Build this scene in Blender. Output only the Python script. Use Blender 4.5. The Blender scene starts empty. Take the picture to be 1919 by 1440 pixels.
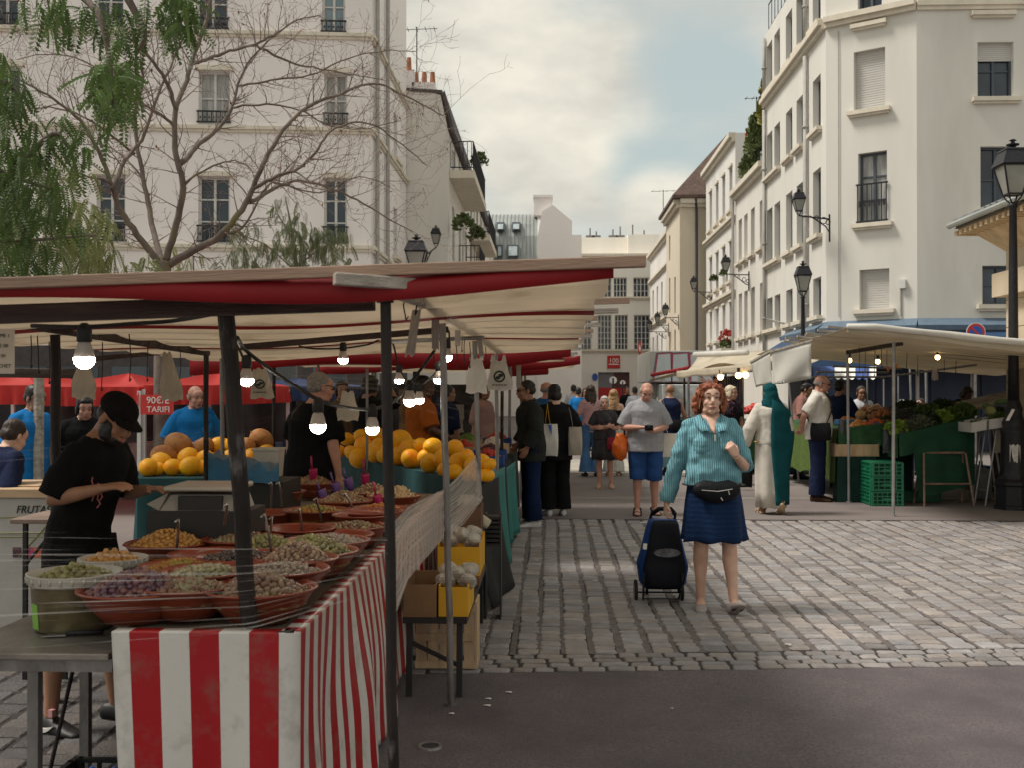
import bpy, math, random
import numpy as np
from mathutils import Vector, Matrix, Euler, noise as mnoise
random.seed(7); rng = np.random.default_rng(7)
S = bpy.context.scene; COL = S.collection
R_ = math.radians
# ---------------------------------------------------------------- camera
FPX = 2050.0; CX, CY = 959.5, 720.0
YAW = math.atan(70/FPX); PIT = math.atan(13/FPX); EYE = Vector((0, 0, 1.55))
cd = bpy.data.cameras.new('camera'); cam = bpy.data.objects.new('camera', cd); COL.objects.link(cam)
cam.location = EYE; cam.rotation_euler = (math.pi/2+PIT, 0, YAW)
cd.sensor_width = 36; cd.sensor_fit = 'HORIZONTAL'; cd.lens = 36*FPX/1919
cd.clip_start = .05; cd.clip_end = 2000
cd.dof.use_dof = True; cd.dof.focus_distance = 7.7; cd.dof.aperture_fstop = 6.3
S.camera = cam
# ---------------------------------------------------------------- sun + sky
SUN_AZ = Vector((-.98, -.06)).normalized(); SUN_EL = R_(57)
SUN_DIR = Vector((SUN_AZ.x*math.cos(SUN_EL), SUN_AZ.y*math.cos(SUN_EL), math.sin(SUN_EL)))
sd = bpy.data.lights.new('sun', 'SUN'); sun = bpy.data.objects.new('sun', sd); COL.objects.link(sun)
sd.energy = 2.0; sd.angle = R_(16); sd.color = (1, .935, .85)
sun.rotation_euler = SUN_DIR.to_track_quat('Z', 'Y').to_euler(); sun.location = (-30, 10, 60)
S.view_settings.view_transform = 'Standard'; S.view_settings.look = 'None'
S.view_settings.exposure = 0.85; S.view_settings.gamma = 1
_f = Vector((-math.sin(YAW)*math.cos(PIT), math.cos(YAW)*math.cos(PIT), math.sin(PIT)))
_r = Vector((math.cos(YAW), math.sin(YAW), 0)); _u = _r.cross(_f)
def ray(x, y): return (_f+_r*((x-CX)/FPX)-_u*((y-CY)/FPX))
def at(x, y, d): return EYE+ray(x, y)*d                     # d = depth along the view axis
def gz(x, y, z=0.0): r = ray(x, y); return EYE+r*((z-EYE.z)/r.z)
def pY(x, y, Y): r = ray(x, y); return EYE+r*(Y/r.y)
def pX(x, y, X): r = ray(x, y); return EYE+r*(X/r.x)

W = bpy.data.worlds.new('World'); S.world = W; W.use_nodes = True
nt = W.node_tree; nt.nodes.clear()
def N(tree, t, **kw):
    n = tree.nodes.new(t)
    for k, v in kw.items():
        if k.startswith('i_'): n.inputs[int(k[2:])].default_value = v
        else: setattr(n, k, v)
    return n
def L(tree, a, b): tree.links.new(a, b)
out = N(nt, 'ShaderNodeOutputWorld'); bg = N(nt, 'ShaderNodeBackground')
sky = N(nt, 'ShaderNodeTexSky', sky_type='NISHITA', sun_disc=False, sun_elevation=SUN_EL,
        sun_rotation=math.atan2(SUN_AZ.x, SUN_AZ.y), air_density=1.0, dust_density=2.0, ozone_density=1.2)
tc = N(nt, 'ShaderNodeTexCoord')
SKY_STRENGTH = .073
sc_ = N(nt, 'ShaderNodeMix', data_type='RGBA', blend_type='MULTIPLY'); sc_.inputs['Factor'].default_value = 1
L(nt, sky.outputs[0], sc_.inputs['A']); sc_.inputs['B'].default_value = (1.0, .98, .86, 1)
mp = N(nt, 'ShaderNodeMapping'); mp.inputs['Scale'].default_value = (2.2, 2.2, 4.6); mp.inputs['Location'].default_value = (.35, 1.7, .2)
L(nt, tc.outputs['Generated'], mp.inputs[0])
n1 = N(nt, 'ShaderNodeTexNoise'); n1.inputs['Scale'].default_value = 1.7; n1.inputs['Detail'].default_value = 8; n1.inputs['Roughness'].default_value = .52
n2 = N(nt, 'ShaderNodeTexNoise'); n2.inputs['Scale'].default_value = 2.6; n2.inputs['Detail'].default_value = 6; n2.inputs['Roughness'].default_value = .55
L(nt, mp.outputs[0], n1.inputs[0]); L(nt, mp.outputs[0], n2.inputs[0])
def blob(x, y, r0, r1, amt):                        # opens (or thickens) the cloud round one direction of the sky
    d = ray(x, y).normalized()
    dt = N(nt, 'ShaderNodeVectorMath', operation='DOT_PRODUCT'); dt.inputs[1].default_value = d
    L(nt, tc.outputs['Generated'], dt.inputs[0])
    m = N(nt, 'ShaderNodeMapRange', interpolation_type='SMOOTHSTEP')
    m.inputs[1].default_value = math.cos(R_(r1)); m.inputs[2].default_value = math.cos(R_(r0)); m.inputs[3].default_value = 0; m.inputs[4].default_value = amt
    L(nt, dt.outputs['Value'], m.inputs[0]); return m.outputs[0]
acc = n1.outputs[0]
for b in ((1290, 240, .5, 6.5, -.26), (1200, 330, .2, 3.2, -.06), (1380, 120, .3, 3, -.05), (1250, 390, .3, 3.0, .30), (1060, 240, 1, 6, .14), (1000, 40, 2, 9, .12), (900, 330, 2, 6, .10)):
    a_ = N(nt, 'ShaderNodeMath', operation='ADD'); L(nt, acc, a_.inputs[0]); L(nt, blob(*b), a_.inputs[1]); acc = a_.outputs[0]
mk = N(nt, 'ShaderNodeMapRange', interpolation_type='SMOOTHSTEP'); mk.inputs[1].default_value = .30; mk.inputs[2].default_value = .62
L(nt, acc, mk.inputs[0])
cr = N(nt, 'ShaderNodeValToRGB'); e = cr.color_ramp.elements
e[0].position = .36; e[0].color = (4.9, 4.75, 4.25, 1); e[1].position = .60; e[1].color = (6.9, 6.55, 5.6, 1)
L(nt, n2.outputs[0], cr.inputs[0])
mx = N(nt, 'ShaderNodeMix', data_type='RGBA'); L(nt, mk.outputs[0], mx.inputs['Factor'])
hz_ = N(nt, 'ShaderNodeMix', data_type='RGBA'); hz_.inputs['Factor'].default_value = .72; L(nt, sc_.outputs['Result'], hz_.inputs['A']); hz_.inputs['B'].default_value = (4.5, 5.05, 4.75, 1)
L(nt, hz_.outputs['Result'], mx.inputs['A']); L(nt, cr.outputs[0], mx.inputs['B'])
L(nt, mx.outputs['Result'], bg.inputs[0]); bg.inputs[1].default_value = SKY_STRENGTH
L(nt, bg.outputs[0], out.inputs[0])
# ---------------------------------------------------------------- mesh helpers
def V(*a): return Vector(a[0] if len(a) == 1 else a)
class MB:
    def __init__(s): s.v = []; s.f = []; s.m = []; s.mi = 0
    def add(s, vs, fs):
        b = len(s.v); s.v += [tuple(p) for p in vs]; s.f += [tuple(i+b for i in f) for f in fs]; s.m += [s.mi]*len(fs)
    def box(s, x0, x1, y0, y1, z0, z1): s.hexa([(x0,y0,z0),(x1,y0,z0),(x1,y1,z0),(x0,y1,z0)], [(x0,y0,z1),(x1,y0,z1),(x1,y1,z1),(x0,y1,z1)])
    def hexa(s, b, t):
        n = len(b); s.add(list(b)+list(t), [tuple(range(n-1,-1,-1)), tuple(range(n,2*n))]+[(i,(i+1)%n,n+(i+1)%n,n+i) for i in range(n)])
    def obox(s, c, size, mat=None):
        c = V(c); m = mat or Matrix.Identity(3); h = [a/2 for a in size]
        P = lambda i,j,k: c+m@V(i*h[0], j*h[1], k*h[2])
        s.hexa([P(-1,-1,-1),P(1,-1,-1),P(1,1,-1),P(-1,1,-1)], [P(-1,-1,1),P(1,-1,1),P(1,1,1),P(-1,1,1)])
    def beam(s, a, b, w, h, up=(0,0,1)):                     # w across, h along up
        a = V(a); b = V(b); d = (b-a).normalized(); r = d.cross(V(up)).normalized(); u = r.cross(d)
        q = [(-w/2,-h/2),(w/2,-h/2),(w/2,h/2),(-w/2,h/2)]
        s.hexa([a+r*i+u*j for i,j in q][::-1], [b+r*i+u*j for i,j in q][::-1])
    def tube(s, pts, r, n=8, cap=True, ry=None, up=None):
        pts = [V(p) for p in pts]; k = len(pts)
        rs = [r]*k if not hasattr(r, '__len__') else list(r)
        rr = rs if ry is None else ([ry]*k if not hasattr(ry, '__len__') else list(ry))
        t0 = (pts[1]-pts[0]).normalized()
        if up is not None: u = V(up)
        else: u = V(0,0,1) if abs(t0.z) < .9 else V(1,0,0)
        vs = []
        for i, p in enumerate(pts):
            t = (pts[min(i+1,k-1)]-pts[max(i-1,0)]).normalized()
            a = t.cross(u)
            if a.length < 1e-5: a = t.cross(V(0,1,.01))
            a.normalize(); u2 = a.cross(t)
            if up is None: u = u2
            for j in range(n):
                w = 2*math.pi*j/n; vs.append(p+a*(math.cos(w)*rs[i])+u2*(math.sin(w)*rr[i]))
        fs = [(i*n+j, i*n+(j+1)%n, (i+1)*n+(j+1)%n, (i+1)*n+j) for i in range(k-1) for j in range(n)]
        if cap: fs += [tuple(range(n-1,-1,-1)), tuple(range((k-1)*n, k*n))]
        s.add(vs, fs)
    def lathe(s, prof, c=(0,0,0), n=20, cap=True):
        c = V(c); vs = []; k = len(prof)
        for r, z in prof:
            for j in range(n): w = 2*math.pi*j/n; vs.append(c+V(r*math.cos(w), r*math.sin(w), z))
        fs = [(i*n+j, i*n+(j+1)%n, (i+1)*n+(j+1)%n, (i+1)*n+j) for i in range(k-1) for j in range(n)]
        if cap: fs += [tuple(range(n-1,-1,-1)), tuple(range((k-1)*n, k*n))]
        s.add(vs, fs)
    def ell(s, c, r, rot=None, n=12, m=8):
        c = V(c); r = (r,r,r) if not hasattr(r, '__len__') else r; q = rot or Matrix.Identity(3); vs = []
        for i in range(1, m):
            a = math.pi*i/m
            for j in range(n):
                w = 2*math.pi*j/n; vs.append(c+q@V(r[0]*math.sin(a)*math.cos(w), r[1]*math.sin(a)*math.sin(w), r[2]*math.cos(a)))
        b = len(vs); vs += [c+q@V(0,0,r[2]), c-q@V(0,0,r[2])]
        fs = [(i*n+j, (i+1)*n+j, (i+1)*n+(j+1)%n, i*n+(j+1)%n) for i in range(m-2) for j in range(n)]
        fs += [(b, j, (j+1)%n) for j in range(n)]+[(b+1, (m-2)*n+(j+1)%n, (m-2)*n+j) for j in range(n)]
        s.add(vs, fs)
    def grid(s, P, cu=False):                                # P[i][j] points
        a = len(P); b = len(P[0]); vs = [p for row in P for p in row]
        s.add(vs, [(i*b+j, i*b+(j+1)%b, ((i+1)%a)*b+(j+1)%b, ((i+1)%a)*b+j) for i in range(a-1) for j in range(b if cu else b-1)])
    def sheet(s, P, th):                                     # a grid given thickness along its normals
        A = np.array([[tuple(p) for p in row] for row in P], float)
        gu = np.gradient(A, axis=0); gv = np.gradient(A, axis=1); n = np.cross(gu, gv); n /= np.linalg.norm(n, axis=2, keepdims=True)+1e-9
        B = A-n*th; a, b = A.shape[:2]; k = a*b
        vs = list(map(tuple, A.reshape(-1,3)))+list(map(tuple, B.reshape(-1,3))); fs = []
        for i in range(a-1):
            for j in range(b-1):
                q = (i*b+j, i*b+j+1, (i+1)*b+j+1, (i+1)*b+j); fs += [q[::-1], tuple(x+k for x in q)]
        rim = [j for j in range(b)]+[i*b+b-1 for i in range(1,a)]+[(a-1)*b+j for j in range(b-2,-1,-1)]+[i*b for i in range(a-2,0,-1)]
        for p, q in zip(rim, rim[1:]+rim[:1]): fs.append((p, q, q+k, p+k))
        s.add(vs, fs)
    def poly(s, pts, n=None): s.add(pts, [tuple(range(len(pts)))])
    def prism(s, pts, off):
        o = V(off); s.hexa([V(p) for p in pts], [V(p)+o for p in pts])
    def build(s, name, mat, parent=None, smooth=False, world=True, bevel=0):
        me = bpy.data.meshes.new(name)
        vs = s.v
        if parent is not None and world:
            o_ = parent.get('_org', None)
            org = V(o_) if o_ else V(parent.location)
            vs = [(p[0]-org.x, p[1]-org.y, p[2]-org.z) for p in vs]
        me.from_pydata(vs, [], s.f)
        mats = mat if isinstance(mat, (list, tuple)) else [mat]
        for m in mats: me.materials.append(m)
        if len(mats) > 1: me.polygons.foreach_set('material_index', s.m)
        if smooth: me.polygons.foreach_set('use_smooth', [True]*len(me.polygons))
        me.update()
        o = bpy.data.objects.new(name, me); COL.objects.link(o)
        if parent is not None:
            o.parent = parent
            if '_org' in parent: o['_org'] = parent['_org']
            elif world: o['_org'] = tuple(parent.location)
            elif world: pass
        if bevel:
            b = o.modifiers.new('bevel', 'BEVEL'); b.width = bevel; b.segments = 2; b.limit_method = 'ANGLE'
        return o
def tag(o, label=None, cat=None, group=None, kind=None):
    for k, v in (('label', label), ('category', cat), ('group', group), ('kind', kind)):
        if v: o[k] = v
    return o
def thing(name, label, cat, loc=(0,0,0), rz=0, group=None):
    o = bpy.data.objects.new(name, None); COL.objects.link(o); o.location = loc; o.rotation_euler = (0,0,rz)
    o.empty_display_size = .1
    return tag(o, label, cat, group)
def kids(o): return [c for c in bpy.data.objects if c.parent == o]
def dup(o, loc=None, rz=None, label=None, rot=None, group=None, scale=None, _p=None):
    c = o.copy(); COL.objects.link(c)
    if _p is not None: c.parent = _p
    for ch in o.children: dup(ch, _p=c)
    if loc is not None: c.location = loc
    if rz is not None: c.rotation_euler = (0,0,rz)
    if rot is not None: c.rotation_euler = rot
    if scale is not None: c.scale = scale
    if label: c['label'] = label
    if group: c['group'] = group
    return c
_txt = []
def text(body, size, mat, parent, loc, rot, name='lettering', extrude=.002, sx=1, align='CENTER', shear=0):
    c = bpy.data.curves.new(name, 'FONT'); c.body = body; c.size = size; c.extrude = extrude; c.align_x = align; c.align_y = 'CENTER'; c.shear = shear
    t = bpy.data.objects.new('tmp', c); COL.objects.link(t)
    me = bpy.data.meshes.new_from_object(t.evaluated_get(bpy.context.evaluated_depsgraph_get())); bpy.data.objects.remove(t)
    me.materials.clear(); me.materials.append(mat); o = bpy.data.objects.new(name, me); COL.objects.link(o)
    if parent is not None:
        o.parent = parent; org = V(parent['_org']) if '_org' in parent else V(parent.location); o.location = V(loc)-org
    else: o.location = loc
    o.rotation_euler = rot; o.scale = (sx, 1, 1); return o
# ---------------------------------------------------------------- materials
MATS = {}
def mat(name, col, rough=.75, metal=0, var=.12, vs=6, bump=0, bs=60, col2=None, c2=(.52,.66), c2s=3, trans=0, spec=.4, emit=None, es=0, sss=0, stretch=(1,1,1), coat=0, tint=False):
    if name in MATS: return MATS[name]
    m = bpy.data.materials.new(name); m.use_nodes = True; t = m.node_tree; t.nodes.clear()
    o = N(t, 'ShaderNodeOutputMaterial'); b = N(t, 'ShaderNodeBsdfPrincipled')
    tc = N(t, 'ShaderNodeTexCoord'); mp = N(t, 'ShaderNodeMapping'); mp.inputs['Scale'].default_value = stretch
    L(t, tc.outputs['Object'], mp.inputs[0]); co = mp.outputs[0]
    n = N(t, 'ShaderNodeTexNoise'); n.inputs['Scale'].default_value = vs; n.inputs['Detail'].default_value = 5; L(t, co, n.inputs[0])
    r = N(t, 'ShaderNodeValToRGB'); r.color_ramp.elements[0].position = .3; r.color_ramp.elements[1].position = .7
    r.color_ramp.elements[0].color = tuple(c*(1-var) for c in col)+(1,); r.color_ramp.elements[1].color = tuple(min(1,c*(1+var)) for c in col)+(1,)
    L(t, n.outputs[0], r.inputs[0]); cs = r.outputs[0]
    if col2 is not None:
        k = N(t, 'ShaderNodeTexNoise'); k.inputs['Scale'].default_value = c2s; k.inputs['Detail'].default_value = 7; k.inputs['Roughness'].default_value = .62; L(t, co, k.inputs[0])
        mr = N(t, 'ShaderNodeMapRange'); mr.inputs[1].default_value = c2[0]; mr.inputs[2].default_value = c2[1]; L(t, k.outputs[0], mr.inputs[0])
        x = N(t, 'ShaderNodeMix', data_type='RGBA'); L(t, mr.outputs[0], x.inputs['Factor']); L(t, cs, x.inputs['A']); x.inputs['B'].default_value = tuple(col2)+(1,); cs = x.outputs['Result']
    if tint:
        at_ = N(t, 'ShaderNodeAttribute', attribute_name='tint'); x = N(t, 'ShaderNodeMix', data_type='RGBA', blend_type='MULTIPLY'); x.inputs['Factor'].default_value = 1
        L(t, cs, x.inputs['A']); L(t, at_.outputs['Color'], x.inputs['B']); cs = x.outputs['Result']
    L(t, cs, b.inputs['Base Color'])
    b.inputs['Roughness'].default_value = rough; b.inputs['Metallic'].default_value = metal; b.inputs['Specular IOR Level'].default_value = spec
    if coat: b.inputs['Coat Weight'].default_value = coat
    if sss: b.inputs['Subsurface Weight'].default_value = sss; b.inputs['Subsurface Radius'].default_value = (1,.35,.2); b.inputs['Subsurface Scale'].default_value = .01
    if emit: b.inputs['Emission Color'].default_value = tuple(emit)+(1,); b.inputs['Emission Strength'].default_value = es
    if bump:
        q = N(t, 'ShaderNodeTexNoise'); q.inputs['Scale'].default_value = bs; q.inputs['Detail'].default_value = 6; L(t, co, q.inputs[0])
        bp = N(t, 'ShaderNodeBump'); bp.inputs['Strength'].default_value = bump; bp.inputs['Distance'].default_value = .02; L(t, q.outputs[0], bp.inputs['Height']); L(t, bp.outputs[0], b.inputs['Normal'])
    if trans:
        tr = N(t, 'ShaderNodeBsdfTranslucent'); L(t, cs, tr.inputs[0]); ms = N(t, 'ShaderNodeMixShader'); ms.inputs[0].default_value = trans
        L(t, b.outputs[0], ms.inputs[1]); L(t, tr.outputs[0], ms.inputs[2]); L(t, ms.outputs[0], o.inputs[0])
    else: L(t, b.outputs[0], o.inputs[0])
    MATS[name] = m; return m
def stripes(name, ca, cb, axis, period, duty=.5, offset=0, rough=.55, trans=0, dirt=.25, bump=0, extra=None):
    """two colours woven in bands along one object axis, with grime on top"""
    m = mat(name, ca, rough, var=.05, trans=trans, bump=bump, bs=30); t = m.node_tree
    tc = next(n for n in t.nodes if n.type == 'TEX_COORD'); sep = N(t, 'ShaderNodeSeparateXYZ'); L(t, tc.outputs['Object'], sep.inputs[0])
    src = sep.outputs[axis]
    if extra:                                                # attribute-driven coordinate (follows the cloth)
        a = N(t, 'ShaderNodeAttribute', attribute_name=extra); src = a.outputs['Fac']
    ad = N(t, 'ShaderNodeMath', operation='ADD'); ad.inputs[1].default_value = offset+1000*period; L(t, src, ad.inputs[0])
    md = N(t, 'ShaderNodeMath', operation='MODULO'); md.inputs[1].default_value = period; L(t, ad.outputs[0], md.inputs[0])
    lt = N(t, 'ShaderNodeMath', operation='LESS_THAN'); lt.inputs[1].default_value = period*duty; L(t, md.outputs[0], lt.inputs[0])
    x = N(t, 'ShaderNodeMix', data_type='RGBA'); x.inputs['A'].default_value = tuple(ca)+(1,); x.inputs['B'].default_value = tuple(cb)+(1,); L(t, lt.outputs[0], x.inputs['Factor'])
    k = N(t, 'ShaderNodeTexNoise'); k.inputs['Scale'].default_value = 7; k.inputs['Detail'].default_value = 9; k.inputs['Roughness'].default_value = .7; L(t, tc.outputs['Object'], k.inputs[0])
    mr = N(t, 'ShaderNodeMapRange'); mr.inputs[1].default_value = .5; mr.inputs[2].default_value = .75; mr.inputs[3].default_value = 0; mr.inputs[4].default_value = dirt; L(t, k.outputs[0], mr.inputs[0])
    y = N(t, 'ShaderNodeMix', data_type='RGBA'); L(t, mr.outputs[0], y.inputs['Factor']); L(t, x.outputs['Result'], y.inputs['A']); y.inputs['B'].default_value = (.16,.13,.10,1)
    for n in t.nodes:
        if n.type == 'BSDF_PRINCIPLED': L(t, y.outputs['Result'], n.inputs['Base Color'])
        if n.type == 'BSDF_TRANSLUCENT': L(t, y.outputs['Result'], n.inputs[0])
    return m
# ================================================================ setting: ground
m_road = mat('worn_asphalt', (.20,.172,.162), .9, var=.18, vs=.7, bump=.35, bs=90, col2=(.145,.122,.118), c2=(.45,.62), c2s=.35)
m_dark = mat('dark_asphalt', (.150,.126,.132), .9, var=.30, vs=70, bump=.9, bs=140, col2=(.105,.087,.094), c2=(.42,.66), c2s=1.3)
m_joint = mat('joint_sand', (.135,.116,.11), .95, var=.3, vs=9, bump=.4, bs=60)
m_stone = mat('paving_stone', (.29,.266,.258), .72, var=.16, vs=14, bump=.5, bs=70, tint=True, col2=(.235,.213,.210), c2=(.50,.68), c2s=.9, spec=.35)
g = MB(); g.box(-300, 300, -60, 500, -.3, 0); tag(g.build('ground', m_road), 'worn grey asphalt square and street running to the far houses', 'ground', kind='structure')
def edge(X): return 5.98+.085*(X+.4)                        # front edge of the paving, a little askew to the street
g = MB(); g.hexa([(-1.25,-3,-.05),(14,-3,-.05),(14,edge(14),-.05),(-1.25,edge(-1.25),-.05)], [(-1.25,-3,.004),(14,-3,.004),(14,edge(14),.004),(-1.25,edge(-1.25),.004)])
tag(g.build('asphalt_pavement', m_dark), 'dark asphalt strip in front of the stone paving', 'pavement', kind='structure')
g = MB(); g.hexa([(-1.25,edge(-1.25),-.05),(14,edge(14),-.05),(14,13.2,-.05),(-1.25,13.2,-.05)], [(-1.25,edge(-1.25),.004),(14,edge(14),.004),(14,13.2,.004),(-1.25,13.2,.004)])
jb = g
def stones(cells, name, h=.012):
    vs = []; fs = []; tint = []
    for (x0,x1,y0,y1,c) in cells:
        b = len(vs); hx = (x1-x0)/2; hy = (y1-y0)/2; cx = (x0+x1)/2; cy = (y0+y1)/2
        top = h+random.uniform(-.0025,.0025); tx = random.uniform(-.02,.02); ty = random.uniform(-.02,.02); cr = min(hx,hy)*random.uniform(.12,.30)
        jit = [(random.uniform(-.005,.005), random.uniform(-.005,.005)) for _ in range(8)]
        for ring, (ins, z) in enumerate(((0,-.01),(.002,top-.006),(.009,top))):
            a, q = hx-ins, hy-ins; oc = [(-a+cr,-q),(a-cr,-q),(a,-q+cr),(a,q-cr),(a-cr,q),(-a+cr,q),(-a,q-cr),(-a,-q+cr)]
            for (ox,oy),(jx,jy) in zip(oc, jit): vs.append((cx+ox+jx, cy+oy+jy, z+(ox*tx+oy*ty if ring else 0))); tint.append(c)
        for r in range(2): fs += [(b+r*8+i, b+r*8+(i+1)%8, b+(r+1)*8+(i+1)%8, b+(r+1)*8+i) for i in range(8)]
        fs.append(tuple(b+16+i for i in range(8)))
    m = MB(); m.add(vs, fs); o = m.build(name, m_stone)
    a = o.data.color_attributes.new('tint', 'FLOAT_COLOR', 'POINT'); arr = np.ones((len(vs),4), 'f'); arr[:,:3] = np.array(tint); a.data.foreach_set('color', arr.ravel())
    return o
def shade():
    k = random.uniform(.80, 1.12)*(1.1 if random.random() < .08 else 1)*(.78 if random.random() < .1 else 1); w = random.uniform(-.05,.05); return (k*(1+w), k, k*(1-w*1.2))
cells = []; strips = []
x = -1.22
while x < 13.5:
    w = random.uniform(.138,.168); y = edge(x)+.40+random.uniform(0,.05)
    wob = random.uniform(-.012,.012)
    while y < 13.0:
        l = random.choice((.085,.10,.11,.12,.13,.14,.16)); jx = random.uniform(-.006,.006)+wob*math.sin(y*1.7+x)
        cells.append((x+jx+.004, x+jx+w-.008, y, y+l-.009, shade())); y += l+random.uniform(0,.008)
    gp = random.uniform(.006,.024); strips.append((x+w-.014, x+w+gp+.008, edge(x)+.40)); x += w+gp
for r in range(4):                                           # border courses of small setts laid crosswise
    x = -1.2+random.uniform(0,.1)
    while x < 13.5:
        w = random.uniform(.11,.17); y0 = edge(x)+.01+r*.097+random.uniform(-.008,.008)
        k = [c*.88 for c in shade()]; cells.append((x, x+w-.014, y0, y0+.083, k)); x += w
jo = jb.build('stone_paving', mat('deep_joint', (.040,.034,.033), .95, var=.3, vs=9)); tag(jo, 'worn stone sett paving laid in rows along the street', 'paving', kind='structure')
so = stones(cells, 'sett'); so.parent = jo
g = MB()
for (a,b,y0) in strips: g.grid([[V(a,y0+i*.35,.0085+random.uniform(-.0015,.001)),V(b,y0+i*.35,.0085+random.uniform(-.0015,.001))] for i in range(int((13.1-y0)/.35)+1)])
sj = g.build('joint_filler', m_joint); sj.parent = jo
cells = []
x = -6.4
while x < -1.3:                                              # setts go on behind the olive stall, shade put into their tint
    y = 2.6
    while y < 8.6:
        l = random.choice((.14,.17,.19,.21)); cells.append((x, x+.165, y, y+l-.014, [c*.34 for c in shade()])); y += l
    x += .185
g = MB(); g.box(-6.5,-1.255,2.5,8.7,-.05,.004); ju = g.build('stall_paving', mat('dark_joint', (.035,.03,.03), .95)); tag(ju, 'stone setts on the ground behind the olive stall, shade painted into their colour', 'paving', kind='structure')
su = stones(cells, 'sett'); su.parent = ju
# gutter strips across the street
m_kerb = mat('granite_strip', (.30,.27,.24), .85, var=.2, vs=8, bump=.2)
g = MB(); g.hexa([(-3,15.6,-.05),(9,15.9,-.05),(9,16.0,-.05),(-3,15.7,-.05)], [(-3,15.6,.006),(9,15.9,.006),(9,16.0,.006),(-3,15.7,.006)])
tag(g.build('gutter_strip', m_kerb), 'thin pale granite gutter line across the asphalt', 'gutter', kind='structure')
g = MB(); g.box(-2.2,6.5,20.5,24.5,-.05,.008); tag(g.build('pale_paving', mat('pale_slabs', (.34,.31,.27), .85, var=.2, vs=1.5, bump=.2)), 'pale paved crossing further down the street', 'paving', kind='structure')

# ================================================================ buildings
m_cream = mat('cream_plaster', (.67,.65,.60), .9, var=.05, vs=1.1, bump=.12, bs=25, col2=(.56,.535,.485), stretch=(1,1,.22), c2=(.52,.78), c2s=.5)
m_cream2 = mat('pale_plaster', (.70,.67,.62), .9, var=.05, vs=.9, bump=.1, bs=25, col2=(.59,.555,.50), stretch=(1,1,.22), c2=(.52,.75), c2s=.6)
m_white = mat('white_plaster', (.72,.70,.665), .9, var=.05, vs=.9, bump=.1, bs=25, col2=(.60,.58,.54), stretch=(1,1,.22), c2=(.5,.75), c2s=.6)
m_pink = mat('rosy_plaster', (.83,.775,.755), .9, var=.04, vs=.8, bump=.1, bs=20, col2=(.74,.69,.665), stretch=(1,1,.22), c2=(.5,.75), c2s=.4)
m_beige = mat('beige_plaster', (.64,.565,.45), .9, var=.05, vs=.8, bump=.1, bs=20, stretch=(1,1,.22))
m_trim = mat('stone_trim', (.66,.60,.50), .85, var=.08, vs=4, bump=.1)
m_frame = mat('painted_frame', (.62,.61,.58), .55, var=.05)
m_dframe = mat('dark_frame', (.07,.085,.105), .5, var=.1)
m_glass = mat('window_glass', (.028,.040,.055), .08, var=.6, vs=.9, spec=.6)
m_glass2 = mat('sky_glass', (.16,.22,.25), .1, var=.5, vs=.7, spec=.6)
m_shut = mat('roller_shutter', (.55,.53,.50), .6, var=.04, vs=2, stretch=(1,1,12))
m_curt = mat('net_curtain', (.34,.34,.33), .5, var=.35, vs=3, stretch=(6,6,.5), spec=.6)
m_iron = mat('black_iron', (.018,.019,.024), .5, var=.2, metal=.2)
m_slate = mat('slate_roof', (.085,.072,.07), .8, var=.3, vs=3, bump=.3, bs=20, stretch=(1,1,3))
m_brown = mat('brown_tiles', (.115,.075,.062), .85, var=.3, vs=4, bump=.4, bs=16)
m_zinc = mat('zinc_sheet', (.33,.35,.34), .5, var=.12, vs=1.2, metal=.3)
m_pipe = mat('grey_pipe', (.36,.345,.32), .6, var=.1)
m_clay = mat('clay_pot', (.36,.15,.08), .85, var=.15)
ZV = V(0,0,1)
def wall(mb, O, U, Nn, Ln, H, holes, rev=.22):
    O = V(O); us = sorted({0, Ln, *[h[0] for h in holes], *[h[1] for h in holes]}); vs = sorted({0, H, *[h[2] for h in holes], *[h[3] for h in holes]})
    us = [u for u in us if 0 <= u <= Ln]; vs = [v for v in vs if 0 <= v <= H]
    P = lambda u, v, d=0: O+U*u+ZV*v-Nn*d
    for i in range(len(us)-1):
        for j in range(len(vs)-1):
            cu = (us[i]+us[i+1])/2; cv = (vs[j]+vs[j+1])/2
            if any(h[0] < cu < h[1] and h[2] < cv < h[3] for h in holes): continue
            mb.poly([P(us[i],vs[j]), P(us[i+1],vs[j]), P(us[i+1],vs[j+1]), P(us[i],vs[j+1])])
    for h in holes:
        a, b, c, d = h[:4]
        mb.poly([P(a,c),P(a,d),P(a,d,rev),P(a,c,rev)]); mb.poly([P(b,d),P(b,c),P(b,c,rev),P(b,d,rev)])
        mb.poly([P(a,d),P(b,d),P(b,d,rev),P(a,d,rev)]); mb.poly([P(b,c),P(a,c),P(a,c,rev),P(b,c,rev)])
def obar(mb, O, U, Nn, u0, u1, v0, v1, d0, d1):              # box in wall coordinates, d = outwards
    P = lambda u, v, d: O+U*u+ZV*v+Nn*d
    mb.hexa([P(u0,v0,d0),P(u1,v0,d0),P(u1,v0,d1),P(u0,v0,d1)], [P(u0,v1,d0),P(u1,v1,d0),P(u1,v1,d1),P(u0,v1,d1)])
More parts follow.
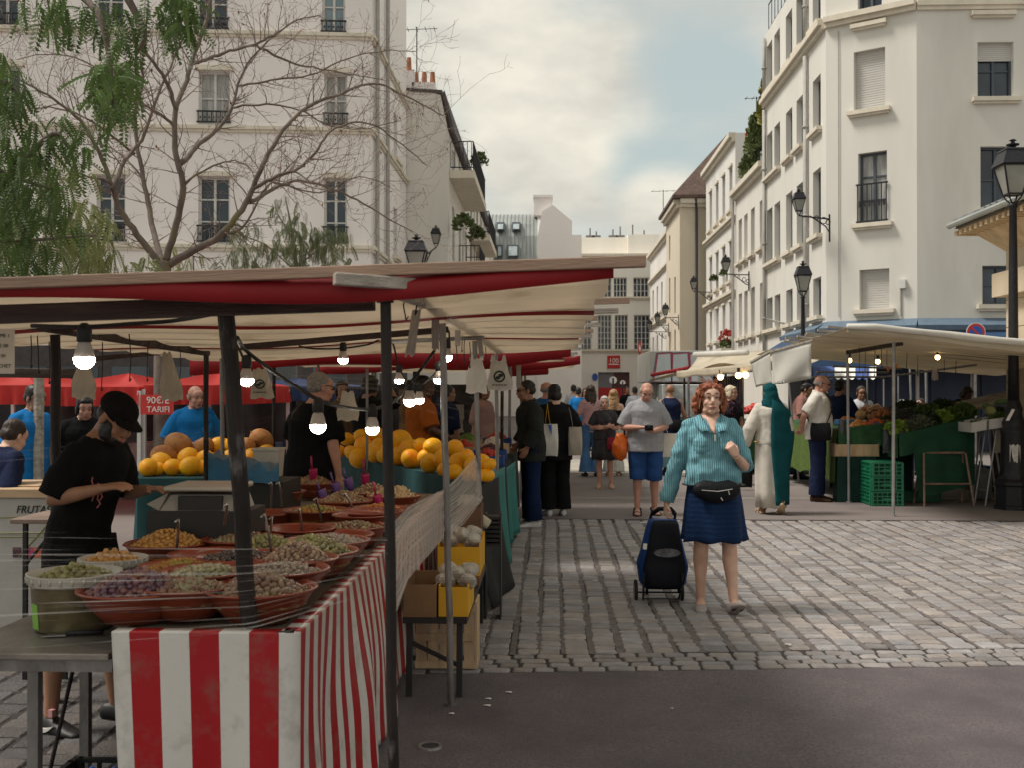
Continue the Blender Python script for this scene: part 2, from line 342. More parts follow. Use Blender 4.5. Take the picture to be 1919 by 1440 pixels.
def window(bld, O, U, Nn, h, kind='glass', rev=.22, sill=True, cols=2, rows=3, fm=None, gm=None, rail=False, lint=False):
    O = V(O); a, b, c, d = h[:4]; fr = MB(); w = b-a; t = .055 if w > .5 else .035
    D0, D1 = -rev-.01, -rev+.06
    if kind == 'shutter':
        for v in (0,): obar(fr, O,U,Nn, a,b,c,d, D0-.04, D0+.06)
        k = int((d-c)/.06)
        for i in range(k): obar(fr, O,U,Nn, a+.02,b-.02, c+i*(d-c)/k, c+(i+.82)*(d-c)/k, D0+.06, D0+.075)
        f = fr.build('shutter', m_shut, bld)
    else:
        for (p,q,r,s) in ((a,a+t,c,d),(b-t,b,c,d),(a+t,b-t,c,c+t),(a+t,b-t,d-t,d)): obar(fr, O,U,Nn, p,q,r,s, D0, D1)
        for i in range(1, cols): u = a+w*i/cols; obar(fr, O,U,Nn, u-t*.6,u+t*.6,c+t,d-t, D0+.004, D1-.004)
        for i in range(1, rows): v = c+(d-c)*i/rows; obar(fr, O,U,Nn, a+t,b-t,v-t*.35,v+t*.35, D0+.006, D1-.02)
        f = fr.build('window', fm or m_frame, bld)
        p = MB(); obar(p, O,U,Nn, a,b,c,d, D0-.03, D0+.01); p.build('pane', gm or (m_curt if kind == 'curtain' else m_glass), f)
        if kind == 'half':
            p = MB(); dd = d-(d-c)*.32; k = 9
            for i in range(k): obar(p, O,U,Nn, a,b, dd+i*(d-dd)/k, dd+(i+.9)*(d-dd)/k, D1, D1+.03)
            p.build('shutter', m_shut, f)
    if sill:
        p = MB(); obar(p, O,U,Nn, a-.15,b+.15, c-.11,c-.005, -.02,.16); obar(p, O,U,Nn, a-.11,b+.11, c-.17,c-.11, -.02,.10); p.build('sill', m_trim, f)
    if lint:
        p = MB(); obar(p, O,U,Nn, a-.06,b+.06, d+.003,d+.10, -.02,.07); p.build('lintel', m_trim, f)
    if rail:
        p = MB(); hh = rail
        for v in (c+.04, c+hh): obar(p, O,U,Nn, a-.04,b+.04, v-.02,v+.02, .03,.07)
        k = max(5, int(w/.11))
        for i in range(k+1): u = a+w*i/k; obar(p, O,U,Nn, u-.011,u+.011, c+.06,c+hh-.02, .038,.062)
        for i in range(k): u = a+w*(i+.5)/k; obar(p, O,U,Nn, u-.02,u+.02, c+hh*.42,c+hh*.58, .045,.055)
        p.build('railing', m_iron, f)
    return f
def band(mb, O, U, Nn, Ln, v, h=.16, d=.10): obar(mb, V(O), U, Nn, 0, Ln, v, v+h*.45, -.02, d*.55); obar(mb, V(O), U, Nn, 0, Ln, v+h*.45, v+h, -.02, d)
XP = V(1,0,0); XM = V(-1,0,0); YP = V(0,1,0); YM = V(0,-1,0)
def uYpix(x, X): return pX(x, 733, X).y                     # street-side facade: depth at which column x meets plane X

# ---- right-hand corner building
XR = 7.3
A = thing('apartment_building', 'white corner apartment building with chamfered corner and blue awning, right side', 'building', (9, 33, 0))
cA = V(XR, 29.1, 0); cB = V(9.22, 27.75, 0); HA = 16
wl = MB()
cu = (cB-cA); cl = cu.length; cu.normalize(); cn = V(cu.y, -cu.x, 0)
def zat(y, Y): return 1.55+(733-y)*Y/2050
hs = []
def uch(x):                                                 # along the chamfer for a pixel column
    r = ray(x, 733); n = cn; t = (cA-EYE).dot(n)/r.dot(n); return ((EYE+r*t)-cA).dot(cu)
C_ = [(uch(1601),uch(1660),zat(210,28.5),zat(99,28.5),'shutter'), (uch(1609),uch(1663),zat(421,28.5),zat(290,28.5),'curtain'), (uch(1611),uch(1667),zat(581,28.5),zat(507,28.5),'shutter'), (uch(1609),uch(1654),zat(49,28.5),zat(-70,28.5),'glass')]
wall(wl, cA, cu, cn, cl, HA, C_)
st = []
for Y in (29.75, 31.75, 33.2, 34.95, 36.15):
    for (z0,z1) in ((3.6,4.65),(5.8,7.6),(8.68,10.12),(11.55,13.1)): st.append((Y-cA.y-.1, Y-cA.y+.78, z0, z1))
lenA = 37.2-cA.y
st = [h for h in st if h[1] < lenA-.1]
O_st = V(XR, 37.2, 0); stf = [(lenA-h[1], lenA-h[0], h[2], h[3]) for h in st]
wall(wl, O_st, YM, XM, lenA, 13.6, stf)
rt = [(X0, X1, z0, z1, k) for (X0,X1,z0,z1,k) in ((uYr(0),0,0,0,0) for uYr in ())]
def uR(x): return pY(x, 733, 27.7).x-cB.x
for (a,b,y0,y1,k) in ((1835,1903,188,85,'half'),(1840,1905,400,279,'glass'),(1843,1910,572,500,'glass'),(1833,1893,29,-75,'glass')): rt.append((uR(a), uR(b), zat(y0,27.7), zat(y1,27.7), k))
lenR = 9
wall(wl, cB, XP, YM, lenR, HA, rt)
wl.poly([V(XR,37.2,0),V(XR,37.2,13.6),V(18,37.2,13.6),V(18,37.2,0)]); wl.poly([V(18.22,27.75,0),V(18.22,27.75,HA),V(18.22,37.2,HA),V(18.22,37.2,0)])
wl.poly([cA+ZV*13.6, cA+ZV*HA, V(9.9,37.2,HA), V(9.9,37.2,13.6)]); wl.poly([cA+ZV*13.6, V(9.9,37.2,13.6), V(XR,37.2,13.6)])
wl.poly([cA+ZV*HA, cB+ZV*HA, V(18.22,27.75,HA), V(18.22,37.2,HA), V(9.9,37.2,HA)])
wl.build('wall', m_cream, A)
for i, h in enumerate(C_): window(A, cA, cu, cn, h, h[4], rail=(1.0 if h[4] == 'curtain' else False), fm=m_dframe, rows=3 if h[4]=='curtain' else 2)
for h in stf: window(A, O_st, YM, XM, h, 'curtain' if random.random() < .4 else 'glass', fm=m_dframe, rows=2)
for h in rt: window(A, cB, XP, YM, h, h[4], fm=m_dframe, rows=2, rail=False)
b_ = MB(); band(b_, cA, cu, cn, cl, 11.12, .26, .22); band(b_, O_st, YM, XM, lenA, 11.12, .26, .22); band(b_, cB, XP, YM, lenR, 11.12, .22, .12); b_.build('cornice', m_trim, A)
for Y in (31.05, 36.95):
    p = MB(); p.tube([V(XR-.09, Y, .2), V(XR-.09, Y, 11.0)], .065, 10); p.tube([V(XR-.09, Y, 11.4), V(XR-.09, Y, 13.4)], .065, 10)
    for z in (4, 6.5, 9, 12.4): p.tube([V(XR-.09,Y,z-.03), V(XR-.09,Y,z+.03)], .085, 10)
    p.build('downpipe', m_pipe, A, smooth=True)
r_ = MB()
for i in range(16): y = 29.6+i*.5; r_.tube([V(XR+.1,y,13.6),V(XR+.1,y,14.6)], .014, 5)
for z in (13.75, 14.6): r_.tube([V(XR+.1,29.4,z),V(XR+.1,37.1,z)], .022, 6)
r_.build('terrace_railing', m_iron, A)
mb = MB(); mb.tube([cA+cn*.03+ZV*.0+cu*.35+ZV*3.5, cA+cn*.03+cu*.35+ZV*11], .012, 5); mb.tube([V(XR-.03,37,4.0),V(XR-.03,33,3.55),V(XR-.03,29.2,3.5)], .014, 5); mb.build('facade_cable', m_pipe, A)
mb = MB(); o_ = cA+cu*(cl-.42)+ZV*4.15; obar(mb, o_, cu, cn, 0,.16,0,.22,.002,.12); mb.build('alarm_box', m_frame, A); mb = MB(); mb.tube([o_+cu*.02+cn*.03, o_+cu*.02+cn*.03-ZV*.7], .02, 6); mb.build('conduit', m_pipe, A)
# blue shop awning round the corner
m_blue = mat('blue_awning', (.022,.055,.125), .7, var=.15, vs=3, bump=.1); m_bluet = mat('awning_hood', (.11,.16,.22), .5, var=.12); m_blued = mat('shopfront_blue', (.014,.022,.05), .55, var=.4, vs=1.5)
aw = MB()
def awn(O, U, Nn, Ln, e0=0, e1=0):
    P = lambda u,v,d: O+U*u+ZV*v+Nn*d
    aw.mi = 1; aw.hexa([P(0,3.32,-.02),P(Ln,3.32,-.02),P(Ln+e1*.22,3.08,.30),P(-e0*.22,3.08,.30)], [P(0,3.40,-.02),P(Ln,3.40,-.02),P(Ln+e1*.22,3.20,.32),P(-e0*.22,3.20,.32)])
    aw.mi = 0; aw.hexa([P(-e0*.18,2.99,.22),P(Ln+e1*.18,2.99,.22),P(Ln+e1*.9,2.35,1.3),P(-e0*.9,2.35,1.3)], [P(-e0*.18,3.06,.24),P(Ln+e1*.18,3.06,.24),P(Ln+e1*.9,2.39,1.32),P(-e0*.9,2.39,1.32)])
    aw.hexa([P(-e0*.9,2.12,1.30),P(Ln+e1*.9,2.12,1.30),P(Ln+e1*.9,2.12,1.33),P(-e0*.9,2.12,1.33)], [P(-e0*.9,2.345,1.30),P(Ln+e1*.9,2.345,1.30),P(Ln+e1*.9,2.345,1.33),P(-e0*.9,2.345,1.33)])
awn(V(XR,33.5,0), YM, XM, 33.5-cA.y, 0, .4); awn(cA, cu, cn, cl, .4, .35); awn(cB, XP, YM, lenR, .35, 0)
aw.build('awning', [m_blue, m_bluet], A)
sf = MB()
for (O,U,Nn,Ln) in ((V(XR,33.5,0),YM,XM,33.5-cA.y),(cA,cu,cn,cl),(cB,XP,YM,lenR)): obar(sf, O,U,Nn, .05,Ln-.05,.02,2.98,.005,.06)
for i in range(7): obar(sf, cB, XP, YM, .3+i*1.25, .42+i*1.25, .02, 2.9, .062, .10)
for i in range(3): obar(sf, cA, cu, cn, .2+i*1.0, .32+i*1.0, .02, 2.9, .062, .10)
sf.build('shopfront', m_blued, A)

# ---- row further down the right side of the street
def rowhouse(label, X, y0, y1, H, cols, rows, m, corn=None, lint=False, roof=None, extra_bands=(), w=.72, depth=8, shut=()):
    t = thing('terraced_house', label, 'building', (X, y0, 0)); mb = MB(); Ln = y1-y0; O = V(X, y1, 0); hs = [(y1-Y-w/2, y1-Y+w/2, z0, z1) for Y in cols for (z0,z1) in rows]
    wall(mb, O, YM, XM, Ln, H, hs); mb.poly([V(X,y0,0),V(X+depth,y0,0),V(X+depth,y0,H),V(X,y0,H)]); mb.poly([V(X,y1,0),V(X,y1,H),V(X+depth,y1,H),V(X+depth,y1,0)])
    mb.poly([V(X,y0,H),V(X+depth,y0,H),V(X+depth,y1,H),V(X,y1,H)]); mb.build('wall', m, t)
    for i, h in enumerate(hs): window(t, O, YM, XM, h, 'shutter' if i in shut else ('curtain' if i % 3 == 0 else 'glass'), rows=2, lint=lint, rev=.2)
    b = MB(); band(b, O, YM, XM, Ln, H-.32, .34, .26)
    for z in extra_bands: band(b, O, YM, XM, Ln, z, .22, .18)
    b.build('cornice', m_trim, t); return t
B = rowhouse('low pale house with planted roof terrace, next to the corner building', XR+.02, 37.25, 43.3, 9.35, (42.2,41.0,39.6,37.95), ((3.6,5.3),(6.5,8.15)), m_cream2)
rf = MB(); rf.hexa([V(XR+1.6,37.3,9.36),V(XR+6,37.3,9.36),V(XR+6,40.2,9.36),V(XR+1.6,40.2,9.36)], [V(XR+2.3,37.3,12),V(XR+6,37.3,12),V(XR+6,40.2,12),V(XR+2.3,40.2,12)]); rf.build('roof', m_slate, B)
p = MB()
for i in range(14): p.beam(V(XR+.35, 38.6+i*.33, 9.4), V(XR+.35, 38.9+i*.33-.6*(i%2), 11.4), .03, .03)
for z in (9.5,10.1,10.7,11.3): p.beam(V(XR+.35,38.5,z), V(XR+.35,43.2,z), .03,.03)
p.build('trellis', mat('green_trellis', (.05,.08,.06), .7), B)
p = MB(); p.tube([V(XR-.09,43.2,.2),V(XR-.09,43.2,9)], .06, 8); p.build('downpipe', m_pipe, B)
Cb = rowhouse('white ornamented house with red flowers on its ledges, right side of street', XR+.03, 43.35, 51.4, 11.75, (49.9,48.0,46.2,44.4), ((3.75,5.15),(6.0,7.6),(8.85,10.6)), m_white, lint=True, extra_bands=(5.35, 8.3))
# beige house that stands forward
D = thing('beige_house', 'tall beige house with steep brown hipped roof and dark drainpipe', 'building', (6.2, 52, 0))
mb = MB(); Dx, Dy0, Dy1, DH = 6.2, 52.2, 58.2, 10.7
dh = [(Dy1-56.6-.3,Dy1-56.6+.3,z0,z1) for (z0,z1) in ((2.4,4.6),(5.6,7.4),(8.3,9.6))]+[(Dy1-54.2-.3,Dy1-54.2+.3,z0,z1) for (z0,z1) in ((2.4,4.6),(5.4,7.2))]
wall(mb, V(Dx,Dy1,0), YM, XM, Dy1-Dy0, DH, dh); fh = [(1.30,2.05,z0,z1) for (z0,z1) in ((5.15,6.6),(8.25,9.9))]
wall(mb, V(Dx,Dy0,0), XP, YM, 6, DH, fh); mb.poly([V(Dx,Dy1,0),V(Dx,Dy1,DH),V(Dx+6,Dy1,DH),V(Dx+6,Dy1,0)]); mb.build('wall', m_beige, D)
for h in dh: window(D, V(Dx,Dy1,0), YM, XM, h, 'glass', sill=False, rows=2)
for h in fh: window(D, V(Dx,Dy0,0), XP, YM, h, 'glass', sill=False, rows=2, fm=m_dframe)
mb = MB(); e0 = .38
b0 = [V(Dx-e0,Dy0-e0,DH),V(Dx+6.3,Dy0-e0,DH),V(Dx+6.3,Dy1+e0,DH),V(Dx-e0,Dy1+e0,DH)]
mb.hexa(b0, [p+ZV*.14 for p in b0]); rg = [V(Dx+2.6,Dy0+2.4,14.3),V(Dx+6.3,Dy0+2.4,14.3),V(Dx+6.3,Dy1-2.4,14.3),V(Dx+2.6,Dy1-2.4,14.3)]
mb.hexa([p+ZV*.143 for p in b0], rg); mb.build('roof', m_brown, D)
for z_,h_,d_ in ((1.9,.3,.12),(DH-.4,.38,.3)): mb = MB(); band(mb, V(Dx,Dy1,0), YM, XM, Dy1-Dy0, z_,h_,d_); band(mb, V(Dx,Dy0,0), XP, YM, 6, z_,h_,d_); mb.build('cornice', m_trim, D)
mb = MB(); mb.tube([V(Dx+.78,Dy0-.1,0),V(Dx+.78,Dy0-.1,10.2),V(Dx+.72,Dy0-.34,10.65)], .06, 8); mb.build('downpipe', mat('dark_pipe', (.06,.055,.075), .5), D)
E_ = rowhouse('narrow white house beyond the beige one, deep in the street', 6.62, 60, 72, 10.4, (70,67.3,64.6,61.8), ((3.4,5.0),(6.3,8.0)), m_white, extra_bands=(5.6,8.5), w=.8, depth=6)
mb = MB(); mb.box(6.9,8.2,60.05,61.2,10.4,12.1); mb.box(6.85,8.25,60.0,61.25,12.1,12.3); mb.build('chimney', m_white, E_)
# ---- building that closes the street, with the red shop sign
FY = 75.0
def fx(x): return pY(x, 733, FY).x
def fz(y): return 1.55+(733-y)*FY/2050
Fb = thing('street_end_building', 'cream building closing the street, big grid windows and red 100 sign', 'building', (4, FY, 0))
mb = MB(); F0 = -6.5; FL = 19; fh = []
for (a,b) in ((1040,1066),(1080,1108),(1120,1146),(1152,1177),(1188,1218)): fh.append((fx(a)-F0, fx(b)-F0, fz(655), fz(590), 4, 6))
for (a,b) in ((1086,1112),(1118,1146),(1150,1175),(1187,1216)): fh.append((fx(a)-F0, fx(b)-F0, fz(557), fz(520), 4, 3))
for (a,b,y0,y1) in ((1046,1062,742,712),(1070,1087,727,712)): fh.append((fx(a)-F0, fx(b)-F0, fz(y0), fz(y1), 2, 2))
door = (fx(1121)-F0, fx(1180)-F0, 0, fz(697)); wall(mb, V(F0,FY,0), XP, YM, FL, fz(478), fh+[door], .3)
mb.poly([V(F0,FY,fz(478)),V(F0+FL,FY,fz(478)),V(F0+FL,FY+8,fz(478)),V(F0,FY+8,fz(478))])
mb.box(fx(1030), fx(1178), FY+1.2, FY+7, fz(477.9), fz(440)); mb.box(fx(1178)+.01, fx(1238), FY+.6, FY+7, fz(477.9), fz(437)); mb.build('wall', mat('bright_cream_plaster', (.84,.80,.73), .9, var=.05, vs=.8, bump=.1, bs=20, stretch=(1,1,.22)), Fb)
for h in fh: window(Fb, V(F0,FY,0), XP, YM, h, 'glass', rev=.3, sill=False, cols=h[4], rows=h[5])
mb = MB(); band(mb, V(F0,FY,0), XP, YM, FL, fz(562),.22,.2); band(mb, V(F0,FY,0), XP, YM, FL, fz(661),.25,.2); band(mb, V(F0,FY,0), XP, YM, FL, fz(484),.3,.3); mb.build('cornice', m_trim, Fb)
mb = MB(); obar(mb, V(F0,FY,0), XP, YM, door[0],(door[0]+door[1])/2,0,door[3],-.36,-.28); mb.build('shop_window', mat('grey_shutter', (.22,.21,.23), .6, var=.1), Fb)
mb = MB(); obar(mb, V(F0,FY,0), XP, YM, (door[0]+door[1])/2+.004,door[1],0,door[3],-.36,-.28); mb.build('shop_entrance', mat('maroon_panel', (.11,.05,.05), .6, var=.2), Fb)
mb = MB(); obar(mb, V(F0,FY,0), XP, YM, door[0],door[1],.3,fz(728),-.279,-.22); mb.build('red_panel', mat('signal_red', (.50,.022,.025), .5, var=.08), Fb)
mb = MB(); obar(mb, V(F0,FY,0), XP, YM, fx(1060)-F0,fx(1089)-F0,fz(478.3),fz(470),1.3-1.2-1.29,-1.19+.02)
for (x0,x1) in ((1056,1062),(1076,1090)): mb.box(fx(x0), fx(x1), FY+1.15, FY+1.21, fz(478), fz(470))
mb = MB()
for (x0,x1) in ((1056,1062),(1076,1090)): mb.box(fx(x0), fx(x1), FY+1.14, FY+1.199, fz(477), fz(470.5))
mb.build('attic_window', m_glass, Fb)
for x in (1108,1120,1152,1166,1190,1212): X = fx(x); mb = MB(); mb.tube([V(X,FY+2,fz(440)),V(X,FY+2,fz(438-random.uniform(6,26)))], .05, 5); mb.box(X-.3,X+.3,FY+1.7,FY+2.3,fz(440),fz(434)); mb.build('chimney_stack', mat('roof_clutter', (.18,.16,.15), .8), Fb)
sg = thing('shop_sign', 'square red sign with white number 100 on cream facade', 'sign', (fx(1150.5), FY-.12, fz(678)))
mb = MB(); obar(mb, V(F0,FY,0), XP, YM, fx(1138)-F0,fx(1162)-F0,fz(690),fz(666),.03,.12); mb.build('panel', MATS['signal_red'], sg, bevel=.02)
m_wht = mat('white_paint', (.78,.76,.72), .5, var=.03)
text('100', .46, m_wht, sg, V(fx(1150), FY-.125, fz(676)), (math.pi/2,0,0), sx=1.0, extrude=.004)
mb = MB(); obar(mb, V(F0,FY,0), XP, YM, fx(1140.5)-F0,fx(1159.5)-F0,fz(683.2),fz(681.4),.121,.126); mb.build('small_line', m_wht, sg)
# ---- zinc mansard building
GY = 66.0
def hx(x): return pY(x,733,GY).x
def hz(y): return 1.55+(733-y)*GY/2050
G = thing('mansard_building', 'building with grey curved zinc roof, skylights and blank rosy gable', 'building', (hx(1000), GY, 0))
mb = MB(); x0, x1 = hx(905), hx(1006); mb.box(x0, x1, GY, GY+9, 0, hz(495))
mb.hexa([V(x1+.004,GY-.1,0),V(hx(1090),GY-.1,0),V(hx(1090),GY+9,0),V(x1+.004,GY+9,0)], [V(x1+.004,GY-.1,hz(440)),V(hx(1090),GY-.1,hz(440)),V(hx(1090),GY+9,hz(440)),V(x1+.004,GY+9,hz(440))])
q = [(1008,440),(1016,396),(1036,384),(1072,414),(1072,440)]; mb.prism([V(hx(a),GY-.1,hz(b)+.003) for a,b in q], (0,9,0)); mb.build('wall', m_pink, G)
mb = MB(); mb.box(hx(1000)+.02, hx(1035), GY+.5, GY+2.2, hz(400), hz(367)); mb.box(hx(999), hx(1036), GY+.4, GY+2.3, hz(366.8), hz(362)); mb.build('chimney', m_pink, G)
pr = [(0,495),(.15,470),(.4,440),(.9,415),(1.7,397),(2.8,388)]; P = [[V(x0+(x1-x0)*i/14, GY-.15+d, hz(y)) for i in range(15)] for d,y in pr]
mb = MB(); mb.grid(P); 
for i in range(15): mb.tube([V(x0+(x1-x0)*i/14, GY-.17+d, hz(y)+.02) for d,y in pr], .035, 5)
mb.mi = 0; mb.build('roof', m_zinc, G)
for (a,b,c,d,dep) in ((930,945,430,413,.62),(959,975,430,413,.62),(931,942,482,458,.12),(951,972,482,458,.12)):
    mb = MB(); mb.hexa([V(hx(a),GY-.5+dep,hz(c)),V(hx(b),GY-.5+dep,hz(c)),V(hx(b),GY+1.4,hz(c)),V(hx(a),GY+1.4,hz(c))], [V(hx(a),GY-.2+dep,hz(d)),V(hx(b),GY-.2+dep,hz(d)),V(hx(b),GY+1.6,hz(d)),V(hx(a),GY+1.6,hz(d))])
    f = mb.build('skylight', m_dframe, G)
    mb = MB(); mb.hexa([V(hx(a)+.08,GY-.53+dep,hz(c)+.08),V(hx(b)-.08,GY-.53+dep,hz(c)+.08),V(hx(b)-.08,GY-.40+dep,hz(c)+.08),V(hx(a)+.08,GY-.40+dep,hz(c)+.08)], [V(hx(a)+.08,GY-.25+dep,hz(d)-.1),V(hx(b)-.08,GY-.25+dep,hz(d)-.1),V(hx(b)-.08,GY-.12+dep,hz(d)-.1),V(hx(a)+.08,GY-.12+dep,hz(d)-.1)]); mb.build('pane', mat('bright_pane', (.42,.48,.50), .15, var=.2), f)
# ---- left side: gable house along the street
XL = -3.36
Hb = thing('gable_house', 'house with blank side gable and street balconies, behind the bare tree', 'building', (XL, 36, 0))
mb = MB(); y0, y1 = 36.2, 66; cols = [38.2,41,44,47,50.5,54,58,62]; hh = [(Y-y0-.45,Y-y0+.45,z0,z1) for Y in cols for (z0,z1) in ((3.4,5.2),(6.1,8.0),(9.0,10.0))]
wall(mb, V(XL,y0,0), YP, XP, y1-y0, 10.2, hh); gx0 = XL-7
mb.poly([V(gx0,y0,0),V(XL,y0,0),V(XL,y0,10.2),V(XL-.25,y0,11.4),V(XL-1.3,y0,11.75),V(gx0,y0,11.9)]); mb.poly([V(XL,y1,0),V(gx0,y1,0),V(gx0,y1,11.9),V(XL-1.3,y1,11.75),V(XL-.25,y1,11.4),V(XL,y1,10.2)])
mb.build('wall', m_cream2, Hb)
for i, h in enumerate(hh): window(Hb, V(XL,y0,0), YP, XP, h, 'curtain' if i%3==0 else 'glass', rows=2, sill=False)
mb = MB(); mb.hexa([V(XL+.12,y0-.05,10.2),V(XL+.12,y1,10.2),V(XL-.2,y1,11.45),V(XL-.2,y0-.05,11.45)][::-1], [V(XL+.2,y0-.05,10.25),V(XL+.2,y1,10.25),V(XL-.12,y1,11.55),V(XL-.12,y0-.05,11.55)][::-1])
mb.hexa([V(XL-.2,y0-.05,11.46),V(XL-.2,y1,11.46),V(gx0,y1,11.93),V(gx0,y0-.05,11.93)], [V(XL-.2,y0-.05,11.56),V(XL-.2,y1,11.56),V(gx0,y1,12.03),V(gx0,y0-.05,12.03)]); mb.build('roof', m_slate, Hb)
for (ya,yb,z) in ((36.6,43.5,9.0),(46,52,8.2),(53,58,6.0),(40,43.5,5.95)):
    mb = MB(); mb.box(XL+.01, XL+.85, ya, yb, z-.28, z-.02); f = mb.build('balcony', m_trim, Hb)
    mb = MB()
    for zz in (z+.08, z+.95): mb.tube([V(XL+.05,ya+.03,zz),V(XL+.8,ya+.03,zz),V(XL+.8,yb-.03,zz),V(XL+.05,yb-.03,zz)], .022, 6)
    for i in range(int((yb-ya)/.14)): mb.tube([V(XL+.8,ya+.05+i*.14,z+.08),V(XL+.8,ya+.05+i*.14,z+.95)], .012, 4)
    for i in range(6): mb.tube([V(XL+.05+i*.14,ya+.03,z+.08),V(XL+.05+i*.14,ya+.03,z+.95)], .012, 4)
    mb.build('railing', m_iron, f)
mb = MB()
for (x,w) in ((766,.45),(795,.75)):
    X = pY(x,733,37).x; mb.mi = 0; mb.box(X-w/2,X+w/2,36.6,37.5,11.5,12.35 if x<790 else 11.95); mb.mi = 1
    for k in (-.28,0,.28):
        if w > .5 or k == 0: mb.tube([V(X+k*w/.75,37,12.35 if x<790 else 11.95),V(X+k*w/.75,37,12.9 if x<790 else 12.4)], [.10,.075], 8)
mb.build('chimney', [m_pink, m_clay], Hb)
# ---- left front building
I = thing('corner_apartment_building', 'rosy white apartment building with french windows behind the trees, left', 'building', (-10, 28, 0))
c0 = V(-4.75, 29.0, 0); c1 = V(-18.0, 27.6, 0); iu = (c0-c1); il = iu.length; iu.normalize(); inn = V(iu.y, -iu.x, 0)
def ui(x): r = ray(x,733); t = (c1-EYE).dot(inn)/r.dot(inn); return ((EYE+r*t)-c1).dot(iu)
def zi(y): return 1.55+(733-y)*28.7/2050
ih = []
for (a,b) in ((607,650),(371,430),(180,234),(-12,36)):
    ih.append((ui(a),ui(b),zi(453),zi(328))); ih.append((ui(a),ui(b),zi(228),zi(128))); ih.append((ui(a-4),ui(b-4),zi(52),zi(-55)))
mb = MB(); wall(mb, c1, iu, inn, il, 15, ih, .2); sh_ = [(Y-29,Y-29+.8,z0,z1) for Y in (33.2,) for (z0,z1) in ((5.7,7.2),(8.7,10.1))]
wall(mb, c0, YP, XP, 7.15, 15, sh_, .2); mb.poly([V(-4.75,36.15,0),V(-18,36.15,0),V(-18,36.15,15),V(-4.75,36.15,15)]); mb.poly([c0+ZV*15,V(-4.75,36.15,15),V(-18,36.15,15),c1+ZV*15]); mb.build('wall', m_pink, I)
for i, h in enumerate(ih): window(I, c1, iu, inn, h, 'curtain' if i in (1,4) else 'glass', rows=2 if i%3 else 3, rail=(.32 if i%3 else .45), sill=False, rev=.2, gm=(m_glass2 if i == 2 else None))
for h in sh_: window(I, c0, YP, XP, h, 'glass', rows=2)
mb = MB()
for z in (zi(468), zi(244), zi(64)): band(mb, c1, iu, inn, il, z, .17, .11); band(mb, c0, YP, XP, 7.15, z, .17, .11)
for h in ih: obar(mb, c1, iu, inn, h[0]-.05,h[1]+.1,h[3]+.004,h[3]+.13,-.01,.10)
mb.build('cornice', m_trim, I)
for (Y,x_) in ((29.5,.09),(31.4,.09)):
    mb = MB(); mb.tube([V(-4.75+x_,Y,.2),V(-4.75+x_,Y,14)], .06, 8); mb.build('downpipe', m_pipe, I)
# ---- stone pavilion at the right edge, its eaves running along the street
m_ash = mat('ashlar', (.50,.42,.31), .85, var=.12, vs=2, bump=.2, bs=18); m_eave = mat('eave_wood', (.50,.38,.25), .8, var=.2, vs=5)
KY = 17.0
K = thing('stone_pavilion', 'ashlar pavilion with tiled overhanging eaves at the right edge', 'building', (9, KY-4, 0))
kx = pY(1886,733,KY).x; mb = MB(); k0 = 7.0
for r in range(9):
    z0 = r*.42; mb.box(kx, kx+6, k0, KY, z0+.012, z0+.42)
mb.box(kx+.02, kx+5.98, k0+.02, KY-.02, 0, 4); mb.box(kx-.16, kx+6.1, k0-.1, KY+.14, 3.0, 3.36); mb.build('wall', m_ash, K)
ex = pY(1794,733,KY+.5).x; ey = KY+.5; ez = zat(432, KY+.5)
mb = MB(); mb.hexa([V(ex+.55,k0,ez-.42),V(kx+6,k0,ez-.42),V(kx+6,ey-.5,ez-.42),V(ex+.55,ey-.5,ez-.42)], [V(ex+.16,k0,ez-.05),V(kx+6,k0,ez-.05),V(kx+6,ey-.1,ez-.05),V(ex+.16,ey-.1,ez-.05)])
mb.box(ex+.02, kx+6, k0, ey, ez-.048, ez)
i = 0
while k0+i*.2 < ey: mb.box(ex-.05, ex+.5, ey-.12-i*.2, ey-.03-i*.2, ez-.12, ez-.05); i += 1
mb.build('eaves', m_eave, K)
mb = MB(); mb.hexa([V(ex-.04,k0,ez+.004),V(kx+6,k0,ez+.004),V(kx+6,ey+.04,ez+.004),V(ex-.04,ey+.04,ez+.004)], [V(ex+2.4,k0,ez+.95),V(kx+6,k0,ez+.95),V(kx+6,ey-2.4,ez+.95),V(ex+2.4,ey-2.4,ez+.95)])
i = 0
while k0+i*.21 < ey:
    y = ey-.06-i*.21; mb.tube([V(ex-.06,y,ez+.07),V(ex+1.2,y-(.6 if i < 6 else 0),ez+.56)], [.075,.075], 8); i += 1
mb.build('roof', mat('grey_tiles', (.16,.16,.155), .7, var=.3, vs=6), K)
mb = MB(); mb.tube([V(ex-.10,k0,ez+.05),V(ex-.10,ey+.05,ez+.05)], .05, 8); mb.build('gutter', m_zinc, K)
